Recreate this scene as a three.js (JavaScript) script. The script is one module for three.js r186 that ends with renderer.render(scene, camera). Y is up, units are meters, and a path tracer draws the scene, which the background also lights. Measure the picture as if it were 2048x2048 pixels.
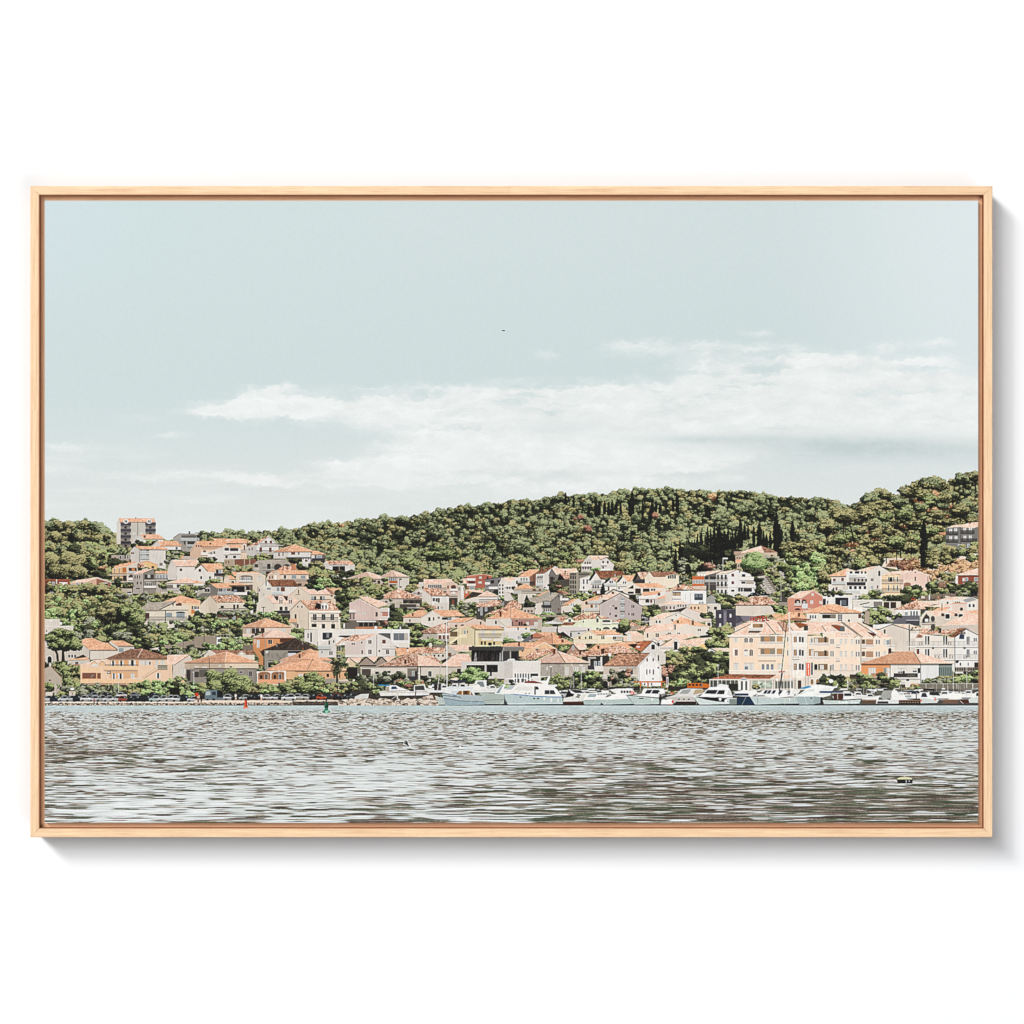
import * as THREE from 'three';
import { RectAreaLightUniformsLib } from 'three/addons/lights/RectAreaLightUniformsLib.js';

// ---------------------------------------------------------------- camera, lights, exposure
const MM = 0.625e-3;                                  // metres per photograph pixel: the frame is 1.2 m wide
const WX = (px) => (px - 1024) * MM, WY = (py) => (1024 - py) * MM + 1.5;   // a point of the wall from its place in the photograph
const scene = new THREE.Scene();
const CAMERA_DISTANCE = 3;
const FACE = 0.042;                                   // how far the frame's face stands off the wall
const camera = new THREE.PerspectiveCamera(2 * Math.atan((1024 * MM) / (CAMERA_DISTANCE - FACE)) * 180 / Math.PI, 1, 0.1, 100);
camera.position.set(0, 1.5, CAMERA_DISTANCE);
camera.lookAt(0, 1.5, 0);

const renderer = new THREE.WebGLRenderer();
renderer.shadowMap.enabled = true;
renderer.toneMapping = THREE.LinearToneMapping;
renderer.toneMappingExposure = 1.035;
scene.background = new THREE.Color(0);

RectAreaLightUniformsLib.init();
function softbox(width, height, intensity, from, to, colour = 0xffffff) {
  const lamp = new THREE.RectAreaLight(colour, intensity, width, height);
  lamp.position.set(...from);
  lamp.lookAt(...to);
  scene.add(lamp);
  return lamp;
}
// studio softboxes: a row of three from nearly straight ahead towards the upper left throws the soft shadow to the lower right;
// added, unseen: a weaker lower-right one for the upper-left halo, a frontal fill
for (const [t, strength] of [[0.3, 9.2], [0.65, 18.3], [1, 32.6]]) softbox(7.4, 7, strength, [-t * 20, 1.5 + t * 19, 20], [0, 1.5, 0]);
softbox(13.4, 13.4, 3.75, [12, -9.9, 20], [0, 1.5, 0], 0xf4f8ff);
softbox(17, 17, 0.075, [0, 1.5, 8], [0, 1.5, 0]);
// ---------------------------------------------------------------- the picture printed on the canvas
// A townscape photograph, composed pixel by pixel: sky, wooded hill, town, boats, water. All of it is flat ink.
// PRINT-BEGIN
const PW = 1868, PH = 1246, PX = 89, PY = 400;        // size of the print in photograph pixels and where its corner lies
let ink, seed = 7;
const rnd = () => { seed = (seed + 0x6d2b79f5) | 0; let t = Math.imul(seed ^ (seed >>> 15), 1 | seed); t = (t + Math.imul(t ^ (t >>> 7), 61 | t)) ^ t; return ((t ^ (t >>> 14)) >>> 0) / 4294967296; };
const clamp = (v, a = 0, b = 1) => (v < a ? a : v > b ? b : v);
const mix = (a, b, t) => a + (b - a) * t;
const step = (a, b, v) => { const t = clamp((v - a) / (b - a)); return t * t * (3 - 2 * t); };
const hash = (ix, iy, k = 0) => { let h = Math.imul(ix, 374761393) + Math.imul(iy, 668265263) + Math.imul(k, 974634777) | 0; h = Math.imul(h ^ (h >>> 13), 1274126177); h ^= h >>> 16; h = Math.imul(h, 2246822519); return ((h ^ (h >>> 15)) >>> 0) / 4294967296; };
function noise(x, y, k = 0) {                          // value noise, -1..1
  const ix = Math.floor(x), iy = Math.floor(y); let fx = x - ix, fy = y - iy;
  fx = fx * fx * (3 - 2 * fx); fy = fy * fy * (3 - 2 * fy);
  return mix(mix(hash(ix, iy, k), hash(ix + 1, iy, k), fx), mix(hash(ix, iy + 1, k), hash(ix + 1, iy + 1, k), fx), fy) * 2 - 1;
}
const fbm = (x, y, n, k = 0) => { let s = 0, a = 1, t = 0; for (let i = 0; i < n; i++) { s += a * noise(x, y, k + i); t += a; a *= 0.55; x = x * 2.03 + 11.7; y = y * 2.03 + 5.3; } return s / t; };
const rgb = (h) => [h >> 16, (h >> 8) & 255, h & 255];
const col = [0, 0, 0];
function dab(x, y, c, a) {
  if (x < 0 || y < 0 || x >= PW || y >= PH || a <= 0) return;
  const i = (y * PW + x) * 3;
  ink[i] += (c[0] - ink[i]) * a; ink[i + 1] += (c[1] - ink[i + 1]) * a; ink[i + 2] += (c[2] - ink[i + 2]) * a;
}
// drawing in the coordinates of an enlarged portion of the picture: origin and scale set by view()
let ox = 0, oy = 0, sc = 1;
const view = (x, y, s) => { ox = x - PX; oy = y - PY; sc = s; };
function fill(p, shade, alpha = 1) {                   // anti-aliased polygon, p = [x, y, x, y, ...] in the current view
  const n = p.length / 2, xs = [], ys = [];
  let y0 = 1e9, y1 = -1e9, xl = 1e9, xr = -1e9;
  for (let i = 0; i < n; i++) { xs[i] = p[2 * i] * sc + ox; ys[i] = p[2 * i + 1] * sc + oy; y0 = Math.min(y0, ys[i]); y1 = Math.max(y1, ys[i]); xl = Math.min(xl, xs[i]); xr = Math.max(xr, xs[i]); }
  y0 = Math.max(0, Math.floor(y0)); y1 = Math.min(PH - 1, Math.floor(y1)); xl = Math.max(0, Math.floor(xl)); xr = Math.min(PW - 1, Math.ceil(xr));
  if (xr < xl) return;
  const cov = new Float32Array(xr - xl + 2);
  for (let y = y0; y <= y1; y++) {
    cov.fill(0);
    for (let s = 0; s < 4; s++) {
      const yy = y + (s + 0.5) / 4, hits = [];
      for (let i = 0, j = n - 1; i < n; j = i++) if ((ys[i] > yy) !== (ys[j] > yy)) hits.push(xs[i] + (yy - ys[i]) / (ys[j] - ys[i]) * (xs[j] - xs[i]));
      hits.sort((a, b) => a - b);
      for (let h = 0; h + 1 < hits.length; h += 2) {
        const a = Math.max(hits[h], xl), b = Math.min(hits[h + 1], xr + 1);
        if (b <= a) continue;
        const ia = Math.floor(a), ib = Math.floor(b);
        if (ia === ib) cov[ia - xl] += (b - a) / 4;
        else { cov[ia - xl] += (ia + 1 - a) / 4; for (let x = ia + 1; x < ib; x++) cov[x - xl] += 0.25; cov[ib - xl] += (b - ib) / 4; }
      }
    }
    for (let x = xl; x <= xr; x++) if (cov[x - xl] > 0.004) { shade(x, y); dab(x, y, col, Math.min(1, cov[x - xl]) * alpha); }
  }
}
const set = (c, f) => { col[0] = c[0] * f; col[1] = c[1] * f; col[2] = c[2] * f; };
function plain(h) { const c = rgb(h); return (x, y) => set(c, 1 + 0.035 * noise(x * 0.6, y * 0.6, 3)); }
function plaster(h) { const c = rgb(h), k = (rnd() * 99) | 0; return (x, y) => set(c, 1 + 0.018 * noise(x * 0.07, y * 0.05, k) + 0.01 * noise(x * 0.5, y * 0.3, k + 1) - 0.035 * step(0.3, 0.85, noise(x * 0.55, y * 0.045, k + 2)) + 0.02 * (hash(x, y, 9) - 0.5)); }
const TILE = { o: [0xefb896, 0xc28c6c, 0xffdec6, 0.34], p: [0xf4d0bd, 0xd4a890, 0xfff0e6, 0.32], w: [0xdcaa8e, 0x7e5040, 0xfee6d6, 0.88], d: [0x52443c, 0x2f2824, 0x7a665a, 0.35], g: [0xbab0a4, 0x948a7e, 0xd8d0c6, 0.3], b: [0x94664e, 0x5a3c2e, 0xbe8c70, 0.6], r: [0xc07c5a, 0x8c4e36, 0xdc9c7a, 0.4], n: [0xa8806a, 0x6a4c3c, 0xcaa088, 0.5] };
function tiles(kind) {
  const [base, dark, light, v] = TILE[kind], B = rgb(base), D = rgb(dark), L = rgb(light), k = (rnd() * 99) | 0;
  return (x, y) => {
    const n = noise(x * 0.62, y * 0.8, k) * 0.8 + noise(x * 0.2, y * 0.26, k + 1) * 0.45 + 0.45 * (hash(x, y, k) - 0.5), row = 0.13 * Math.sin(y * 2.1 + 0.6 * noise(x * 0.1, y * 0.1, k));
    const t = clamp(Math.abs(n) * (0.4 + v) - 0.04 + row), T = n + row < 0 ? D : L;
    for (let i = 0; i < 3; i++) col[i] = mix(B[i], T[i], t);
  };
}
const q = (h, ...p) => fill(p, plaster(h));                                     // a wall
const rf = (kind, ...p) => { fill(p, tiles(kind)); };                            // a roof
const sh = (a, ...p) => fill(p, () => { col[0] = 34; col[1] = 28; col[2] = 26; }, a);   // the shade under eaves
const bx = (h, x, y, w, ht, a = 1) => fill([x, y, x + w, y, x + w, y + ht, x, y + ht], plain(h), a);
function ln(h, w, ...p) {                                                       // a line of width w
  for (let i = 0; i + 3 < p.length; i += 2) { const dx = p[i + 2] - p[i], dy = p[i + 3] - p[i + 1], l = Math.hypot(dx, dy) || 1, nx = -dy / l * w / 2, ny = dx / l * w / 2; fill([p[i] + nx, p[i + 1] + ny, p[i + 2] + nx, p[i + 3] + ny, p[i + 2] - nx, p[i + 3] - ny, p[i] - nx, p[i + 1] - ny], plain(h)); }
}
function oval(h, x, y, rx, ry, a0 = 0, a1 = 6.2832) { const p = []; for (let i = 0; i <= 18; i++) { const t = a0 + (a1 - a0) * i / 18; p.push(x + Math.cos(t) * rx, y + Math.sin(t) * ry); } fill(p, plain(h)); }
function wn(x, y, w, h, kind = 0) {                                             // a window: 0 dark with frame, 1 bare dark, 2 closed shutters, 3 dark between open shutters, 4 brown, 5 pale glass, 6 arched
  if (kind === 2) { bx(0xd8d6d0, x, y, w, h); bx(0xb4b2ac, x + w * 0.46, y, w * 0.08, h); bx(0xb8b0a6, x, y, w, h * 0.07); return; }
  if (kind === 3) { bx(0xdcdad4, x, y, w, h); bx(0x3a3634, x + w * 0.32, y, w * 0.36, h); return; }
  if (kind === 6) { oval(0xe8e4de, x + w / 2, y + w / 2, w / 2 + 5, w / 2 + 5); bx(0xe8e4de, x - 5, y + w / 2, w + 10, h - w / 2 + 5); oval(0x7c6c60, x + w / 2, y + w / 2, w / 2 - 2, w / 2 - 2); bx(0x7c6c60, x + 2, y + w / 2, w - 4, h - w / 2); bx(0xe0dad2, x + w * 0.44, y + 4, w * 0.12, h - 4); return; }
  if (kind === 0 || kind === 5) bx(0xe6e1da, x - 4, y - 4, w + 8, h + 8);
  bx(kind === 4 ? 0x7c5240 : kind === 5 ? 0x9aa4a8 : 0x34302e, x, y, w, h);
  if (kind === 0 && w > 20) bx(0xbab6b0, x + w * 0.45, y, w * 0.12, h);
  if (kind === 0) bx(0x646a6e, x + w * 0.1, y + h * 0.5, w * 0.3, h * 0.3);
}
const row = (n, dx, x, y, w, h, kind) => { for (let i = 0; i < n; i++) wn(x + dx * i, y, w, h, kind); };
function bal(x, y, w, h, kind = 'r') {                                          // a balcony front: r thin dark rail, w white wall, b balusters, g glass, k dark wall
  sh(0.3, x, y + h, x + w, y + h, x + w, y + h + 14, x, y + h + 14);
  if (kind === 'w') { bx(0xe4dfd8, x, y, w, h); bx(0xf2eee8, x, y, w, 5); }
  if (kind === 'k') { bx(0x45434a, x, y, w, h); bx(0x5c5a62, x, y, w, 5); }
  if (kind === 'g') { bx(0xc2c8c8, x, y, w, h, 0.75); bx(0xe8e6e2, x, y, w, 4); }
  if (kind === 'r') { bx(0x605c58, x, y, w, 4); for (let i = 0; i < w; i += 11) bx(0x6e6a66, x + i, y, 4, h, 0.8); bx(0xd0c8be, x, y + h - 7, w, 9); }
  if (kind === 'b') { bx(0xb09a88, x, y, w, h, 0.6); bx(0xf0ece6, x, y, w, 7); bx(0xf0ece6, x, y + h - 7, w, 9); for (let i = 0; i < w; i += 14) bx(0xece8e2, x + i, y, 7, h); }
}
// leaf masses -----------------------------------------------------------------------------------------------
const LEAF = { far: [0x1b2018, 0x555f45, 0xaab088], olive: [0x1d1c15, 0x5c5d3e, 0xb8b284], green: [0x171c12, 0x525e3b, 0xb0b884], dark: [0x0f110c, 0x282c20, 0x5e6448], lime: [0x36442a, 0x708858, 0xb0c08c], dry: [0x553a28, 0xa8845f, 0xdcbc94], grey: [0x252720, 0x666a58, 0xb0b29c], rust: [0x3c2c26, 0x84604f, 0xb88c78], bright: [0x1e2a18, 0x64804e, 0xbcd096], black: [0x0c0d0a, 0x1a1c16, 0x33362a], pink: [0x40322c, 0x94705f, 0xd0a894], soil: [0x6a4a34, 0xb48a68, 0xe0bc98] };
let treeY = 0, treeR = 1e9, treeX = 0;                   // the crown that the next clumps belong to
function lobe(cx, cy, rx, ry, pal, lift = 0, k = 0) {   // in print pixels: one rounded clump lit from above
  const L = LEAF[pal].map(rgb), x0 = Math.floor(cx - rx * 1.25), x1 = Math.ceil(cx + rx * 1.25), y0 = Math.floor(cy - ry * 1.25), y1 = Math.ceil(cy + ry * 1.25);
  for (let y = y0; y <= y1; y++) for (let x = x0; x <= x1; x++) {
    if (x < 0 || y < 0 || x >= PW || y >= PH) continue;
    const dx = (x - cx) / rx, dy = (y - cy) / ry, r = Math.sqrt(dx * dx + dy * dy);
    if (r > 1.25) continue;
    const n1 = noise(x * 0.42, y * 0.42, k), h = hash(x, y, k + 5) - 0.5;
    const e = r + 0.22 * n1 + 0.26 * h; if (e > 1) continue;
    const up = noise(x * 0.42 - 0.15, y * 0.42 - 0.55, k) - n1;
    let t = 0.45 + lift - 0.3 * dy + 0.12 * dx - 0.45 * up + 0.2 * h + 0.14 * noise(x * 0.16, y * 0.16, k + 2) - 0.44 * (y - treeY) / treeR + 0.16 * (x - treeX) / treeR;
    t -= 0.26 * Math.max(0, dy) * r; t = clamp(0.46 + (t - 0.5) * 1.3 + 0.12 * noise(x * 0.9, y * 0.9, k + 7));
    const a = t < 0.5 ? L[0] : L[1], b = t < 0.5 ? L[1] : L[2], f = t < 0.5 ? t * 2 : t * 2 - 1;
    col[0] = mix(a[0], b[0], f); col[1] = mix(a[1], b[1], f); col[2] = mix(a[2], b[2], f);
    dab(x, y, col, e > 0.85 ? 0.75 : 1);
  }
}
function crown(cx, cy, rx, ry, pal, lift = 0) {          // in print pixels: a tree crown of several clumps over a dark heart
  const k = (rnd() * 1000) | 0, n = Math.round(clamp(5 + rx * ry / 22, 5, 46)), l = [];
  treeX = cx; treeY = cy; treeR = Math.max(rx, ry);
  lobe(cx, cy + ry * 0.12, rx * 0.84, ry * 0.82, pal, -0.42 + lift, k);
  for (let i = 0; i < n; i++) { const a = rnd() * 6.2832, d = Math.sqrt(rnd()) * 0.8; l.push([cx + Math.cos(a) * rx * d, cy + Math.sin(a) * ry * d]); }
  l.sort((a, b) => a[1] - b[1]);
  const m = clamp(0.62 - n * 0.007, 0.3, 0.6);
  for (const [x, y] of l) { const g = (y - cy) / ry; lobe(x, y, rx * m * (0.6 + 0.6 * rnd()), Math.min(rx, ry * 1.1) * m * (0.6 + 0.5 * rnd()), pal, lift - 0.06 * g + 0.2 * (rnd() - 0.5), k); }
  treeR = 1e9;
}
const TR = (x, y, rx, ry, pal = 'olive', lift = 0) => crown(x * sc + ox, y * sc + oy, rx * sc, ry * sc, pal, lift + 0.02);
function PINE(x, y, rx, ry, base, pal = 'olive', lift = 0) {                    // an umbrella pine with a visible trunk
  ln(0x2c2620, Math.max(1.2 / sc, rx * 0.09), x + rx * 0.1, base, x, y + ry * 0.3, x - rx * 0.3, y); ln(0x2c2620, 1 / sc, x, y + ry * 0.5, x + rx * 0.4, y);
  TR(x, y, rx, ry, pal, lift - 0.2);
  for (let i = 0; i < 7; i++) { const a = -0.3 - 2.6 * (i + 0.5) / 7, d = 0.45 + 0.35 * rnd(); TR(x + Math.cos(a) * rx * d * 1.05, y + ry * 0.22 + Math.sin(a) * ry * d * 0.85, rx * (0.24 + 0.16 * rnd()), ry * (0.2 + 0.14 * rnd()), pal, lift + 0.06); }
}
function BU(x0, y0, x1, y1, pals = 'green', r = 34, lift = 0) {                  // a thicket filling a rectangle of the view
  const P = pals.split(' '), n = Math.max(2, Math.round((x1 - x0) * (y1 - y0) / (r * r * 1.1))), l = [];
  for (let i = 0; i < n; i++) l.push([x0 + rnd() * (x1 - x0), y0 + rnd() * (y1 - y0)]);
  l.sort((a, b) => a[1] - b[1]);
  for (const [x, y] of l) TR(x, y, r * (0.7 + 0.7 * rnd()), r * (0.55 + 0.5 * rnd()), P[(rnd() * P.length) | 0], lift + 0.01 + 0.22 * (rnd() - 0.5));
}
function CY(x, y0, y1, w, pal = 'black') {                                       // a cypress
  for (let i = 0, n = Math.ceil((y1 - y0) / (w * 0.5)); i <= n; i++) { const t = i / n, r = w / 2 * (0.3 + 1.05 * Math.sin(Math.min(1, t * 1.25 + 0.08) * 1.9)) ; lobe((x + w * 0.1 * (rnd() - 0.5)) * sc + ox, mix(y0, y1, t) * sc + oy, Math.max(1.3, r * sc), Math.max(2, w * 0.55 * sc), pal, -0.1, (rnd() * 99) | 0); }
}
// houses --------------------------------------------------------------------------------------------------------
const dim = (h, f) => { const [r, g, b] = rgb(h); return (Math.min(255, r * f) << 16) | (Math.min(255, g * f) << 8) | Math.min(255, b * f); };
function HP(x0, x1, b, e, r0, r1, ry, wall, roof, hip = 0) {                     // hipped roof: eaves from x0 to x1 at e, ridge from r0 to r1 at ry, walls down to b; hip = where a ridge tile line meets the eaves
  const o = 14;
  if (b > e) { q(wall, x0 + o, e - 4, x1 - o, e - 4, x1 - o, b, x0 + o, b); if (hip) sh(0.16, x0 + o, e, hip, e, hip, b, x0 + o, b); sh(0.42, x0 + o, e, x1 - o, e, x1 - o, e + 13, x0 + o, e + 13); }
  rf(roof, x0, e, r0, ry, r1, ry, x1, e, x1, e + 5, x0, e + 5);
  if (hip) { sh(0.13, x0, e, r0, ry, r1, ry, hip, e); ln(dim(TILE[roof][2], 1), 5, r1, ry, hip, e); }
  ln(dim(TILE[roof][1], 0.7), 3.5, x0, e + 5, x1, e + 5); ln(TILE[roof][2], 3, x0, e, r0, ry, r1, ry, x1, e);
}
function LG(x0, xs, x1, b, el, e, ax, ry, rx, side, front, roof) {               // gable wall on the left (x0..xs, apex ax), front wall xs..x1 under a roof whose ridge runs to rx
  q(side, x0, b, x0, el, ax, ry, xs, e, xs, b); q(front, xs, e - 4, x1, e - 4, x1, b, xs, b);
  sh(0.4, xs, e, x1, e, x1, e + 13, xs, e + 12);
  rf(roof, ax, ry, rx, ry, x1 + 12, e, x1 + 12, e + 4, xs - 8, e + 4); ln(dim(TILE[roof][1], 0.72), 3.5, xs - 8, e + 5, x1 + 12, e + 5);
  ln(dim(side, 0.62), 3, x0 + 3, el + 8, ax, ry + 9, xs, e + 8); ln(0xe9ddd2, 4.5, x0 - 4, el + 2, ax, ry, xs - 6, e + 2);
}
function RG(x0, xs, x1, b, e, er, ax, ry, rx, front, side, roof) {               // the mirror image: front x0..xs, gable xs..x1, ridge from rx to the apex ax
  q(front, x0, e - 4, xs, e - 4, xs, b, x0, b); q(side, xs, b, xs, e, ax, ry, x1, er, x1, b);
  sh(0.4, x0, e, xs, e, xs, e + 13, x0, e + 12);
  rf(roof, ax, ry, rx, ry, x0 - 12, e, x0 - 12, e + 4, xs + 8, e + 4); ln(dim(TILE[roof][1], 0.72), 3.5, x0 - 12, e + 5, xs + 8, e + 5);
  ln(dim(side, 0.62), 3, xs + 3, e + 8, ax, ry + 9, x1 - 3, er + 8); ln(0xe9ddd2, 4.5, xs + 4, e + 2, ax, ry, x1 + 4, er + 2);
}
function FG(x0, x1, b, e, ax, ry, wall, verge = 0xe9ddd2, w = 8) { q(wall, x0, b, x0, e, ax, ry, x1, e, x1, b); sh(0.3, x0, e, ax, ry, x1, e, x1, e + 12, ax, ry + 14, x0, e + 12); ln(verge, w, x0 - 8, e + 5, ax, ry, x1 + 8, e + 5); }
function chim(x, y, w, h, c = 0x9c6248) { bx(c, x, y, w, h); bx(dim(c, 0.55), x + w * 0.6, y, w * 0.4, h); bx(dim(c, 0.5), x - 3, y - 4, w + 6, 5); }
function lamp(x, y0, y1, c = 0xd4d4d0) { ln(c, 7, x, y0, x, y1); bx(0xf0f0ec, x - 14, y0 - 8, 28, 11); }
// vehicles and boats -------------------------------------------------------------------------------------------
function car(x, y, w, h, c) {                                                   // y is where the wheels stand
  c = dim(c, 0.88 + 0.14 * rnd());
  const k = rnd() < 0.5 ? 1 : -1, m = x + w / 2, X = (f) => m + k * f * w / 2;
  fill([x + w * 0.05, y, x + w * 0.95, y, x + w * 0.95, y - h * 0.12, x + w * 0.05, y - h * 0.12], plain(0x1a1818));
  fill([X(-0.98), y - h * 0.1, X(-1), y - h * 0.45, X(-0.6), y - h * 0.6, X(-0.25), y - h * 0.98, X(0.55), y - h, X(0.9), y - h * 0.62, X(1), y - h * 0.5, X(0.98), y - h * 0.12], plain(c));
  fill([X(-0.58), y - h * 0.5, X(-0.25), y - h * 0.91, X(0.54), y - h * 0.93, X(0.84), y - h * 0.54], plain(0x2c3134)); fill([X(-0.45), y - h * 0.6, X(-0.2), y - h * 0.86, X(0.02), y - h * 0.86, X(-0.1), y - h * 0.6], plain(0x8c979c));
  ln(dim(c, 1.25), 3, X(-0.22), y - h * 0.97, X(0.52), y - h * 0.98); bx(dim(c, 0.6), x + w * 0.03, y - h * 0.3, w * 0.94, h * 0.09);
  oval(0x161616, x + w * 0.22, y - h * 0.1, h * 0.17, h * 0.17); oval(0x161616, x + w * 0.8, y - h * 0.1, h * 0.17, h * 0.17); bx(0xf2f2ee, X(-0.97) - 4, y - h * 0.45, 8, 6);
}
function person(x, y, h, top, legs) { fill([x - h * 0.1, y, x - h * 0.12, y - h * 0.5, x + h * 0.12, y - h * 0.5, x + h * 0.06, y], plain(legs)); fill([x - h * 0.15, y - h * 0.45, x - h * 0.15, y - h * 0.82, x + h * 0.15, y - h * 0.82, x + h * 0.15, y - h * 0.45], plain(top)); oval(0x6a4c3c, x, y - h * 0.91, h * 0.09, h * 0.1); }
function hull(h, ...p) { fill(p, plain(h)); let i = 0, n = p.length / 2, lo = []; for (; i < n; i++) lo.push([p[2 * i], p[2 * i + 1]]); lo.sort((a, b) => b[1] - a[1]); ln(0x23282a, 7, lo[0][0], lo[0][1], lo[1][0], lo[1][1]); }
function rope(x0, y0, x1, y1) { ln(0xe6e2da, 3.5, x0, y0, x1, y1); }
function launch(x0, x1, yd, yw, c, bow, cab = 1) {                              // a small moored boat; bow = -1 points left, 1 right
  const w = x1 - x0, X = (f) => (bow > 0 ? x0 + f * w : x1 - f * w), h = yw - yd;
  hull(c, X(0.04), yw, X(0), yd + h * 0.12, X(0.6), yd + h * 0.06, X(1), yd - h * 0.18, X(0.88), yw);
  ln(0xf4f2ee, 5, X(0), yd + h * 0.12, X(0.6), yd + h * 0.06, X(1), yd - h * 0.18);
  if (cab) { fill([X(0.2), yd + 4, X(0.24), yd - h * 0.75, X(0.58), yd - h * 0.8, X(0.74), yd], plain(0xefece6)); fill([X(0.3), yd - h * 0.22, X(0.32), yd - h * 0.6, X(0.55), yd - h * 0.62, X(0.63), yd - h * 0.22], plain(0x3a4246)); bx(0xf6f4f0, Math.min(X(0.2), X(0.6)), yd - h * 0.9, w * 0.4, 6); }
  bx(0x8c8e8c, x0 + w * 0.1, yd - h * 0.05, w * 0.3, 4, 0.7);
}
// sky ---------------------------------------------------------------------------------------------------------------
function paintSky() {
  // cloud banks: centre, half size, weight
  const banks = [[545, 808, 150, 15, 0.8], [578, 780, 26, 15, 0.75], [515, 790, 44, 15, 0.7], [545, 782, 20, 12, 0.5], [730, 782, 26, 10, 0.5], [820, 808, 330, 36, 1], [1000, 800, 240, 40, 0.9], [1250, 822, 420, 60, 1.1], [1650, 810, 420, 68, 1.15], [1850, 820, 260, 62, 1], [1190, 885, 260, 64, 0.9], [1430, 850, 260, 34, 0.9],
    [800, 935, 170, 34, 0.95], [690, 945, 55, 18, 0.8], [980, 915, 260, 48, 0.95], [900, 888, 120, 24, 0.6], [1240, 935, 260, 40, 0.6], [1268, 684, 60, 12, 0.75], [1350, 705, 150, 20, 0.65], [1560, 700, 170, 20, 0.85], [1660, 735, 240, 28, 1], [1830, 760, 200, 26, 1], [1500, 742, 90, 18, 0.8],
    [1700, 718, 160, 14, 0.6], [1089, 709, 24, 9, 0.5], [1511, 664, 40, 6, 0.5], [1864, 684, 50, 9, 0.65], [1775, 692, 34, 9, 0.55], [1900, 715, 80, 12, 0.4], [425, 822, 70, 9, 0.7], [470, 815, 70, 12, 0.6], [640, 958, 110, 12, 0.7], [540, 960, 90, 9, 0.6], [420, 952, 120, 10, 0.5], [343, 867, 40, 6, 0.5], [270, 832, 60, 10, 0.35], [140, 891, 75, 11, 0.65], [100, 937, 60, 10, 0.5], [300, 948, 150, 14, 0.55], [570, 955, 120, 13, 0.6],
    [250, 985, 240, 14, 0.35], [560, 1010, 260, 18, 0.4], [1000, 1000, 200, 20, 0.35], [500, 1045, 200, 14, 0.45], [1450, 957, 46, 7, 0.5], [200, 1030, 200, 20, 0.25], [640, 1018, 40, 6, 0.4], [850, 1002, 40, 9, 0.35]];
  for (let y = 0; y < 700; y++) for (let x = 0; x < PW; x++) {
    const X = x + PX, Y = y + PY, i = (y * PW + x) * 3;
    const wx = X + 16 * fbm(X * 0.02, Y * 0.03, 3, 40) + 5 * noise(X * 0.12, Y * 0.16, 45), wy = Y + 10 * fbm(X * 0.016, Y * 0.03, 3, 50) + 3.5 * noise(X * 0.11, Y * 0.2, 55);
    let d = 0;
    for (const [cx, cy, rx, ry, w] of banks) { const a = (wx - cx) / rx, b = (wy - cy) / (wy < cy ? ry * 0.92 : ry * 1.3), r = a * a + b * b; if (r < 2.2) d += w * Math.pow(1 - r / 2.2, 1.3); }
    const f = fbm(wx * 0.0065, wy * 0.042, 5, 60), g = fbm(wx * 0.03, wy * 0.075, 4, 70);
    let a = step(0.02, 1.15, d * (0.82 + 0.9 * f + 0.34 * g) + 0.08 * f) * (0.84 + 0.1 * g);
    const low = step(760, 1060, Y), side = step(1500, 1957, X), left = step(350, 89, X) * step(700, 400, Y);
    let r = mix(209, 225, low) + 13 * side * (1 - low) + 2 * left, gg = mix(222, 230, low) + 10 * side * (1 - low) + left, b = mix(221, 227, low) + 11 * side * (1 - low) + 4 * left;
    const tp = step(760, 420, Y); r += 3 * tp * step(89, 900, X); gg += 2 * tp; b += 2 * tp;
    const veil = 0.5 * step(0.1, 0.7, fbm(X * 0.004, Y * 0.03, 4, 80)) * step(840, 960, Y) * (1 - side); a = Math.max(a, veil);
    const gap = Math.exp(-(((X - 1740) / 290) ** 2) - ((Y - (893 + 0.02 * (X - 1720))) / 25) ** 2) * (0.95 + 0.4 * g);
    const base = 0.5 * Math.exp(-(((X - 1420) / 160) ** 2) - ((Y - 877) / 9) ** 2) + 0.35 * Math.exp(-(((X - 1120) / 90) ** 2) - ((Y - 855) / 16) ** 2) + 0.25 * Math.exp(-(((X - 1150) / 150) ** 2) - ((Y - 945) / 7) ** 2) + 0.3 * Math.exp(-(((X - 1785) / 26) ** 2) - ((Y - 806) / 10) ** 2) + 0.3 * Math.exp(-(((X - 680) / 50) ** 2) - ((Y - 962) / 6) ** 2);
    const c = 9 * g * a - 16 * clamp(-f) * a - 4 * step(900, 1000, Y);
    r = mix(r, 243 + c, a); gg = mix(gg, 245 + c, a); b = mix(b, 242 + c, a);
    const s = clamp(gap + base * (0.8 + 0.6 * g)); r = mix(r, 200, s); gg = mix(gg, 212, s); b = mix(b, 211, s);
    ink[i] = r; ink[i + 1] = gg; ink[i + 2] = b;
  }
}
// hill ----------------------------------------------------------------------------------------------------------------
const RIDGE = [89, 1047, 105, 1040, 130, 1041, 145, 1046, 163, 1040, 178, 1040, 192, 1046, 202, 1060, 215, 1068, 235, 1074, 300, 1082, 395, 1072, 430, 1064, 460, 1062, 500, 1064, 534, 1060, 560, 1062, 590, 1056, 620, 1048, 650, 1042, 680, 1045, 710, 1037, 745, 1035, 782, 1031, 815, 1033, 850, 1027, 885, 1016, 920, 1011, 965, 1009, 985, 1005, 1020, 998, 1060, 998, 1085, 992, 1140, 988, 1210, 987, 1232, 979, 1280, 976, 1340, 976, 1400, 979, 1450, 981, 1475, 977, 1500, 984, 1550, 990, 1600, 993, 1650, 998, 1672, 1006, 1700, 1009, 1722, 1006, 1735, 987, 1760, 981, 1790, 987, 1808, 986, 1815, 968, 1840, 955, 1870, 952, 1893, 960, 1908, 955, 1925, 946, 1957, 946];
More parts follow.
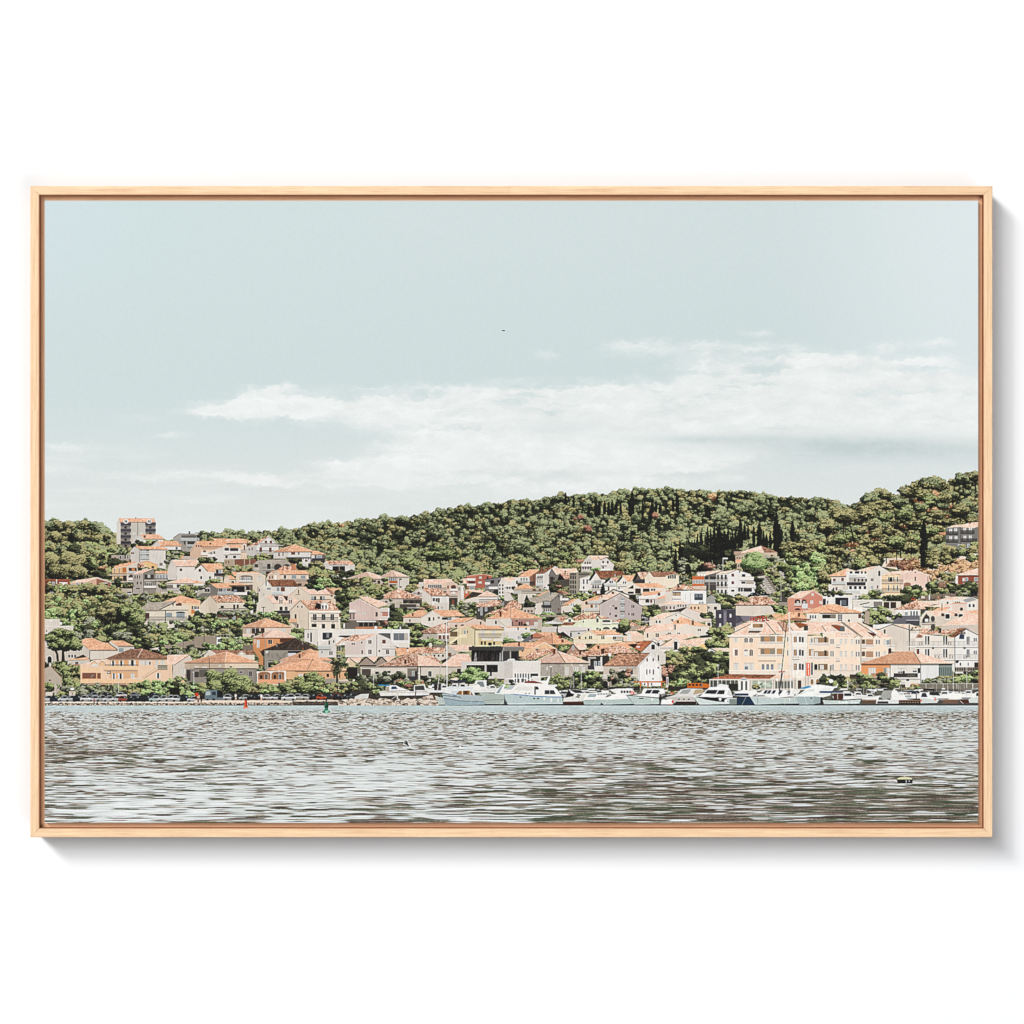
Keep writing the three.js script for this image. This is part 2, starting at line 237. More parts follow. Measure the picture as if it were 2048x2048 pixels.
function ridge(x) { for (let i = 0; i + 2 < RIDGE.length; i += 2) if (x <= RIDGE[i + 2]) return mix(RIDGE[i + 1], RIDGE[i + 3], (x - RIDGE[i]) / (RIDGE[i + 2] - RIDGE[i])); return RIDGE[RIDGE.length - 1]; }
function paintHill() {
  view(0, 0, 1);
  const p = [89, 1420]; for (let x = 89; x <= 1957; x += 6) p.push(x, ridge(x) + 7); p.push(1960, 1420);
  fill(p, (x, y) => { const n = 0.5 + 0.5 * noise(x * 0.2, y * 0.2, 4); col[0] = 34 + 20 * n; col[1] = 38 + 22 * n; col[2] = 28 + 14 * n; });
  const trees = [];
  for (let y = 950; y < 1400; y += 8) for (let x = 80; x < 1970; x += 14) {
    const xx = x + (rnd() - 0.5) * 15, yy = y + (rnd() - 0.5) * 9, top = ridge(clamp(xx, 89, 1957)) + 4;
    if (yy < top - 1.5 && yy > top - 9 && rnd() < 0.5) trees.push([xx, top + 2 + rnd() * 2]); else if (yy >= top) trees.push([xx, yy]);
  }
  for (let x = 84; x < 1965; x += 8) trees.push([x + rnd() * 5, ridge(clamp(x, 89, 1957)) + 7 + (rnd() - 0.5) * 5, 1]);
  trees.sort((a, b) => a[1] - b[1]);
  for (const [x, y, edge] of trees) {
    const near = step(1000, 1180, y + (x > 1640 ? 60 : 0) + (x < 230 ? 60 : 0)), r = mix(9, 13.5, near) * (edge ? 0.5 + 0.45 * rnd() : 0.45 + 0.9 * rnd() * rnd() + 0.25 * rnd()), n = fbm(x * 0.012, y * 0.02, 3, 90), h = rnd();
    let pal = near < 0.5 ? (h < 0.7 ? 'far' : 'olive') : h < 0.5 ? 'far' : h < 0.85 ? 'olive' : 'green';
    if (x > 1650) pal = h < 0.7 ? 'olive' : h < 0.95 ? 'far' : 'dry';
    if (h > 0.96) pal = 'dark'; if (h < 0.003) pal = 'dry';
    crown(x - PX, y - PY, r, r * (0.62 + 0.5 * rnd()), pal, 0.32 * n + 0.24 * (rnd() - 0.5) - 0.1 + (x > 1320 && x < 1650 && y < 1110 ? 0.07 : 0) + (x > 1120 && x < 1330 && y < 1035 ? 0.1 : 0));
  }
  for (const [x, y, r] of [[1160, 1034, 7], [1174, 1057, 9], [1150, 1036, 5], [1302, 1025, 7], [1310, 1032, 8]]) crown(x - PX, y - PY, r, r * 0.8, 'rust', 0.1);
  for (const [x, a, b, w] of [[1131, 986, 1006, 4], [1147, 992, 1013, 4], [1177, 1010, 1030, 5], [1107, 1020, 1036, 4], [1192, 1000, 1030, 6], [1198, 1002, 1028, 5], [1209, 1003, 1025, 5], [1217, 1005, 1028, 5], [1224, 1000, 1026, 5], [1232, 1005, 1023, 5], [1241, 1003, 1026, 4], [1260, 998, 1028, 6], [1266, 1002, 1026, 4], [1264, 982, 998, 5], [1304, 1000, 1024, 5], [1312, 1002, 1022, 4], [1320, 1008, 1024, 5], [1346, 998, 1020, 5], [1354, 990, 1020, 6], [1300, 1020, 1038, 7], [1285, 1004, 1030, 4], [1415, 1015, 1030, 10]]) CY(x, a, b, w);
  // the nearer spur on the right with umbrella pines, dry grass and paths showing between them
  const pines = [[1707, 1040, 30, 20, 1088], [1742, 1000, 22, 18, 1030], [1775, 990, 20, 12, 1020], [1830, 972, 14, 14, 990], [1868, 968, 29, 16, 990], [1925, 956, 18, 14, 985], [1950, 952, 16, 12, 985], [1800, 1004, 24, 14, 1030], [1770, 1028, 20, 12, 1050], [1840, 1000, 20, 14, 1020], [1905, 990, 22, 16, 1020], [1660, 1062, 20, 16, 1090], [1745, 1050, 24, 16, 1075], [1785, 1044, 22, 14, 1070], [1815, 1050, 26, 14, 1075], [1860, 1040, 30, 13, 1070], [1930, 1010, 22, 14, 1040], [1690, 1075, 20, 12, 1100], [1730, 1084, 22, 14, 1110], [1765, 1075, 26, 14, 1110], [1800, 1086, 26, 15, 1120]];
  for (const [x, y, wx, wy, b] of pines) {
    const rx = wx * 0.8, ry = wy * 0.85; ln(0x2f2822, 2.2, x, y + ry * 0.4, x + 3, b); PINE(x, y, rx, ry, b, rnd() < 0.25 ? 'far' : 'olive', 0.04); }
  for (let i = 0; i < 60; i++) { const x = 1655 + rnd() * 300, y = ridge(clamp(x, 1655, 1957)) + 14 + i * 1.7 + rnd() * 6, r = 8 + rnd() * 9; if (y > 1104) continue; if (rnd() < 0.3) crown(x - PX, y + r * 1.2 - PY, r * 1.2, r * 0.5, 'soil', -0.2); PINE(x, y, r * 1.25, r * 0.72, y + r * 1.5, rnd() < 0.3 ? 'far' : rnd() < 0.4 ? 'green' : 'olive', 0.05); }
}
// water -----------------------------------------------------------------------------------------------------------
const SHORE = 1411;
function streak(X, v, lw, k) {                            // noise in flat strips 5 * 2^lw pixels long
  const j = Math.floor(lw), f = lw - j, a = noise(X / (5 * 2 ** j), v, k + j), b = noise(X / (10 * 2 ** j) + 37, v, k + j + 1);
  return (a * (1 - f) + b * f) / Math.sqrt((1 - f) ** 2 + f * f);
}
function paintWater() {
  const light = [214, 219, 216], white = [242, 244, 241], dark = [80, 69, 58], green = [70, 80, 58], rose = [196, 181, 168], pale = [196, 210, 209];
  for (let y = SHORE - PY; y < PH; y++) for (let x = 0; x < PW; x++) {
    const X = x + PX, Y = y + PY, t = (Y - SHORE) / 235, i = (y * PW + x) * 3;
    const lw = Math.log2(mix(5, 60, Math.pow(t, 1.3)) / 5), v = 138 * Math.log(1 + 2.6 * t), bend = 0.8 * noise(X * 0.004, Y * 0.012, 101) + 0.35 * noise(X * 0.014, Y * 0.02, 100);
    const n = 0.68 * streak(X, v + bend, lw, 102) + 0.62 * streak(X, v * 1.8 + bend, lw - 0.7, 112) + 0.3 * streak(X, v * 3.1 + bend, lw - 1.3, 162) + (0.2 + 0.25 * t) * streak(X, v * 0.5 + bend, lw + 0.8, 122);
    // how much of the hill and town, rather than the sky, the wavelets mirror here
    let m = 0.05 + 0.34 * fbm(X * 0.004, Y * 0.016, 3, 105);
    m += 0.34 * step(420, 100, X) * Math.exp(-(((Y - 1520) / 42) ** 2)) - 0.2 * Math.exp(-(((X - 600) / 300) ** 2) - ((Y - 1570) / 60) ** 2) - 0.2 * Math.exp(-(((X - 860) / 160) ** 2) - ((Y - 1530) / 30) ** 2);
    m += 0.42 * step(950, 1450, X) * step(1480, 1580, Y) + 0.2 * step(560, 1000, X) * step(1560, 1600, Y) - 0.24 * Math.exp(-(((X - 1640) / 260) ** 2) - ((Y - 1462) / 22) ** 2) + 0.2 * step(1500, 1900, X) * Math.exp(-(((Y - 1432) / 12) ** 2)) + 0.08 * step(1470, 1430, Y);
    const k = n - m + 0.16, f = hash(x, y, 106) - 0.5, tone = streak(X, v * 1.5 + bend, lw + 0.2, 132) * 0.8 + 0.6 * streak(X, v * 2.6, lw - 0.6, 142) + 0.4 * (hash(x >> 1, y, 107) - 0.5), gn = streak(X, v * 0.7, lw + 0.6, 152) + 0.5 * noise(X * 0.02, Y * 0.2, 153);
    const up = step(-0.22, 0.24, k), deep = step(-0.14, -0.7, k + 0.3 * tone);
    for (let c = 0; c < 3; c++) {
      const D = gn > 0.12 - 0.2 * t ? green[c] : dark[c], warm = tone > 0 ? mix(D, rose[c], clamp(tone * 1.7 + 0.1) * (0.9 - 0.3 * deep)) : D * (1 + 0.4 * tone);
      let s = mix(mix(rose[c], D, 0.25 + 0.55 * deep), warm, 0.7);
      s = mix(s, mix(light[c] - 10 * (1 - t), white[c], step(0.3, 1, k) * (0.1 + 0.9 * t)), up);
      s = mix(s, rose[c] + 8, 0.45 * (1 - t) * step(0.35, 0.05, Math.abs(k))); s += f * (8 + 16 * (1 - up));
      const near = step(1431, 1418, Y + 4 * noise(X * 0.02, 1, 109)); s = mix(s, pale[c] + 9 * noise(X * 0.12, Y * 0.9, 110) + f * 8, near * 0.92);
      ink[i + c] = s;
    }
  }
  view(0, 0, 1);
  // marks on the water: the mooring float, two birds
  oval(0xd8d0a8, 1810, 1559, 15.5, 5.5); fill([1794, 1559, 1826, 1559, 1825, 1567, 1796, 1567], plain(0x17120c)); bx(0xe4dcc0, 1812, 1561, 2, 4); bx(0xe4dcc0, 1818, 1561, 2, 3); bx(0xd8d8d0, 1809, 1550, 1.5, 5); ln(0xf2f4f0, 2.4, 1730, 1562, 1794, 1561); ln(0xe8d8cc, 2, 1800, 1568, 1824, 1568);
  fill([806, 1484, 812, 1486, 817, 1489, 812, 1487, 808, 1487], plain(0xf4f4f2)); fill([809, 1480.5, 816, 1483, 818, 1486, 811, 1484], plain(0x1c1816)); fill([806, 1485, 815, 1486.5, 818, 1492.5, 811, 1489], plain(0x1e1a18)); ln(0xfafaf8, 2, 815, 1482, 822, 1495); ln(0xfafaf8, 1.4, 806, 1486, 814, 1492);
  fill([918, 1493, 921, 1491, 923, 1495, 928, 1495, 926, 1497, 920, 1497], plain(0xf6f6f4)); fill([388, 1511, 396, 1511, 395, 1514, 389, 1514], plain(0x7c8486)); ln(0xf4f4f2, 1.2, 1547, 1494, 1556, 1500); ln(0xf4f4f2, 1.2, 1555, 1491, 1555, 1500);
}
// town, one enlarged portion after another, upper rows first -------------------------------------------------------------
const W = 0xe2ddd6, C = 0xe0d0bc, P = 0xdcc4b8, G = 0xa8a29a, GD = 0x77726c, Y = 0xe4d4ac, S = 0xcac0b2, O = 0xe2ba9c, T = 0xeecdb2, RB = 0xba6c5c, SL = 0x5c5862;
function leftTop() {
  view(80, 1010, 0.16563);
  BU(40, 330, 900, 900, 'olive olive far green', 62, -0.05);
  for (const [x, y, a, b] of [[120, 260, 70, 60], [230, 250, 80, 65], [350, 260, 75, 60], [330, 330, 70, 40], [530, 240, 90, 60], [660, 260, 70, 65], [620, 330, 80, 40], [800, 380, 60, 40], [180, 390, 90, 60], [480, 390, 80, 50], [640, 400, 80, 45]]) TR(x, y, a, b, rnd() < 0.4 ? 'far' : 'olive', -0.02);
  ln(0x2c261e, 9, 610, 400, 625, 310); lobe(370 * sc + ox, 405 * sc + oy, 7, 12, 'black', -0.1, 3); lobe(368 * sc + ox, 370 * sc + oy, 5, 7, 'black', -0.1, 3);
  BU(60, 480, 860, 700, 'olive green far', 60, 0.02); TR(420, 520, 75, 60, 'dark', 0.1); BU(520, 520, 880, 640, 'green bright olive', 48, 0.02);
  for (const [x, y, a, b] of [[130, 690, 110, 110], [340, 690, 130, 110], [250, 800, 150, 100], [490, 720, 110, 110], [460, 820, 120, 80], [640, 800, 80, 60]]) TR(x, y, a, b, 'olive', -0.03);
  BU(560, 600, 900, 860, 'dark olive green', 52, -0.05); TR(760, 745, 50, 24, 'soil', 0.2);
  // apartment tower
  q(0xc9c2b6, 925, 470, 925, 215, 950, 158, 1375, 158, 1398, 210, 1398, 470); q(0xd6d0c6, 925, 470, 925, 215, 948, 165, 965, 210, 965, 470); rf('o', 948, 156, 1372, 158, 1392, 206, 966, 206); ln(0x6e625a, 5, 960, 207, 1395, 207);
  for (const [x, n] of [[972, 4], [1270, 2]]) for (let i = 0; i < n; i++) { bx(0x8f8880, x + 5, 245 + i * 74, 110, 42); wn(x + 45, 255 + i * 74, 30, 26, 1); bal(x, 212 + i * 74, 126, 32, 'k'); }
  for (const x of [1035, 1318]) { oval(0xe4ded4, x, 195, 32, 30); wn(x - 15, 182, 11, 26, 1); wn(x + 4, 182, 11, 26, 1); } ln(0x4e4a48, 5, 1178, 212, 1178, 430); wn(1118, 325, 34, 30, 2); wn(1210, 322, 30, 30, 2); bx(0x403c3a, 1150, 146, 10, 14);
  LG(1130, 1255, 1488, 470, 412, 405, 1205, 352, 1438, 0xd2ccc4, W, 'o'); chim(1252, 370, 20, 22, 0x5a4238); BU(1110, 440, 1400, 490, 'dark green', 34);
  q(G, 1610, 560, 1610, 395, 1680, 345, 1890, 352, 1890, 560); ln(0x5c5650, 7, 1608, 395, 1680, 345, 1930, 352); bx(0x645e58, 1705, 362, 180, 40); bal(1700, 396, 240, 36, 'g'); bx(0x5a5450, 1735, 430, 20, 44); bx(0x4e4a46, 1780, 435, 100, 50); bal(1770, 472, 150, 28, 'g'); ln(0xb8b2aa, 9, 1768, 430, 1768, 550); chim(1795, 318, 14, 28, 0x3c3836); chim(1870, 335, 60, 20, 0xd0c8be);
  LG(1350, 1460, 1700, 550, 490, 486, 1416, 433, 1650, 0xd8d2ca, W, 'o'); wn(1636, 506, 24, 26, 0); bx(0x3c3a3c, 1545, 538, 160, 24); BU(1540, 560, 1720, 640, 'green grey dark', 34);
  q(0xd0cbc4, 1088, 715, 1088, 545, 1140, 497, 1205, 540, 1205, 720); q(0xdad5ce, 1205, 530, 1515, 538, 1515, 772, 1205, 712); sh(0.3, 1205, 530, 1515, 536, 1515, 548, 1205, 542); rf('o', 1140, 491, 1490, 497, 1546, 537, 1205, 529); ln(0x5c4c42, 5, 1085, 548, 1140, 495); ln(0x77685e, 4, 1200, 532, 1545, 540);
  for (const y of [536, 592]) { bx(0x77706a, 1212, y, 104, 42); wn(1232, y + 8, 44, 30, 5); bal(1210, y + 20, 108, 36, 'g'); } wn(1347, 600, 38, 40, 2); wn(1335, 545, 20, 14, 2); wn(1360, 545, 22, 14, 2); wn(1445, 698, 12, 32, 1); wn(1464, 698, 12, 32, 1); wn(1098, 566, 14, 26, 4); wn(1118, 566, 14, 26, 4); ln(0x6a6662, 3, 1198, 540, 1198, 715); chim(1280, 480, 14, 18);
  BU(1520, 560, 1560, 760, 'green grey', 30);
  q(0xb8aca0, 860, 655, 860, 600, 950, 600, 950, 655); bx(0xa8a29a, 950, 600, 140, 65); wn(890, 628, 22, 26, 4); wn(962, 610, 14, 40, 0); wn(1020, 600, 12, 46, 1); wn(1050, 604, 10, 40, 0); BU(730, 620, 960, 700, 'dark green', 44, -0.05);
  // ochre house and its neighbours
  q(0xe0bc92, 868, 905, 868, 762, 1045, 735, 1045, 930, 900, 920); q(0xd8cec0, 1045, 930, 1045, 740, 1170, 692, 1175, 780, 1300, 760, 1300, 880, 1120, 930); rf('w', 1180, 690, 1260, 682, 1345, 742, 1180, 755); rf('o', 885, 760, 900, 728, 945, 725, 952, 712, 1040, 700, 1085, 680, 1175, 684, 1048, 738); ln(0xe8e0d6, 6, 885, 765, 1046, 740, 1172, 692);
  for (const x of [888, 948]) { wn(x, 765, 14, 58, 3); wn(x, 848, 14, 50, 3); } bx(0xc07c4a, 995, 752, 44, 60); bx(0x54443c, 1070, 756, 96, 46); bx(0xc48a5a, 1105, 756, 40, 40); bal(1060, 796, 100, 26, 'g'); bal(835, 822, 210, 26, 'r'); bx(0x4a403a, 1000, 850, 44, 64); bx(0x3c3632, 1180, 758, 50, 36); bal(870, 905, 180, 26, 'r'); oval(0x5a504a, 1100, 872, 34, 34, 3.14, 6.28); bal(1065, 884, 60, 22, 'w'); chim(1078, 660, 20, 34);
  q(0xe6c290, 1225, 692, 1300, 675, 1420, 725, 1405, 780, 1340, 770); ln(0xe08a5c, 7, 1222, 690, 1300, 677, 1424, 726); bx(0x4c4440, 1345, 735, 30, 34);
  q(0xb6aea6, 1118, 1068, 1118, 836, 1245, 816, 1255, 1068); q(0x98928a, 1250, 1068, 1250, 818, 1370, 765, 1395, 910, 1395, 1060); rf('p', 1112, 838, 1190, 792, 1372, 760, 1372, 772, 1245, 822); ln(0x4c4642, 6, 1245, 824, 1372, 770); ln(0x4c4642, 5, 1250, 830, 1250, 1065);
  bx(0x4c4844, 1262, 838, 110, 64); bx(0xc0c0bc, 1296, 838, 36, 40); bal(1255, 880, 120, 26, 'r'); row(3, 28, 1140, 850, 12, 34, 1); row(2, 42, 1168, 926, 14, 30, 1); wn(1160, 1000, 40, 14, 1); oval(0xb8b4ae, 1312, 958, 48, 34, 3.14, 6.28); row(4, 22, 1272, 940, 10, 32, 1); bal(1252, 972, 150, 28, 'w'); ln(0xd8d4cc, 6, 1255, 915, 1410, 908, 1450, 940);
  q(0xb0aaa2, 1390, 905, 1390, 825, 1556, 828, 1556, 908); rf('o', 1392, 794, 1560, 793, 1558, 826, 1382, 822); row(4, 36, 1408, 842, 26, 44, 5); bal(1386, 882, 170, 28, 'r'); q(0xbab2a8, 1400, 1060, 1400, 920, 1470, 940, 1470, 1060); ln(0xb8b0a8, 6, 1556, 828, 1556, 905);
  BU(1555, 830, 1690, 890, 'green dark', 36); TR(930, 940, 55, 80, 'dark', 0.05); BU(1050, 920, 1110, 1000, 'dark olive', 34);
  // right: pink roofed twins, pavilion
  LG(1540, 1645, 1870, 900, 752, 735, 1592, 658, 1932, 0xd6cec6, W, 'p'); wn(1686, 766, 30, 28, 0); bx(0xe8e4de, 1735, 668, 30, 18);
  q(0x90887f, 1932, 640, 1820, 600, 1850, 640, 1690, 655, 1720, 620); rf('o', 1675, 645, 1730, 600, 1735, 620, 1700, 650); q(0xc8beb2, 1700, 655, 1740, 615, 1930, 615, 1930, 660);
  HP(1515, 2010, 1060, 940, 1760, 1762, 872, W, 'p', 0); bx(0x4a4440, 1650, 958, 44, 36); bx(0x4a4440, 1740, 958, 110, 36); bx(0x8a8078, 1525, 962, 80, 40); q(0xcfc6ba, 1460, 1080, 1460, 1030, 1720, 1026, 1700, 1080); bal(1450, 1000, 230, 28, 'r'); BU(1680, 980, 1860, 1090, 'green olive', 44); BU(1440, 960, 1510, 1010, 'green', 30);
  // left: brown house, low pink house
  bx(0x7c4c3e, 50, 905, 305, 175); bx(0xb06c50, 50, 895, 310, 12); bx(0x9c5c44, 205, 905, 150, 60); wn(104, 930, 26, 54, 5); wn(148, 928, 26, 80, 5); bx(0xe6e0da, 230, 930, 100, 50); bx(0xe0dad2, 190, 895, 14, 90); bx(0xe8e2da, 248, 980, 16, 90); bx(0x4a3430, 190, 995, 60, 70); wn(104, 1024, 24, 46, 5); wn(146, 1024, 28, 46, 5); bx(0x3a2c2a, 60, 1020, 36, 60);
  q(0xd8b49c, 370, 1000, 370, 938, 545, 925, 690, 872, 860, 932, 860, 1000); q(0xa07464, 680, 985, 680, 890, 850, 935, 850, 985); rf('p', 362, 938, 432, 905, 672, 870, 690, 874, 545, 930); ln(0xece4dc, 8, 545, 932, 690, 872, 862, 934); bx(0x503c36, 735, 940, 80, 36); bx(0xe8e4e0, 728, 934, 88, 13); wn(376, 950, 24, 34, 5); wn(436, 940, 30, 40, 5); wn(496, 934, 22, 38, 0); bx(0xb88a74, 680, 980, 206, 42); bx(0xc09a86, 380, 975, 300, 40);
  q(0xbcae9e, 870, 1080, 880, 1032, 945, 1010, 945, 1075); q(0xc4b8a8, 945, 1080, 950, 1006, 1110, 1005, 1110, 1080); car(1028, 1090, 84, 52, 0xe0e0de); ln(0xdcd4c8, 8, 860, 1090, 1100, 1085);
  BU(55, 985, 960, 1215, 'green olive bright olive', 58, 0.0); BU(280, 970, 800, 1040, 'green olive', 52, 0.02); BU(950, 1085, 1500, 1215, 'green grey olive', 48, -0.05); BU(1380, 1050, 1680, 1100, 'olive green', 44); BU(1700, 1060, 1932, 1100, 'green', 36);
}
function leftMiddleTop() {
  view(390, 1010, 0.16563);
  BU(80, 340, 940, 440, 'far olive far', 42, -0.02); BU(1000, 430, 1932, 800, 'far olive', 55, -0.03);
  q(0xdcc0aa, 0, 660, 0, 460, 15, 434, 76, 500, 66, 660); LG(-60, 70, 375, 640, 560, 496, 10, 432, 372, 0xd6b8a2, 0xe8ccb4, 'o'); wn(100, 545, 12, 25, 1); wn(116, 545, 12, 25, 1); bx(0xc8a890, 80, 512, 280, 24); bal(70, 570, 140, 34, 'w'); bx(0x4c403a, 95, 628, 50, 24); row(3, 28, 8, 480, 14, 24, 4); bx(0x5c5450, 172, 456, 24, 18);
  q(0xe6cab2, 340, 650, 340, 470, 625, 456, 625, 650); rf('o', 204, 400, 592, 404, 642, 457, 370, 462, 240, 440); sh(0.4, 380, 462, 640, 460, 640, 472, 380, 474); bx(0xe4dcd2, 378, 418, 34, 13); rf('o', 590, 412, 625, 415, 640, 445); oval(0xf0e8de, 598, 500, 18, 40, 3.14, 6.28); bx(0x7c6454, 588, 480, 18, 60); bx(0xece4d8, 580, 478, 6, 150); bx(0xece4d8, 608, 478, 6, 150); bal(550, 540, 80, 18, 'r');
  rf('o', 640, 430, 700, 418, 640, 462);
  q(0xdad6d0, 155, 640, 155, 566, 380, 497, 552, 512, 552, 648, 352, 692, 250, 680); q(0xc4c0ba, 160, 640, 160, 568, 245, 548, 245, 660); rf('p', 153, 562, 330, 502, 414, 484, 380, 498, 160, 566); rf('o', 410, 482, 540, 480, 568, 515, 418, 512); bx(0x4c4642, 356, 516, 52, 32); bx(0x4a4440, 422, 518, 98, 34); bal(345, 552, 66, 42, 'w'); bal(415, 556, 136, 30, 'w'); wn(366, 610, 27, 30, 1); wn(460, 610, 35, 30, 1); wn(186, 570, 14, 30, 1); wn(226, 560, 14, 26, 1); bal(150, 595, 95, 30, 'w');
  BU(50, 635, 240, 690, 'dark green', 34);
  q(0xcac6c0, 620, 600, 620, 500, 742, 484, 742, 628); FG(740, 1008, 640, 484, 885, 373, 0xe2e0dc); rf('w', 612, 502, 868, 376, 886, 372, 742, 486); bx(0x5c544c, 725, 430, 20, 22); wn(842, 428, 28, 30, 4); wn(902, 428, 28, 30, 4); bal(790, 460, 280, 28, 'r'); wn(778, 508, 30, 58, 4); wn(893, 512, 30, 56, 4); bal(740, 543, 215, 30, 'r'); wn(646, 520, 14, 28, 4); wn(682, 512, 14, 28, 4); wn(780, 592, 42, 26, 1); wn(895, 594, 52, 46, 1);
  q(0xd2cec8, 952, 645, 952, 565, 1115, 545, 1115, 645); q(0xdedad4, 1115, 550, 1395, 545, 1395, 735, 1300, 735, 1290, 640, 1115, 642); HP(944, 1442, 0, 556, 1196, 1206, 474, W, 'o', 1115); sh(0.35, 955, 562, 1430, 562, 1430, 570, 955, 572); wn(1006, 576, 16, 38, 4); wn(1056, 572, 12, 36, 4); wn(1160, 568, 46, 30, 4); wn(1244, 566, 16, 32, 4); bx(0x5c4638, 1095, 630, 305, 12); for (let i = 0; i < 9; i++) bx(0x6c5040, 1110 + i * 32, 636, 8, 22); bal(1115, 610, 280, 20, 'g'); wn(1330, 660, 26, 22, 0); ln(0xd8d2c8, 8, 1280, 690, 1390, 760); TR(1205, 670, 40, 36, 'dark', 0.1); ln(0xb8aea4, 6, 1300, 700, 1400, 770);
  q(0x77706f, 1400, 690, 1400, 590, 1570, 596, 1570, 700); HP(1392, 1588, 0, 592, 1440, 1456, 548, W, 'o', 0); bx(0xd8d2cc, 1405, 600, 40, 60); wn(1470, 608, 60, 40, 5); bal(1410, 640, 160, 26, 'k'); bx(0x4a4346, 1430, 668, 130, 50);
  bx(0x8e6250, 465, 652, 300, 85); q(0xb8a894, 345, 740, 350, 658, 470, 652, 470, 735); wn(368, 672, 10, 30, 4); wn(400, 672, 10, 30, 4); for (const x of [466, 590, 655]) bx(0xc4b8a8, x, 650, 10, 86); bx(0xc8baa8, 350, 648, 120, 8);
  BU(700, 600, 930, 660, 'green olive', 40, 0.05); BU(340, 740, 700, 810, 'green olive grey', 38, 0.08);
  q(0xaea89e, 700, 830, 705, 708, 760, 668, 930, 680, 1155, 702, 1160, 800, 1000, 830); rf('g', 702, 710, 762, 664, 930, 664, 822, 700); rf('g', 865, 655, 1092, 657, 1156, 702, 930, 702); q(0xbcb6ac, 820, 760, 820, 700, 930, 672, 930, 780); oval(0x4c4642, 1000, 745, 46, 36, 3.14, 6.28); bx(0x4c4642, 954, 742, 92, 40); oval(0x5a544e, 1105, 745, 42, 34, 3.14, 6.28); bx(0x5a544e, 1063, 742, 84, 40); bx(0x36302c, 870, 710, 40, 66); bal(815, 745, 150, 34, 'r'); bx(0xc8c2b8, 715, 755, 60, 30); bx(0x4e4842, 720, 712, 40, 38); bx(0x3c3834, 855, 800, 60, 34);
  q(0xd4cec8, 1535, 760, 1535, 722, 1580, 672, 1620, 716, 1620, 770); bx(0xdcd8d2, 1615, 714, 312, 86); rf('w', 1575, 668, 1872, 668, 1922, 716, 1612, 716); sh(0.4, 1620, 718, 1920, 718, 1920, 728, 1620, 728); bx(0x302a28, 1660, 736, 150, 80); bx(0x6c4a3c, 1680, 790, 130, 36); ln(0xc8b8a4, 7, 1740, 736, 1740, 810);
  rf('w', 988, 785, 1030, 750, 1085, 730, 1120, 745, 1225, 700, 1225, 790); bx(0xb47c62, 1165, 700, 14, 80); bx(0xc8906c, 1180, 720, 40, 60);
  BU(1370, 700, 1660, 880, 'green olive dark', 62, -0.02); TR(1270, 740, 50, 44, 'dark', 0.08); BU(1670, 810, 1932, 900, 'green dark', 44);
  q(0xe0ccba, 852, 900, 880, 850, 960, 795, 1030, 850, 1030, 900); LG(880, 1030, 1372, 895, 858, 832, 985, 786, 1340, 0xdcc8b6, 0xe6d2be, 'o'); rf('w', 855, 845, 945, 790, 985, 792, 880, 850); wn(895, 858, 14, 34, 4); wn(925, 850, 14, 38, 4); bx(0xf0e8e0, 958, 846, 26, 50); wn(1072, 846, 26, 46, 0); wn(1165, 846, 58, 46, 5); wn(1275, 850, 58, 42, 5); bx(0xb4a498, 1040, 888, 395, 32); bx(0xd4cac0, 1040, 886, 395, 6); bx(0xc4ac98, 1215, 920, 170, 56); bx(0x504842, 1240, 945, 46, 28);
  q(W, -10, 930, -10, 775, 75, 722, 148, 800, 232, 806, 232, 930); q(0xd4c8ba, 232, 930, 232, 776, 335, 776, 335, 930); rf('o', -5, 775, 78, 704, 318, 702, 346, 770, 242, 772, 242, 806, 150, 806, 142, 788, 76, 716); ln(0x6a5040, 7, -8, 780, 75, 714, 150, 800); wn(18, 772, 78, 32, 3); wn(45, 858, 56, 36, 3); wn(150, 860, 58, 32, 3); wn(252, 780, 30, 40, 1); wn(290, 784, 26, 34, 5); bal(230, 822, 108, 32, 'k'); bx(0xe6e0d8, 238, 860, 12, 66); wn(262, 870, 40, 40, 5);
  LG(350, 430, 488, 945, 880, 890, 388, 850, 432, 0xe2d0be, 0xe6d4c2, 'o'); wn(440, 916, 30, 26, 0); rf('o', 390, 850, 432, 846, 490, 888, 430, 890);
  BU(130, 905, 330, 940, 'green', 26, 0.05);
  q(0xded0be, 495, 1060, 495, 820, 770, 818, 852, 856, 842, 1062, 640, 1062); rf('o', 438, 806, 500, 803, 500, 860, 470, 850); rf('o', 498, 806, 752, 803, 792, 836, 512, 822); ln(0xeee4d8, 8, 500, 822, 770, 822, 852, 856); bx(0x8e7e70, 536, 862, 158, 54); oval(0x8e7e70, 615, 866, 78, 20, 3.14, 6.28); wn(548, 872, 18, 46, 5); row(4, 22, 590, 872, 16, 42, 5); bal(530, 908, 168, 16, 'w'); wn(750, 862, 52, 50, 2); bx(0x7a6c60, 610, 960, 86, 66); wn(622, 985, 32, 40, 1); bx(0xe8dccc, 540, 855, 8, 66);
  q(0x86817a, 20, 1110, 30, 1048, 180, 955, 268, 1004, 600, 1004, 604, 1090, 20, 1110); q(0xb8b2a8, 20, 1105, 20, 1048, 78, 1003, 182, 1000, 182, 1060, 80, 1062); rf('o', 178, 944, 478, 940, 500, 965, 410, 1000, 262, 1003); ln(0xded4c8, 6, 8, 1055, 80, 1000, 178, 998); wn(115, 1010, 60, 38, 0); wn(290, 1006, 40, 40, 0); wn(338, 1006, 36, 38, 5); wn(388, 1006, 38, 34, 0); bx(0x2e2826, 445, 984, 170, 66); rf('o', 400, 968, 480, 936, 540, 938, 664, 966); sh(0.6, 402, 968, 662, 968, 610, 986, 430, 986); bx(0x9aa4b4, 468, 1020, 36, 26); bx(0xd4ccc2, 600, 980, 12, 90); bal(470, 1054, 168, 32, 'w'); bal(270, 1044, 200, 36, 'g');
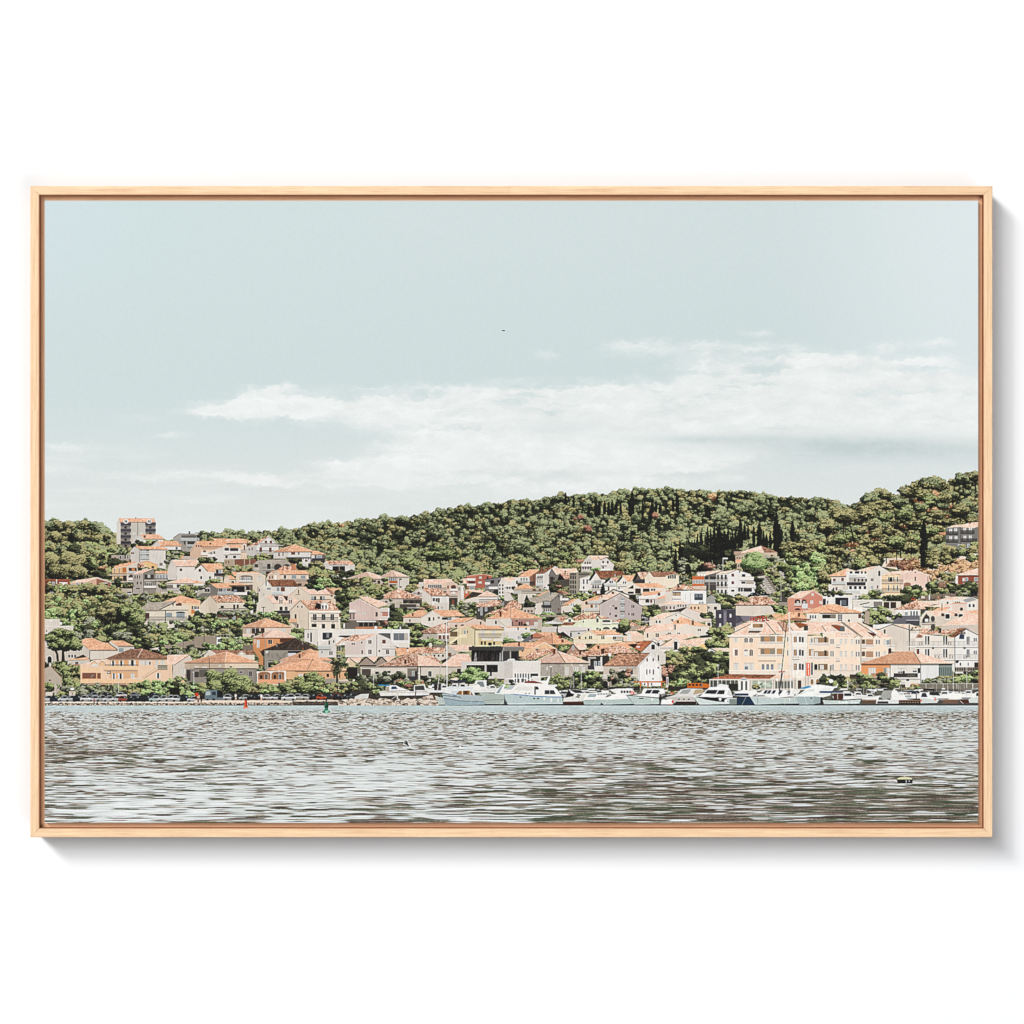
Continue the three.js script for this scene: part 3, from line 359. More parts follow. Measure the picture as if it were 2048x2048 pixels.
  BU(640, 1050, 700, 1190, 'dark green', 34, 0.02); bx(0xe4dccc, 706, 1060, 12, 140); BU(720, 1100, 770, 1200, 'dark', 30);
  LG(770, 930, 1240, 1090, 992, 974, 862, 902, 1190, 0xe0dace, W, 'b'); wn(852, 915, 10, 60, 1); wn(866, 996, 48, 26, 5); wn(984, 992, 34, 48, 5); wn(1036, 990, 48, 52, 4); ln(0xd8d0c8, 8, 1026, 986, 1026, 1044); bal(835, 1046, 225, 34, 'g'); q(0xdad2c6, 766, 1160, 766, 990, 930, 1046, 930, 1090, 840, 1160); wn(772, 1012, 10, 30, 1); ln(0x5a544e, 5, 760, 985, 760, 1160); ln(0x5a544e, 3, 830, 1060, 830, 1110);
  LG(1130, 1400, 1700, 1215, 1086, 1076, 1256, 982, 1582, 0xdccebc, 0xe4d2be, 'p'); rf('n', 1560, 988, 1582, 984, 1700, 1075, 1640, 1075); wn(1404, 1100, 26, 46, 5); wn(1436, 1100, 26, 46, 0); wn(1508, 1100, 28, 46, 1); wn(1540, 1100, 28, 46, 5); wn(1243, 1020, 13, 50, 4); ln(0x4e4842, 5, 1215, 1080, 1270, 1080); bx(0x6c6660, 1640, 1086, 22, 20); bal(1400, 1138, 240, 16, 'r');
  rf('o', 1610, 1005, 1770, 1000, 1784, 1034, 1720, 1040, 1720, 1075); q(0xc8beb2, 1705, 1170, 1705, 1080, 1760, 1085, 1760, 1170); bal(1700, 1130, 78, 34, 'k'); BU(1380, 890, 1780, 990, 'green bright dark', 48, 0); BU(1740, 900, 1932, 1215, 'dark green green', 58, -0.03);
  rf('p', 1690, 850, 1735, 835, 1840, 890, 1800, 895); BU(1640, 840, 1760, 920, 'green grey dark', 38); q(0xbeb2a4, 1840, 940, 1840, 890, 1940, 880, 1940, 940); rf('p', 1835, 890, 1930, 850, 1940, 885); wn(1868, 906, 36, 34, 1);
  rf('o', -20, 1200, -20, 1120, 72, 1164, 20, 1200); BU(0, 960, 100, 1010, 'grey green', 34); rf('o', -20, 930, 0, 905, 118, 938, -20, 945); q(W, -10, 970, -10, 944, 105, 944, 105, 975);
}
function leftBottom() {
  view(80, 1210, 0.16563);
  BU(55, -20, 1320, 520, 'olive green dark green', 70, -0.06); BU(60, 60, 420, 250, 'green bright', 52, 0.02); BU(300, 90, 660, 280, 'bright green grey', 56, -0.02);
  PINE(820, 110, 150, 130, 320, 'olive', -0.05); PINE(1070, 90, 150, 130, 340, 'green', -0.05); TR(1150, 180, 110, 90, 'green', -0.05); ln(0x211c18, 16, 830, 260, 870, 300, 900, 380); ln(0x211c18, 16, 1045, 160, 1050, 330);
  BU(680, 280, 1300, 520, 'dark green dark', 64, -0.1); BU(420, 250, 700, 380, 'grey green dark', 56, -0.06); TR(990, 370, 110, 50, 'grey', 0.08); BU(1250, 250, 1932, 520, 'green olive grey dark', 60, -0.04); BU(1450, 360, 1720, 480, 'green bright', 40, 0.04);
  q(0xe8d2b4, 1700, 120, 1700, -40, 1932, -60, 1932, 120); bx(0xecc8a0, 1815, -10, 120, 150); row(4, 28, 1830, 10, 18, 40, 0); bx(0xd08c54, 1826, 56, 110, 46); bx(0xe8e4e0, 1870, 50, 62, 50); bx(0x2e2a24, 1865, 110, 70, 60);
  rf('o', 1465, -36, 1700, -122, 1932, -48, 1940, -20, 1640, -26); q(0xe2d8c6, 1272, 175, 1272, 62, 1440, 54, 1552, 0, 1640, -30, 1790, 10, 1790, 160, 1272, 175); rf('g', 1215, 38, 1300, -30, 1642, -52, 1560, 0, 1440, 52, 1272, 60); ln(0x2e2a28, 9, 1440, 54, 1570, -5, 1642, -50); sh(0.35, 1272, 62, 1440, 56, 1790, 54, 1790, 66, 1272, 78); q(0xd2cabc, 1250, 230, 1290, 178, 1440, 178, 1440, 295, 1380, 270); q(0xdcd4c6, 1440, 178, 1770, 170, 1770, 240, 1485, 296, 1440, 295);
  bx(0x5c4038, 1270, 94, 48, 84); bx(0x7c5040, 1640, -18, 70, 26); wn(1518, 92, 76, 54, 5); wn(1645, 94, 100, 60, 5); oval(0x4a443e, 1695, 96, 60, 18, 3.14, 6.28); bal(1285, 140, 495, 32, 'r'); ln(0x3a3632, 8, 1512, 60, 1512, 210); wn(1492, 206, 34, 54, 1); oval(0x2c2624, 1605, -4, 8, 14);
  BU(1560, 160, 1932, 260, 'green bright grey', 44, 0.03); BU(1280, 230, 1500, 330, 'grey green', 44);
  q(0xa4988a, 1450, 520, 1470, 480, 1600, 480, 1730, 440, 1932, 420, 1932, 520); ln(0x786e64, 5, 1730, 440, 1730, 520); rf('p', 1310, 532, 1455, 503, 1455, 522, 1400, 542); bx(0xe2dcd4, 1425, 520, 14, 40); BU(1440, 500, 1932, 600, 'green grey dark', 44, 0); BU(1800, 560, 1932, 680, 'green', 44, 0.02);
  // white house with the arched door, pine in front
  q(0xdcd4ca, 55, 260, 55, 168, 236, 165, 240, 250, 400, 252, 402, 620, 55, 640); bx(0xe6e0d8, 55, 250, 345, 10); bx(0xf0ece6, 118, 176, 28, 22); bx(0xf0ece6, 236, 205, 28, 34); q(0xcfc6ba, 60, 690, 60, 500, 440, 480, 440, 660); oval(0xe8e2da, 113, 640, 34, 32); bx(0xe8e2da, 79, 640, 68, 60); oval(0x241f1c, 113, 644, 24, 26); bx(0x241f1c, 89, 644, 48, 54); wn(72, 300, 12, 26, 1); wn(328, 300, 14, 22, 0); wn(345, 470, 16, 40, 0); row(3, 36, 340, 600, 20, 34, 0);
  HP(440, 760, 480, 452, 545, 635, 400, 0xcdc4b8, 'o', 0); q(0xd0c8bc, 440, 620, 440, 500, 492, 458, 600, 545, 600, 640); q(0xdad2c6, 600, 540, 940, 540, 945, 640, 600, 660); sh(0.4, 600, 542, 935, 542, 935, 556, 600, 556); rf('o', 490, 455, 830, 455, 935, 540, 596, 540); q(0xd8d0c4, 820, 460, 850, 434, 940, 494, 1135, 494, 1135, 575, 940, 582, 935, 540); rf('o', 818, 452, 855, 425, 1002, 430, 1138, 492, 940, 494, 850, 436); bx(0x2e2826, 822, 448, 10, 10); ln(0x3a3430, 8, 824, 458, 936, 540); sh(0.4, 940, 496, 1135, 496, 1135, 508, 940, 508); wn(948, 518, 60, 50, 5); wn(1080, 522, 40, 40, 5); ln(0x4c4640, 5, 598, 545, 598, 650); ln(0xe8ddd2, 4, 545, 400, 515, 452);
  PINE(270, 420, 205, 135, 690, 'green', -0.02); for (const [x, y] of [[130, 400], [220, 330], [330, 340], [400, 430], [160, 480], [290, 470], [420, 490]]) TR(x, y, 78, 52, 'green', 0.04); ln(0x2a221c, 26, 270, 690, 275, 560, 330, 480); ln(0x2a221c, 26, 215, 690, 205, 590, 160, 500); BU(130, 690, 320, 740, 'dark green', 34);
  q(0xcfc8be, 330, 730, 330, 668, 600, 664, 600, 740); rf('o', 326, 664, 480, 622, 520, 596, 602, 662); fill([400, 650, 520, 596, 560, 628], plain(0x4a342a)); wn(424, 685, 36, 40, 0);
  q(0xc0b4a6, 40, 1060, 40, 770, 125, 732, 255, 870, 262, 1020, 200, 1060); ln(0x5a4e46, 8, 50, 765, 120, 732); ln(0x8e5c46, 8, 130, 735, 215, 830, 255, 870); oval(0xe0d8cc, 120, 720, 14, 22); wn(106, 900, 22, 18, 1);
  BU(250, 750, 500, 1000, 'olive green rust green', 62, -0.02);
  q(T, 485, 970, 485, 720, 640, 690, 830, 646, 1595, 642, 1598, 930, 1200, 985, 500, 985); q(0xe0b48c, 500, 900, 505, 815, 735, 815, 735, 900); bx(0x8a6050, 510, 820, 165, 68); bx(0x8a6050, 690, 822, 40, 66); oval(0x9a9896, 650, 888, 40, 50, 3.14, 4.8);
  rf('p', 480, 720, 600, 690, 650, 660, 800, 655, 830, 680, 720, 690, 560, 722); for (const x of [650, 750]) { FG(x - 40, x + 45, 735, 705, x, 665, 0xecc8a4, 0xf0e4d8, 7); } oval(0xe0dcd6, 660, 742, 42, 36, 3.14, 6.28);
  HP(800, 1592, 0, 640, 1090, 1238, 532, T, 'n', 1176); rf('n', 1090, 545, 1215, 520, 1240, 524, 1228, 545); sh(0.42, 820, 648, 1585, 646, 1585, 662, 820, 664); ln(0xecd8c8, 7, 1236, 524, 1176, 634); q(0xdeac80, 840, 740, 840, 662, 1190, 660, 1190, 740);
  wn(850, 672, 60, 70, 3); wn(950, 670, 60, 66, 3); wn(1070, 666, 86, 70, 3); wn(1200, 668, 138, 55, 2); bx(0x4a443e, 1316, 685, 18, 34); wn(1390, 668, 40, 90, 2); wn(1452, 672, 50, 50, 2);
  bal(780, 720, 400, 22, 'r'); bx(0xf0cca6, 768, 738, 412, 46); bx(0xf0cca6, 488, 768, 242, 34); bx(0xe0b48e, 840, 800, 340, 86); sh(0.25, 768, 784, 1180, 784, 1180, 800, 768, 800); wn(866, 826, 46, 66, 3); wn(942, 826, 60, 66, 3); wn(1092, 824, 48, 62, 2); wn(1394, 822, 60, 62, 3); bx(0x5c5450, 808, 800, 42, 32); bx(0xd4d0c8, 812, 804, 30, 20); ln(0x8c7c6c, 5, 1425, 780, 1245, 888); ln(0xb8a890, 4, 1400, 760, 1220, 880); bal(1420, 725, 118, 46, 'r'); bx(0x9a9684, 1420, 730, 116, 40); bx(0xf0caa4, 498, 896, 912, 48); bx(0xdedad4, 1130, 880, 100, 12); bx(0x3c322c, 505, 964, 560, 20); sh(0.3, 500, 944, 1410, 944, 1300, 960, 500, 962); for (const x of [680, 870, 1040]) bx(0xe4c09c, x, 940, 14, 50);
  q(0xd6ccc0, 1600, 885, 1600, 730, 1802, 600, 1836, 645, 1836, 770, 1760, 780, 1750, 890); rf('p', 1530, 612, 1545, 600, 1800, 595, 1822, 612, 1620, 722, 1535, 716); ln(0x6c5c50, 6, 1618, 726, 1805, 602, 1836, 645); wn(1706, 766, 50, 64, 2); ln(0x54504c, 4, 1604, 740, 1604, 830);
  q(0xe0d2be, 1868, 760, 1868, 708, 1940, 706, 1940, 770); rf('p', 1858, 706, 1940, 676, 1940, 710); q(0x918a84, 1758, 935, 1762, 768, 1940, 766, 1940, 935); bx(0x46403c, 1770, 785, 44, 130); bx(0x46403c, 1866, 806, 70, 80); bx(0xb8b0a6, 1756, 760, 184, 10);
  rf('o', 1580, 938, 1760, 906, 1756, 936); BU(1600, 870, 1760, 915, 'green', 28, 0.06);
  BU(230, 975, 930, 1080, 'grey grey green', 40, -0.02); BU(940, 960, 1240, 1070, 'green olive', 40, 0); BU(1180, 910, 1600, 1010, 'green bright', 44, 0.02); BU(1540, 940, 1850, 1090, 'green bright dark', 44, 0); BU(1190, 1030, 1560, 1090, 'bright green', 34, 0.08); fill([1560, 1085, 1570, 1000, 1680, 1000, 1690, 1085], plain(0x1c1a14)); BU(60, 960, 240, 1060, 'dark green', 44); BU(1840, 900, 1932, 1040, 'green bright', 44, 0.02);
  q(0xd8cec2, 60, 1095, 65, 1050, 150, 1050, 150, 1095); bx(0xd0c4b8, 175, 960, 12, 130); bx(0xc4b8ac, 195, 980, 10, 110); oval(0xc8beb4, 185, 985, 16, 40); bx(0xd0c2b4, 348, 1042, 78, 52); bx(0xe8e4e0, 364, 1000, 44, 26); bx(0x88827c, 382, 1060, 12, 34); bx(0x4a3c34, 975, 1036, 46, 60); lamp(945, 836, 1110); lamp(1856, 812, 1050);
  quay(40, 1940, 1166, 1190, 1222);
  let i = 0; const cc = [0xd8dadc, 0x3c4450, 0xdadcde, 0xc4c8ca, 0x2f3844, 0xe0e0e0, 0xe4e4e4, 0xcacccc, 0xdcdcdc, 0xd8d8d6, 0xb4644c, 0x30343a, 0x2a2e34, 0x34383c, 0xb8c8c4, 0xe4e4e2, 0xe0e0de, 0xeaeaea, 0x3a3e44, 0xdedede, 0x40444a];
  for (let x = 570; x < 1500; x += 150 + rnd() * 120) car(x, 1110, 130, 58, [0x3a3a40, 0xd8d8d8, 0x8a8e92, 0x2e3034][(rnd() * 4) | 0]);
  for (let x = 20; x < 1900; x += 92) car(x + rnd() * 14, 1166 - rnd() * 6, 134, 62 + rnd() * 14, cc[i++ % cc.length]);
  person(652, 1186, 56, 0xc04a30, 0x3a4a60); person(690, 1212, 44, 0x3a2c28, 0x6a3c30); person(1900, 1178, 100, 0xc86a4a, 0x8a6a58); person(820, 1186, 46, 0xd8d0c8, 0x6a5a50);
}
function quay(x0, x1, y0, y1, y2) {                     // stone edge from y0 to y1, rocks down to the water at y2
  bx(0xb8a494, x0, y0 - 16, x1 - x0, 20); bx(0xe8d6c8, x0, y0, x1 - x0, y1 - y0);
  fill([x0, y1 - 4, x1, y1 - 4, x1, y2, x0, y2], plain(0x75675a));
  for (let x = x0; x < x1; x += 7) for (let k = 0; k < 2; k++) { const y = mix(y1 - 6, y2, rnd()), r = 6 + rnd() * 8, t = rnd(); oval(t < 0.45 ? 0xe0cebe : t < 0.7 ? 0xb09880 : 0x2e2620, x + rnd() * 8, y, r, r * 0.55); }
  ln(0x2c2822, 6, x0, y2 - 1, x1, y2 - 1);
}
function rocks(x0, y0, x1, y1, n) { for (let i = 0; i < n; i++) { const t = i / n, y = mix(y0, y1, t), r = 14 + rnd() * 16, k = rnd(), x = mix(x0, x1, rnd()); oval(0x2a241e, x + 4, y + 7, r, r * 0.6); oval(k < 0.6 ? 0xe2d4c6 : k < 0.85 ? 0xb8a694 : 0x6a5c50, x, y, r, r * 0.6); } }
function leftMiddleBottom() {
  view(390, 1210, 0.16563);
  bx(0xe8ccac, -5, 0, 75, 100); row(2, 26, 2, 15, 16, 36, 0); bx(0xeceae6, -5, 50, 68, 46); bx(0xd8965c, -5, 94, 72, 14);
  BU(0, 110, 580, 520, 'green dark grey olive', 54, -0.03);
  q(0xdacfbe, 60, 140, 60, -8, 180, -120, 262, -28, 600, -28, 640, 60, 300, 60, 270, 140); q(0xd2c6b4, 160, 130, 160, -90, 180, -118, 262, -28, 262, 130); rf('w', 186, -118, 510, -120, 624, -32, 252, -34); ln(0x6a5a4e, 5, 60, -6, 180, -120, 262, -30); bx(0xe6dcd0, 410, -96, 26, 12); wn(310, 6, 36, 28, 1); wn(462, -8, 22, 62, 1); wn(504, -8, 22, 52, 1); wn(590, -20, 28, 40, 5); bal(285, 36, 360, 26, 'r'); bx(0xe6ddd0, 324, -24, 270, 14);
  bx(0x5e5850, 262, 80, 370, 70); row(4, 70, 290, 100, 34, 44, 4); wn(456, 138, 28, 32, 5); BU(310, 70, 650, 110, 'grey green', 30, 0.08); bx(0xe4e0da, 668, 36, 34, 66); BU(630, -20, 740, 60, 'dark green', 40);
  BU(0, 110, 260, 200, 'dark green', 44, -0.02); BU(180, 190, 560, 260, 'bright green', 38, 0);
  q(0xded4c6, 735, 110, 748, -12, 850, -118, 950, -10, 950, 110); q(0xe2d6c6, 950, 110, 950, -18, 1190, -22, 1190, 110); rf('p', 850, -118, 1170, -118, 1255, -42, 1220, -20, 942, -20); for (const x of [1010, 1125]) { fill([x - 60, -110, x - 6, -108, x - 6, -60, x - 26, -56], plain(0x4a3830)); FG(x, x + 54, -20, -78, x + 27, -102, 0xe8e0d4, 0xe8dcd0, 6); wn(x + 8, -66, 12, 46, 4); wn(x + 32, -66, 12, 46, 4); } rf('p', 918, -85, 950, -75, 960, -60, 925, -70); wn(1020, 18, 36, 46, 1); wn(1085, 20, 30, 44, 0); bal(955, 66, 190, 36, 'k'); bx(0x5a524a, 960, 108, 190, 60); BU(960, 140, 1100, 180, 'dark green', 30); ln(0xe8e4dc, 8, 735, -5, 850, -116);
  ln(0x3c3834, 8, 825, 20, 825, 100); ln(0x3c3834, 6, 800, 25, 850, 25); BU(560, 130, 760, 210, 'green dark grey', 40); BU(770, 90, 960, 140, 'bright green', 28, 0.05); BU(920, 140, 1120, 220, 'dark green', 34, -0.05);
  q(0xdccebc, 1150, 290, 1150, 62, 1272, -52, 1392, 66, 1392, 292); q(0xe8dccc, 1375, 292, 1375, 68, 1752, 70, 1756, 288); rf('o', 1272, -58, 1640, -58, 1745, 64, 1388, 66); rf('w', 1300, -50, 1640, -56, 1740, 62, 1400, 62); ln(0x6c5648, 6, 1148, 62, 1272, -56, 1390, 66); fill([1440, 40, 1470, -30, 1530, -10, 1530, 50], plain(0x33241e)); FG(1520, 1612, 52, -14, 1565, -52, 0xf0e8dc, 0xf0e6d8, 6); wn(1535, 0, 16, 46, 1); wn(1574, 0, 16, 46, 1); bx(0xf2e8da, 1366, 66, 390, 28); sh(0.25, 1380, 94, 1750, 94, 1750, 104, 1380, 104);
  row(3, 106, 1424, 110, 42, 74, 0); bal(1400, 148, 330, 40, 'r'); wn(1408, 226, 60, 40, 1); wn(1530, 228, 40, 52, 1); wn(1645, 228, 46, 54, 1); for (const x of [1448, 1666]) { bx(0x4a443e, x - 4, 206, 8, 10); } q(0xe8b898, 1130, 215, 1140, 165, 1232, 164, 1232, 200, 1180, 205); wn(1204, 110, 20, 52, 1); wn(1232, 228, 16, 46, 1); wn(1232, 6, 14, 26, 0); wn(1284, 6, 14, 28, 0); sh(0.3, 1140, 205, 1230, 205, 1230, 290, 1200, 240); ln(0x6c665e, 4, 1368, 70, 1368, 290); bx(0xf0eae2, 1500, 240, 30, 40); bx(0xf0eae2, 1790, 220, 20, 66); wn(1740, 100, 26, 40, 4); q(0x7c746c, 1810, 290, 1812, 180, 1932, 180, 1932, 290); BU(1750, 140, 1900, 190, 'grey green', 34);
  q(0xa69a8a, -10, 510, -10, 380, 250, 366, 260, 500, 120, 520); for (let x = 260; x < 460; x += 40) bx(0xc8c0b4, x, 350, 6, 36); ln(0xc8c0b4, 4, 250, 352, 480, 352); bx(0xe6e2dc, 258, 388, 312, 86); wn(276, 412, 34, 34, 0); wn(446, 410, 26, 32, 0); wn(380, 420, 14, 20, 2); ln(0xdcd8d0, 4, 75, 295, 220, 298, 240, 385); ln(0x746c64, 10, 108, 230, 112, 520); BU(100, 470, 560, 540, 'green bright', 40, 0.02); BU(340, 400, 700, 470, 'bright green grey', 40, 0.02); q(0x8a8072, 570, 540, 575, 490, 700, 480, 700, 545);
  HP(562, 1172, 384, 262, 852, 866, 160, 0xe2cebc, 'o', 784); wn(622, 284, 40, 62, 2); bx(0x48403c, 686, 280, 86, 62); ln(0xd8cabc, 7, 728, 270, 728, 344); bx(0x50382e, 794, 278, 44, 66); wn(905, 278, 46, 26, 2); wn(1042, 280, 44, 46, 2); q(0xe4d2c0, 575, 384, 575, 345, 690, 345, 690, 384); BU(690, 340, 800, 385, 'grey dark', 26); BU(1160, 280, 1300, 400, 'green bright', 44, 0.03);
  q(0xd99a6c, 702, 520, 702, 398, 850, 392, 850, 540, 790, 600, 745, 560); q(0xe2a274, 850, 392, 1210, 392, 1210, 420, 1000, 470, 850, 545); bx(0x6a4430, 1024, 404, 170, 46); HP(692, 1222, 0, 390, 955, 964, 288, O, 'p', 836); ln(0xecdcd0, 5, 1092, 330, 1014, 386); sh(0.35, 706, 396, 1215, 396, 1215, 408, 706, 408); wn(884, 420, 46, 48, 0); wn(744, 418, 36, 96, 2); wn(716, 408, 12, 60, 2); q(0xd09468, 702, 545, 704, 505, 738, 498, 800, 600, 822, 622, 822, 725, 770, 720, 770, 640); sh(0.72, 742, 510, 790, 560, 832, 530, 836, 610, 806, 606); ln(0xe8b890, 6, 738, 500, 806, 606); chim(806, 345, 14, 34, 0xd88c5c); ln(0x9aa09a, 7, 848, 395, 848, 540);
  q(0xa09a90, 838, 775, 838, 545, 1118, 536, 1118, 770); q(0xb4aca2, 1118, 640, 1118, 540, 1260, 540, 1260, 640); HP(828, 1492, 0, 538, 1200, 1222, 402, G, 'd', 1106); wn(852, 552, 30, 28, 2); bx(0x3e3836, 1120, 552, 160, 40); bx(0xd4d4dc, 1120, 580, 100, 34); bx(0x6a6258, 880, 668, 110, 8); wn(880, 690, 50, 66, 0); for (let i = 0; i < 30; i++) { const x = 860 + rnd() * 240, y = 560 + rnd() * 190; sh(0.13, x, y, x + 8 + rnd() * 24, y, x + 12, y + 20 + rnd() * 50, x, y + 16); } for (const [x, y] of [[990, 465], [1300, 440], [1310, 520]]) { chim(x - 10, y, 22, 40, 0x9c9288); } BU(900, 690, 1080, 760, 'green dark', 34);
  q(0xe2dcd4, 1318, 430, 1322, 298, 1478, 290, 1478, 492); q(0xeae4dc, 1478, 290, 1940, 288, 1940, 480, 1478, 492); bx(0x3a3c40, 1540, 332, 116, 84); bx(0x8a8e92, 1585, 336, 34, 60); wn(1358, 340, 14, 58, 1); wn(1392, 334, 18, 110, 1); ln(0x6a645e, 4, 1480, 440, 1480, 500); for (let x = 1750; x < 1932; x += 18) bx(0xd8d4d0, x, 330, 5, 60);
  q(0xdcd2c4, 105, 645, 105, 612, 170, 545, 265, 600, 265, 645); rf('n', 175, 542, 702, 546, 712, 602, 270, 604); ln(0xece4da, 9, 60, 610, 172, 544, 270, 604); q(0xe4dacc, 500, 660, 500, 602, 715, 600, 718, 662); FG(520, 606, 600, 590, 562, 556, 0xeee8de, 0xf0eae0, 6); row(2, 36, 150, 612, 22, 20, 0);
  HP(1012, 1660, 690, 668, 1385, 1400, 530, 0xc8beb0, 'o', 1262); rf('o', 1390, 532, 1496, 560, 1500, 640, 1640, 660, 1290, 640); chim(1250, 598, 22, 50, 0x5a3c30); chim(1296, 512, 30, 32, 0x8a5a44); q(0xbeb4a8, 1018, 700, 1030, 670, 1180, 676, 1170, 700);
  q(0x9c958c, -10, 940, -10, 766, 742, 764, 742, 945); HP(-140, 780, 768, 694, 376, 388, 562, 0xe2d0ba, 'o', 358); ln(0xecd6c4, 7, 381, 564, 358, 692); bx(0x4a4440, -10, 764, 755, 9); bx(0x4e4844, -10, 806, 55, 66); bx(0x6e6862, 50, 780, 100, 90); wn(650, 800, 36, 60, 0); wn(540, 800, 34, 22, 0); wn(284, 722, 28, 22, 2); wn(80, 740, 60, 18, 2); wn(550, 736, 40, 20, 2); bx(0x3c3632, 420, 736, 22, 18); ln(0xd8d0c4, 7, 600, 705, 600, 760); ln(0x4a443e, 6, 170, 640, 172, 760); ln(0x7a726a, 4, 735, 770, 735, 940); wn(-5, 735, 50, 18, 2);
  q(0xe0b48e, 1090, 895, 1090, 790, 1825, 788, 1825, 895); HP(845, 1872, 0, 788, 1150, 1425, 642, O, 'o', 1356); rf('o', 845, 790, 1150, 702, 1425, 644, 1356, 786); sh(0.4, 1090, 796, 1840, 794, 1840, 808, 1090, 808); ln(0x54382a, 5, 1423, 648, 1356, 782); wn(1252, 826, 48, 40, 2); wn(1590, 830, 28, 38, 1); bx(0xcc9c78, 1470, 826, 64, 40); wn(1672, 832, 22, 50, 4); wn(1738, 832, 14, 50, 4); bx(0xe2b890, 1090, 800, 118, 95);
  q(0xc89c78, 752, 960, 752, 802, 1098, 796, 1098, 960); bx(0xa87c5c, 765, 812, 320, 90); for (const [x, w] of [[835, 74], [1000, 78]]) { oval(0x9a7458, x, 836, w - 4, 26, 3.14, 6.28); wn(x + 10, 838, 30, 58, 0); wn(x - 50, 845, 26, 44, 1); } fill([745, 800, 1098, 792, 1098, 816, 1085, 816, 1050, 806, 1000, 804, 950, 808, 918, 830, 880, 808, 835, 804, 790, 808, 758, 830, 745, 830], plain(0xe8e0d6)); bx(0xeae4da, 746, 800, 14, 158); bx(0xeae4da, 908, 800, 13, 158); bx(0xeae4da, 1076, 796, 24, 120); bx(0xe8ac88, 760, 898, 316, 56); bx(0xe0d8cc, 745, 952, 340, 14); lamp(1014, 800, 970, 0xc0beba);
  q(0xa8a298, 1540, 945, 1545, 892, 1740, 890, 1740, 945); bx(0xdccebc, 1740, 896, 200, 22); bx(0xb8aa9a, 1745, 918, 195, 20); q(0xb0a494, 1720, 1060, 1720, 985, 1932, 985, 1932, 1060); bx(0x8c4a38, 1630, 940, 50, 30);
  fill([1820, 890, 1830, 760, 1932, 760, 1932, 890], plain(0x1e1a16)); BU(1826, 830, 1880, 900, 'green', 26);
  ln(0x26201a, 22, 1712, 1060, 1716, 960, 1712, 770); for (let i = 0; i < 26; i++) { const a = -2.9 + i * 0.235 + rnd() * 0.1, r = 56 + rnd() * 22; ln(i % 3 ? 0x2a2c20 : 0x4c5038, 7, 1710, 745, 1710 + Math.cos(a) * r * 0.6, 745 + Math.sin(a) * r - 4, 1710 + Math.cos(a) * r, 745 + Math.sin(a) * r * 0.8 + 26); } lobe(1712 * sc + ox, 775 * sc + oy, 5, 7, 'dark', 0, 3); BU(1680, 770, 1740, 840, 'dark', 20);
  BU(0, 930, 200, 1060, 'green olive', 52, 0.03); for (const [x, y, a, b] of [[220, 860, 100, 70], [330, 950, 130, 80], [440, 850, 110, 70], [560, 930, 120, 80], [480, 990, 130, 70], [250, 980, 100, 70], [600, 1010, 90, 60], [410, 920, 90, 60]]) TR(x, y, a, b, 'green', 0.03); BU(650, 960, 900, 1060, 'green olive', 44, 0.02); BU(760, 1000, 1080, 1070, 'bright green olive', 40, 0.06);
  for (const [x, y, a, b] of [[1260, 920, 110, 60], [1390, 850, 100, 50], [1450, 910, 110, 56], [1320, 990, 150, 70], [1200, 970, 80, 50], [1480, 960, 60, 36]]) TR(x, y, a, b, 'green', 0.02); BU(1030, 930, 1200, 1070, 'green olive', 50, 0.03); BU(1470, 970, 1730, 1060, 'bright green olive', 42, 0.05); BU(1740, 940, 1932, 1060, 'green olive dark', 40, 0);
  fill([0, 1150, 0, 1060, 1932, 1055, 1932, 1150], plain(0x3a342c), 0.75);
  quay(-10, 1180, 1152, 1186, 1214); quay(1180, 1800, 1152, 1170, 1204); fill([1185, 1170, 1790, 1165, 1790, 1200, 1185, 1202], plain(0x4a4038), 0.7); rocks(1740, 1145, 1940, 1215, 60);
  fill([115, 1145, 118, 1070, 135, 1028, 270, 1026, 335, 1060, 345, 1100, 345, 1145], plain(0x74838c)); fill([126, 1090, 132, 1045, 185, 1042, 185, 1088], plain(0xb4c0c4)); fill([205, 1088, 205, 1046, 250, 1048, 250, 1088], plain(0x3a4650)); bx(0x1e2226, 265, 1035, 70, 80); oval(0x15171a, 225, 1140, 18, 12); oval(0x15171a, 150, 1142, 16, 10);
  const cs = [0xd0d2d2, 0x3a3c40, 0xc8caca, 0x2c2e32, 0x34363a, 0xd8d8d6, 0xdcdcda, 0x44464a, 0x26282c, 0xe8e8e4, 0xc8c8c4, 0x303236, 0x2a2a2e, 0x4a4c50, 0xb85a3c, 0x33353a, 0x3a3e44, 0x2e3034];
  for (let i = 0, x = 340; x < 1930; x += 94, i++) car(x, 1148 - (x > 1100 ? 6 : 0) - rnd() * 6, 140, 64 + rnd() * 14, cs[i % cs.length]);
  car(1040, 1150, 180, 78, 0xf0f0ec); car(1465, 1142, 120, 66, 0xc8603a); car(1660, 1144, 120, 72, 0x30343a);
  person(490, 1152, 92, 0xe4dcd4, 0xa89a8c); person(800, 1156, 92, 0xf0ece8, 0xe0b8a4); person(40, 1176, 110, 0xc8b0a0, 0x8a7468); person(76, 1168, 90, 0x24221f, 0x1c1a18); bx(0xd0522c, 0, 1062, 40, 40); person(495, 1156, 50, 0xdcd6ce, 0xd0a084);
}
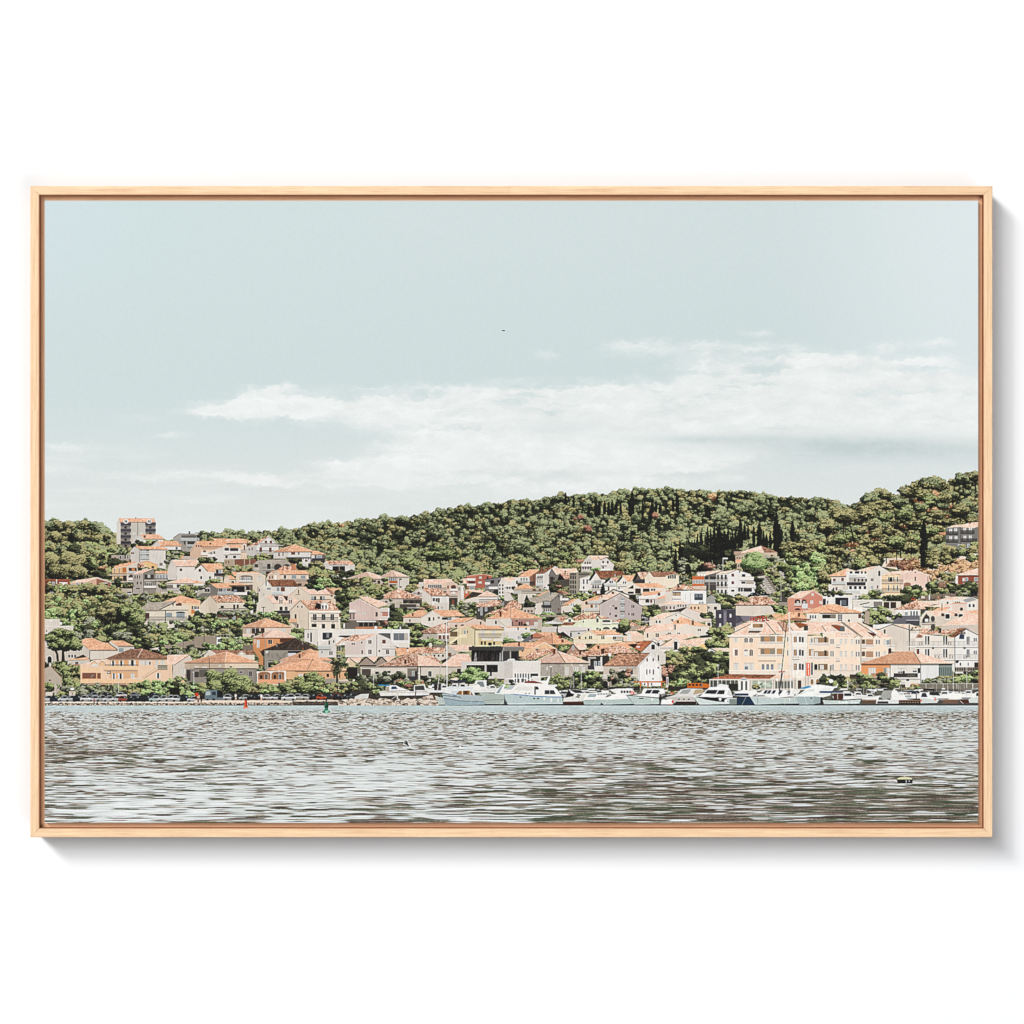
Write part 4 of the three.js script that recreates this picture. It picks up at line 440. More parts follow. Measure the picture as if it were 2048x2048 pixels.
function buoys() {
  view(390, 1210, 0.16563);
  ln(0x2a2420, 5, 611, 1122, 611, 1150); oval(0x3a302a, 611, 1140, 12, 10); fill([596, 1148, 626, 1148, 626, 1212, 648, 1248, 576, 1248, 600, 1212], plain(0xe45c24)); fill([613, 1148, 626, 1148, 626, 1212, 640, 1240, 616, 1240], plain(0xa63a16)); fill([600, 1235, 640, 1232, 650, 1250, 590, 1252], plain(0xe8a488));
  ln(0x2c3430, 6, 1585, 1132, 1585, 1165); oval(0x26302c, 1585, 1152, 10, 12); fill([1580, 1165, 1592, 1165, 1608, 1210, 1604, 1262, 1640, 1296, 1570, 1308, 1532, 1294, 1568, 1262, 1564, 1210], plain(0x1f7a5a)); fill([1586, 1165, 1592, 1165, 1606, 1210, 1600, 1262, 1586, 1262], plain(0x155240)); bx(0x0f3a30, 1562, 1216, 48, 20); fill([1570, 1275, 1620, 1270, 1600, 1306, 1572, 1308], plain(0x8cc8b0));
}
function middleTop() {
  view(700, 1010, 0.16563);
  PINE(1080, 590, 220, 80, 780, 'green', -0.02); ln(0x2a241e, 12, 1200, 700, 1170, 620); ln(0x2a241e, 10, 950, 760, 930, 640); TR(720, 700, 120, 70, 'green', 0); BU(560, 760, 900, 960, 'olive far green', 60, -0.02);
  q(0xdcd8d2, -20, 790, -20, 715, 62, 718, 50, 785); rf('o', -20, 690, -10, 668, 48, 716, -20, 720); BU(-10, 780, 180, 860, 'green dark', 44);
  fill([1280, 950, 1300, 905, 1410, 880, 1420, 950], tiles('p')); BU(1230, 900, 1330, 960, 'olive green', 36); TR(1340, 915, 26, 20, 'green');
  HP(-40, 462, 960, 886, 208, 218, 804, 0xbeb2a4, 'p', 262); wn(0, 906, 34, 40, 1); wn(78, 906, 28, 18, 1); wn(275, 906, 36, 22, 1); wn(335, 910, 28, 40, 1); BU(0, 910, 360, 1060, 'olive grey green', 56, -0.02); BU(400, 890, 470, 980, 'dark rust green', 34);
  q(0xc8beb2, 462, 990, 462, 868, 570, 866, 570, 1010); q(0xd8d0c6, 570, 866, 712, 866, 716, 1050, 570, 1035); HP(368, 718, 0, 862, 515, 524, 786, W, 'p', 570); bx(0x4e4640, 474, 876, 82, 38); row(3, 26, 484, 880, 10, 32, 5); bx(0xb8682e, 474, 914, 96, 28); bx(0x3c3430, 478, 956, 78, 36); wn(597, 886, 26, 16, 1); wn(597, 978, 26, 16, 1); ln(0x4a4440, 4, 594, 890, 594, 980); sh(0.3, 470, 868, 708, 868, 708, 880, 470, 880);
  BU(340, 980, 640, 1060, 'olive green', 48); BU(680, 960, 760, 1060, 'olive green', 36);
  q(0xe4ccb8, 890, 1040, 890, 944, 1165, 944, 1165, 1040); rf('p', 888, 895, 1230, 890, 1232, 920, 1168, 946, 888, 946); bx(0xe6e2dc, 942, 958, 168, 40); for (let i = 0; i < 7; i++) bx(0x3c3c3c, 945 + i * 24, 962, 15, 36); bal(1080, 998, 90, 36, 'r'); q(0xdcc0b0, 1165, 1110, 1165, 922, 1235, 922, 1302, 965, 1302, 1110); oval(0x6e5044, 1250, 985, 30, 20, 3.14, 6.28); bx(0x6e5044, 1220, 984, 60, 26); wn(1175, 972, 18, 36, 4); bal(1205, 1008, 95, 28, 'w'); ln(0xf0e6dc, 7, 1165, 920, 1235, 920, 1302, 964); oval(0xe8e4de, 1250, 1070, 28, 26, 3.14, 6.28); bx(0xc8c0b8, 1222, 1068, 56, 26); bx(0x504842, 1200, 1110, 90, 100); bal(1200, 1096, 100, 22, 'r'); bx(0x8a5844, 1230, 1140, 30, 60);
  bx(0xd8d2ca, 830, 930, 60, 60); q(0xd4ccc2, 1300, 1210, 1300, 965, 1380, 970, 1378, 1210); row(3, 26, 1312, 990, 12, 40, 0); bx(0xe8e2da, 1340, 980, 32, 150); rf('o', 806, 960, 832, 950, 834, 985, 806, 990);
  LG(742, 982, 1195, 1215, 1066, 1090, 850, 996, 1058, 0xdcd4ca, 0xe4e0da, 'w'); wn(1000, 1122, 24, 38, 0); wn(1036, 1124, 46, 40, 0); bx(0x5a5048, 1064, 1122, 18, 70); wn(818, 1046, 24, 34, 4); bal(765, 1060, 105, 32, 'r'); chim(872, 985, 14, 26, 0x3c3430);
  HP(296, 884, 1215, 1124, 585, 594, 1010, 0xc8bfb4, 'w', 0); bx(0x5e564e, 640, 1140, 228, 70); row(3, 70, 650, 1156, 44, 50, 1); wn(424, 1158, 28, 20, 1); BU(480, 1140, 500, 1200, 'grey', 20); BU(0, 1040, 330, 1190, 'green dark olive', 54, -0.04);
  q(0xb87460, 1410, 1000, 1412, 852, 1620, 836, 1716, 856, 1700, 965, 1620, 1002); q(0xc88470, 1412, 1000, 1412, 852, 1520, 846, 1520, 1000); ln(0xdcb4a0, 9, 1408, 855, 1620, 834, 1720, 856); bal(1412, 884, 104, 28, 'w'); bal(1412, 946, 106, 30, 'w'); wn(1560, 862, 32, 26, 2); wn(1548, 920, 44, 26, 2); bx(0x4c3832, 1652, 862, 20, 26); bx(0x6e4438, 1430, 920, 80, 26); wn(1440, 985, 60, 30, 5);
  q(0x8a8888, 1630, 1040, 1632, 900, 1842, 862, 1882, 890, 1882, 1040); ln(0x4c4848, 8, 1628, 900, 1842, 862, 1884, 890); row(2, 90, 1700, 905, 40, 40, 1); bal(1630, 930, 60, 30, 'w'); bal(1676, 985, 110, 30, 'w'); wn(1645, 970, 18, 26, 0); bx(0x3c3a3a, 1740, 1015, 60, 40);
  q(0xe0d8d0, 1790, 1130, 1792, 955, 1832, 882, 1940, 880, 1940, 1130); rf('p', 1820, 890, 1832, 878, 1940, 876, 1940, 900); for (let j = 0; j < 4; j++) row(4, 34, 1802, 955 + j * 44, 16, 24, 1); bal(1860, 975, 80, 22, 'w'); bal(1860, 1030, 80, 22, 'r');
  q(0xc87a5c, 1376, 1120, 1384, 1030, 1440, 1030, 1440, 1110); rf('p', 1384, 1022, 1600, 1022, 1622, 1060, 1500, 1058); rf('d', 1372, 1140, 1480, 1046, 1602, 1062, 1560, 1100); bx(0xe4ded6, 1396, 1032, 22, 34); q(0xe0d8ce, 1352, 1215, 1352, 1170, 1450, 1120, 1562, 1104, 1562, 1215); rf('p', 1352, 1174, 1430, 1130, 1562, 1098, 1562, 1112, 1450, 1136); HP(1540, 1800, 1180, 1100, 1652, 1660, 1036, W, 'p', 0); bal(1560, 1135, 220, 24, 'r'); chim(1440, 1100, 20, 24);
  rf('w', 1570, 1215, 1690, 1152, 1850, 1146, 1790, 1215); q(0xa8a29c, 1780, 1215, 1882, 1146, 1940, 1178, 1940, 1215); q(0xb8b0a6, 1540, 1215, 1556, 1160, 1610, 1160, 1610, 1215); BU(1810, 1100, 1932, 1150, 'green bright', 30);
}
function middleBottom() {
  view(700, 1210, 0.16563);
  BU(440, -10, 1000, 340, 'green dark olive green', 54, -0.05); BU(1180, -20, 1540, 150, 'green grey dark', 48, -0.03);
  bx(0xc4bab0, 540, -20, 300, 50); bx(0x5a524a, 600, -10, 200, 40); bal(690, 10, 150, 26, 'r'); q(0xdcd4ca, 1020, 60, 1020, -30, 1195, -30, 1195, 60); wn(1058, 15, 16, 34, 1); oval(0xb8b0a8, 1110, 30, 14, 14); BU(860, 0, 1010, 60, 'olive pink green', 38);
  q(0xdac4bc, -10, 185, -10, -20, 120, -72, 330, 42, 470, 44, 472, 255, 375, 252, 370, 182, -10, 186); rf('p', 108, -108, 220, -104, 442, -20, 436, 0, 330, 30, 150, -70); ln(0xeadcd2, 9, -10, -22, 112, -76, 330, 42); q(0xe4d0c6, 330, 180, 330, 42, 470, 42, 472, 180); bal(372, 34, 104, 40, 'b'); bal(372, 136, 104, 44, 'b'); wn(100, 80, 24, 30, 2); wn(150, 80, 38, 34, 2); bx(0x5c5450, 310, 84, 24, 54); bx(0xc08c7c, 390, 84, 70, 50); bal(-10, 58, 80, 30, 'w'); bx(0x6e6660, -5, 92, 60, 80); bx(0xb8a8a0, 10, 100, 30, 70); chim(205, -122, 18, 24, 0xd8d0c8);
  bx(0x7c746c, -10, 182, 360, 110); bx(0xdcd8d4, 78, 186, 235, 20); row(4, 60, 110, 212, 46, 44, 1); bx(0xc48c68, 66, 262, 330, 34); bx(0x4a423c, 360, 182, 110, 70); BU(410, 190, 470, 250, 'pink rust', 26); bx(0xece8e0, 460, 44, 14, 212);
  for (const [x, y, a, b] of [[560, 150, 84, 66], [530, 190, 70, 50], [600, 190, 60, 46]]) TR(x, y, a, b, 'dark', 0.12); BU(470, 210, 640, 290, 'green bright', 34, 0.05); BU(610, 200, 920, 300, 'green grey dark green', 46, 0); BU(400, 265, 480, 292, 'bright', 22, 0.05);
  HP(630, 998, 215, 140, 826, 882, 62, 0xdcd2c6, 'o', 0); q(0xe2dacf, 860, 230, 862, 140, 990, 62, 1110, 138, 1322, 150, 1322, 185, 1180, 205, 1000, 275); sh(0.2, 862, 140, 990, 62, 990, 80, 870, 150); rf('o', 990, 58, 1292, 62, 1398, 135, 1112, 138); ln(0xe8ded2, 5, 990, 60, 1112, 138); wn(946, 148, 26, 44, 1); wn(1002, 146, 16, 38, 1); bx(0x44403c, 1112, 148, 112, 28); bx(0x9ca4a8, 1180, 152, 36, 22); oval(0x8a827c, 1072, 152, 14, 14); wn(716, 172, 16, 30, 1); chim(748, 100, 18, 30, 0x4a3c34); ln(0xe8cab4, 5, 785, 88, 845, 138);
  HP(818, 1275, 445, 335, 1112, 1130, 220, 0xdcd4c8, 'w', 1052); q(0xc4bcb2, 1056, 445, 1056, 342, 1200, 340, 1200, 440); bx(0xe6e2da, 1060, 342, 140, 20); row(3, 46, 1072, 366, 28, 66, 4); bx(0xe6e2da, 1110, 345, 10, 95); bx(0xb8b0a8, 1060, 410, 140, 30); bx(0x5a5450, 934, 380, 14, 30);
  q(0xe0cabc, 1176, 275, 1176, 212, 1390, 206, 1525, 148, 1672, 216, 1640, 245, 1390, 275); rf('o', 1170, 212, 1292, 160, 1522, 142, 1392, 204); ln(0x5c4a40, 6, 1392, 206, 1524, 146, 1674, 218); bx(0x4c443e, 1342, 234, 34, 18); bx(0xdad4cc, 1178, 220, 90, 16); bx(0x3c3632, 1268, 238, 26, 26);
  q(0xddcfae, 1200, 480, 1200, 320, 1290, 268, 1400, 240, 1512, 298, 1512, 495, 1330, 482); q(0xe6dabc, 1510, 500, 1510, 294, 1860, 294, 1870, 495); rf('o', 1405, 236, 1782, 238, 1866, 292, 1538, 292); sh(0.4, 1512, 294, 1862, 294, 1862, 306, 1512, 306); bx(0x7a6a50, 1210, 320, 100, 60); rf('p', 1292, 268, 1390, 248, 1410, 272, 1320, 278); sh(0.55, 1190, 322, 1292, 270, 1300, 282, 1210, 328); bx(0xece0bc, 1298, 290, 10, 190); bx(0xece0bc, 1328, 285, 10, 195); fill([1205, 446, 1330, 358, 1332, 398, 1215, 472], plain(0xece0bc)); bx(0xece0bc, 1330, 352, 80, 44); bx(0x4c4234, 1220, 470, 80, 20); fill([1235, 460, 1296, 415, 1296, 470], plain(0x5a4c3a)); ln(0x5a5248, 6, 1508, 300, 1508, 492); wn(1376, 308, 22, 40, 5); wn(1413, 308, 10, 28, 4);
  wn(1580, 302, 42, 80, 2); wn(1716, 306, 42, 76, 2); bal(1552, 346, 318, 40, 'r'); bx(0xd8c498, 1552, 400, 310, 80); bx(0xe4e0d8, 1590, 402, 124, 24); bx(0xe4e0d8, 1732, 404, 126, 30); row(2, 40, 1580, 438, 22, 42, 1); wn(1730, 440, 22, 40, 1); oval(0x3c3632, 1690, 470, 24, 20); for (const x of [1570, 1695]) chim(x, 205, 16, 30, 0x3e3630);
  q(0x55524f, 1525, 170, 1530, 0, 1740, -8, 1745, 60, 1640, 110, 1600, 175); rf('w', 1510, 0, 1560, -30, 1760, -20, 1740, 20, 1530, 22); wn(1580, 30, 18, 90, 5); wn(1632, 30, 22, 40, 5); wn(1552, 44, 10, 26, 5); rf('w', 1640, 110, 1760, 60, 1932, 10, 1932, 100); rf('o', 1630, 165, 1800, 100, 1932, 60, 1932, 160); q(0xe2dacf, 1640, 250, 1640, 170, 1940, 158, 1940, 290, 1790, 250); chim(1806, 80, 24, 60, 0x7a4c38); wn(1752, 190, 20, 40, 1); ln(0xb0a8a0, 6, 1790, 190, 1880, 260);
  q(0xd8d0c6, 1810, 400, 1880, 260, 1940, 255, 1940, 400); rf('p', 1860, 270, 1940, 250, 1940, 265); fill([1826, 346, 1890, 300, 1932, 305, 1932, 350], plain(0xd8d4ce)); BU(1870, 400, 1932, 480, 'bright green', 34, 0.05);
  BU(720, 320, 830, 500, 'green dark', 52, -0.02); BU(700, 420, 1180, 500, 'bright dark green', 34, 0.02); bx(0x8c8478, 1010, 470, 140, 44); bx(0xdcd6cc, 955, 458, 34, 56);
  q(0xe6e4e0, -10, 362, -10, 288, 720, 292, 722, 460, 590, 512, 480, 458, 340, 350); bx(0xeeecea, 330, 294, 392, 42); bx(0x6c6a68, 344, 340, 145, 90); bx(0xe4e2de, 490, 296, 20, 140); bx(0x7c8086, 526, 340, 130, 86); bx(0xb0b4b6, 585, 342, 6, 84); bx(0xc4bcb2, 656, 340, 46, 86); bx(0xe8e6e2, 500, 426, 220, 34); bx(0xe4dcd0, 590, 458, 130, 56); bx(0xe8e4de, 295, 252, 32, 40); bx(0xe8e4de, 600, 260, 18, 34);
  q(0xdcd6ce, -380, 632, -380, 500, -312, 450, -212, 388, -170, 402, -168, 632); ln(0xe8ddd2, 6, -312, 452, -212, 386, -160, 410); wn(-260, 430, 16, 46, 1); wn(-205, 425, 14, 30, 1); bal(-392, 490, 160, 42, 'g'); wn(-350, 555, 24, 26, 5); wn(-300, 560, 26, 20, 2); wn(-250, 558, 14, 46, 1); wn(-226, 558, 14, 46, 1); wn(-158, 495, 44, 60, 0); wn(-160, 600, 46, 28, 0);
  rf('w', -170, 470, -40, 372, 60, 360, 345, 345, 185, 420, 80, 440, -60, 432, -180, 490); rf('d', -150, 380, -120, 366, 40, 368, -40, 395); ln(0xe0d4c8, 6, -150, 470, -10, 390, 60, 352); q(0xdccec6, -60, 625, -60, 445, 80, 432, 190, 420, 190, 625); q(0xe0dbd4, 185, 625, 185, 415, 335, 352, 480, 412, 548, 502, 545, 620, 185, 625); rf('p', 60, 430, 185, 352, 345, 344, 190, 416, 80, 440); ln(0xf0eae2, 6, 185, 418, 338, 348, 482, 412); ln(0x4a4440, 4, 322, 360, 322, 620); row(2, 22, 222, 422, 15, 44, 1); row(2, 22, 222, 540, 15, 50, 1); row(2, 20, 435, 542, 14, 50, 1); wn(390, 420, 40, 44, 4); bal(388, 470, 90, 54, 'w'); bal(482, 480, 78, 42, 'b'); row(2, 22, 20, 460, 16, 18, 1); wn(133, 440, 18, 24, 0); wn(138, 546, 16, 42, 1); bx(0xe2dcd4, -60, 596, 235, 34); wn(345, 542, 18, 26, 1);
  rf('o', 545, 520, 940, 505, 705, 592, 570, 618); rf('w', 700, 592, 830, 530, 960, 508, 1150, 515, 1152, 576, 1100, 580); q(0xd8d0c4, 870, 640, 870, 588, 1150, 586, 1180, 640, 1080, 680); row(5, 52, 905, 598, 20, 26, 1); q(0xcac2b6, 1150, 640, 1150, 490, 1182, 482, 1302, 562, 1302, 600, 1180, 650); rf('p', 1150, 480, 1472, 480, 1480, 560, 1302, 562, 1176, 482); wn(1185, 578, 38, 42, 4); oval(0xd8d0c6, 1370, 552, 40, 16, 3.14, 6.28); wn(1152, 540, 16, 16, 1); bx(0xe0d8ce, 685, 520, 20, 50); oval(0x3a3632, 694, 522, 12, 10);
  rf('p', -60, 700, -20, 632, 152, 630, 112, 700, 60, 690); rf('p', 190, 625, 350, 620, 285, 700); rf('p', 385, 625, 562, 618, 460, 690); q(0xdcc8a8, -20, 745, -10, 680, 0, 660, 65, 705, 65, 745); ln(0x55443a, 9, 0, 645, 70, 700);
  for (const [a, b, c] of [[110, 195, 290], [295, 383, 455]]) { q(0xa8988a, a, 742, a, 705, b, 632, c, 702, c, 742); ln(0x3c3c40, 13, a - 10, 712, b, 626, c, 700); } bx(0x3a302a, 115, 725, 200, 20);
  rf('w', 860, 605, 900, 612, 990, 600, 1090, 680, 1060, 700); HP(1080, 1500, 850, 740, 1282, 1432, 588, 0xc8c0b4, 'p', 0); wn(1292, 770, 46, 74, 1); ln(0x5c4a40, 6, 1080, 684, 1282, 590); bx(0xa8a096, 1392, 744, 14, 110);
  q(0xdcd4c8, 130, 905, 130, 742, 850, 738, 852, 905); q(0xd6cec2, 858, 920, 858, 738, 1150, 738, 1150, 920); HP(336, 1166, 0, 736, 690, 822, 594, W, 'w', 826); rf('p', 822, 596, 1166, 736, 826, 736); ln(0xf4dcc8, 8, 822, 596, 826, 734); ln(0x54483e, 6, 350, 742, 1160, 740); sh(0.35, 140, 745, 1150, 743, 1150, 756, 140, 758); wn(946, 800, 38, 62, 0); bx(0x8a8278, 692, 764, 118, 146); wn(752, 800, 24, 80, 5); wn(784, 800, 24, 80, 1); bx(0x5e564e, 142, 772, 108, 80); wn(305, 805, 46, 28, 1); wn(450, 795, 40, 26, 1); wn(560, 798, 38, 34, 1); chim(655, 660, 24, 50, 0x7c4030); bx(0x57504a, 810, 742, 14, 170); ln(0x6a625a, 5, 848, 742, 848, 910); bal(690, 862, 118, 46, 'k'); bx(0x2c2622, -30, 760, 120, 130); bx(0xdcd4ca, 90, 760, 20, 120); chim(90, 768, 22, 60, 0x8a827a);
  q(0xd9d5ce, 1345, 900, 1345, 712, 1940, 712, 1940, 900); bx(0x1e1b1a, 1468, 545, 380, 140); for (const [x, w] of [[1495, 40], [1545, 34], [1575, 36], [1700, 40], [1760, 30], [1800, 30]]) { fill([x, 680, x + w * 0.3, 560 + rnd() * 50, x + w * 0.7, 560 + rnd() * 40, x + w, 640 + rnd() * 30, x + w * 0.8, 680], plain(rnd() < 0.6 ? 0xb8bab8 : 0x4a4644), 0.85); } for (let i = 0; i < 40; i++) bx(rnd() < 0.5 ? 0x3c4034 : 0x8a5c48, 1475 + rnd() * 360, 560 + rnd() * 110, 10, 8, 0.7); for (const x of [1466, 1560, 1650, 1740, 1838]) bx(0x3a3836, x, 545, 10, 138); bx(0x454343, 1435, 504, 412, 42); bx(0xaaa6a0, 1845, 508, 95, 46); bx(0x4a4846, 1850, 554, 90, 120); bx(0xd8d4d0, 1835, 550, 10, 130);
  bx(0xd6d4d0, 1345, 682, 595, 34); bx(0x24211f, 1408, 724, 218, 78); bx(0x24211f, 1650, 722, 136, 88); for (let i = 0; i < 24; i++) bx(rnd() < 0.5 ? 0x7c8288 : 0x6c4c3c, 1415 + rnd() * 350, 730 + rnd() * 60, 12, 10, 0.6); bx(0xc8c6c4, 1628, 716, 20, 130); bx(0xeae6e0, 1785, 722, 5, 88); wn(1690, 800, 22, 56, 1); rf('o', 1812, 500, 1940, 452, 1940, 504); bx(0x5a544c, 1600, 890, 332, 14);
  BU(990, 830, 1290, 920, 'green grey', 44, 0); BU(1190, 790, 1290, 890, 'green', 40); for (const [x, y, a, b] of [[1420, 850, 100, 60], [1490, 790, 80, 56], [1560, 850, 90, 60], [1380, 880, 80, 50], [1620, 850, 60, 40], [1480, 890, 110, 50]]) TR(x, y, a, b, 'bright', 0.06); BU(1650, 910, 1932, 1000, 'bright green grey', 44, 0.03);
  BU(20, 870, 700, 1060, 'dark grey green dark', 58, 0); BU(180, 830, 640, 900, 'dark grey', 48, 0.02); TR(900, 880, 46, 54, 'dark', 0.04); BU(590, 920, 880, 990, 'olive rust green bright', 34, 0.05); BU(0, 930, 60, 1040, 'bright olive', 34); lamp(284, 784, 1000); lamp(832, 825, 930);
  fill([0, 1215, 0, 1040, 1090, 1000, 1090, 1215], plain(0x4a423a), 0.8); BU(220, 990, 380, 1060, 'bright green', 30, 0.06);
  for (let i = 0; i < 26; i++) { const x = 930 + rnd() * 720, y = 940 + rnd() * 70; bx([0xf0eeea, 0xe0dedc, 0xc8c8c6, 0xb8bcbe, 0x4a4c50][(rnd() * 5) | 0], x, y, 50 + rnd() * 90, 12 + rnd() * 26); }
  for (let x = 920; x < 1660; x += 120) launch(x, x + 180, 990 + rnd() * 30, 1060, 0xe4e4e0, rnd() < 0.5 ? -1 : 1);
  fill([1200, 905, 1390, 905, 1400, 930, 1210, 925], plain(0x3a4052)); rf('p', 1200, 900, 1280, 870, 1320, 890, 1290, 912); fill([1500, 950, 1520, 910, 1650, 905, 1650, 1000, 1600, 1000], plain(0xecebe8)); fill([1530, 945, 1545, 925, 1610, 925, 1625, 990, 1580, 985], plain(0x8c9494)); bx(0xd0683c, 1415, 994, 90, 12); fill([1370, 985, 1560, 960, 1590, 1030, 1380, 1020], plain(0xf2f0ec));
  fill([960, 945, 1000, 938, 1100, 950, 1100, 1030, 1020, 1030, 1015, 960], plain(0x4a4c54)); bx(0x3a3632, 1018, 960, 60, 66);
  car(-40, 1140, 130, 80, 0x5a5e60); hull(0xd8d8d4, 50, 1140, 60, 1105, 130, 1075, 230, 1070, 215, 1135);
  hull(0xf2eee6, 370, 1102, 345, 1040, 480, 1044, 725, 1032, 650, 1098); ln(0x8c7a64, 4, 350, 1062, 700, 1052); ln(0xd8cfc0, 4, 356, 1082, 680, 1072); fill([425, 1040, 440, 968, 560, 968, 610, 995, 720, 1030], plain(0xf0eeea)); fill([495, 1016, 505, 984, 555, 984, 575, 1014], plain(0x3c5878)); bx(0xb4a898, 430, 985, 44, 56); fill([330, 968, 355, 960, 470, 962, 485, 978, 370, 974], plain(0x3a90b4)); ln(0xe8e4de, 4, 360, 975, 410, 1040); rocks(0, 1140, 1060, 1210, 330); ln(0xe8e4dc, 8, 500, 1140, 570, 1090); ln(0xd8d4cc, 16, 572, 1030, 572, 1130);
  hull(0xf0ede8, 640, 1100, 690, 1040, 975, 1045, 950, 1092); ln(0x8c8478, 4, 690, 1060, 970, 1062); fill([770, 970, 900, 955, 935, 1040, 770, 1042], plain(0xe8e6e2)); fill([785, 1025, 785, 978, 890, 972, 905, 1028], plain(0x50504e)); ln(0x6a5a4e, 10, 800, 985, 786, 1130); rocks(880, 1100, 1060, 1210, 70); fill([990, 1080, 1010, 1070, 1040, 1140, 1020, 1150], plain(0x6a5648));
  hull(0xc0cac6, 1040, 1105, 1130, 1120, 1160, 1205, 1070, 1208); hull(0xb4c2c6, 1110, 1066, 1240, 1078, 1560, 1090, 1612, 1112, 1626, 1205, 1152, 1214); fill([1128, 1126, 1330, 1160, 1624, 1168, 1622, 1203, 1154, 1212], plain(0xa2b6be)); ln(0x4c4a48, 6, 1112, 1090, 1330, 1112, 1340, 1128); ln(0x6a7478, 6, 1130, 1124, 1330, 1158, 1624, 1168); fill([1140, 1062, 1165, 1010, 1490, 1012, 1510, 1090, 1240, 1078], plain(0xe8eaea)); fill([1210, 1070, 1235, 1034, 1325, 1036, 1335, 1050, 1260, 1074], plain(0xcfd8dc)); fill([1285, 1070, 1325, 1036, 1450, 1032, 1490, 1088, 1290, 1080], plain(0x9a7034)); bx(0x5a4024, 1380, 1040, 40, 40); bx(0xf0f0ee, 1350, 1020, 12, 66); bx(0xf0f0ee, 1446, 1025, 12, 62); bx(0x7c94ac, 1240, 1088, 50, 14); fill([1160, 1012, 1200, 978, 1480, 990, 1490, 1014], plain(0xdce4e6)); rope(1440, 1215, 1475, 1150); rope(1530, 1210, 1590, 1140);
  hull(0xb2beb8, 1560, 1052, 1740, 1070, 1862, 1082, 1895, 1198, 1632, 1200); ln(0x8a9690, 4, 1620, 1150, 1890, 1140); fill([1740, 1070, 1830, 960, 1880, 955, 1860, 1010, 1940, 985, 1940, 1085, 1860, 1082], plain(0xeef0ee)); fill([1765, 1062, 1835, 965, 1850, 968, 1800, 1066], plain(0x9aa8ac)); rope(1600, 1110, 1640, 1055); rope(1800, 1215, 1900, 1120);
  ln(0xeeecea, 12, 1165, 180, 1172, 960); ln(0xd8d8d6, 5, 1130, 186, 1210, 184); ln(0xd0d0cc, 4, 1120, 805, 1220, 800); ln(0xd4ccc4, 11, 1096, 720, 1052, 1060); ln(0x9a948e, 2.5, 1165, 190, 1060, 1010);
}
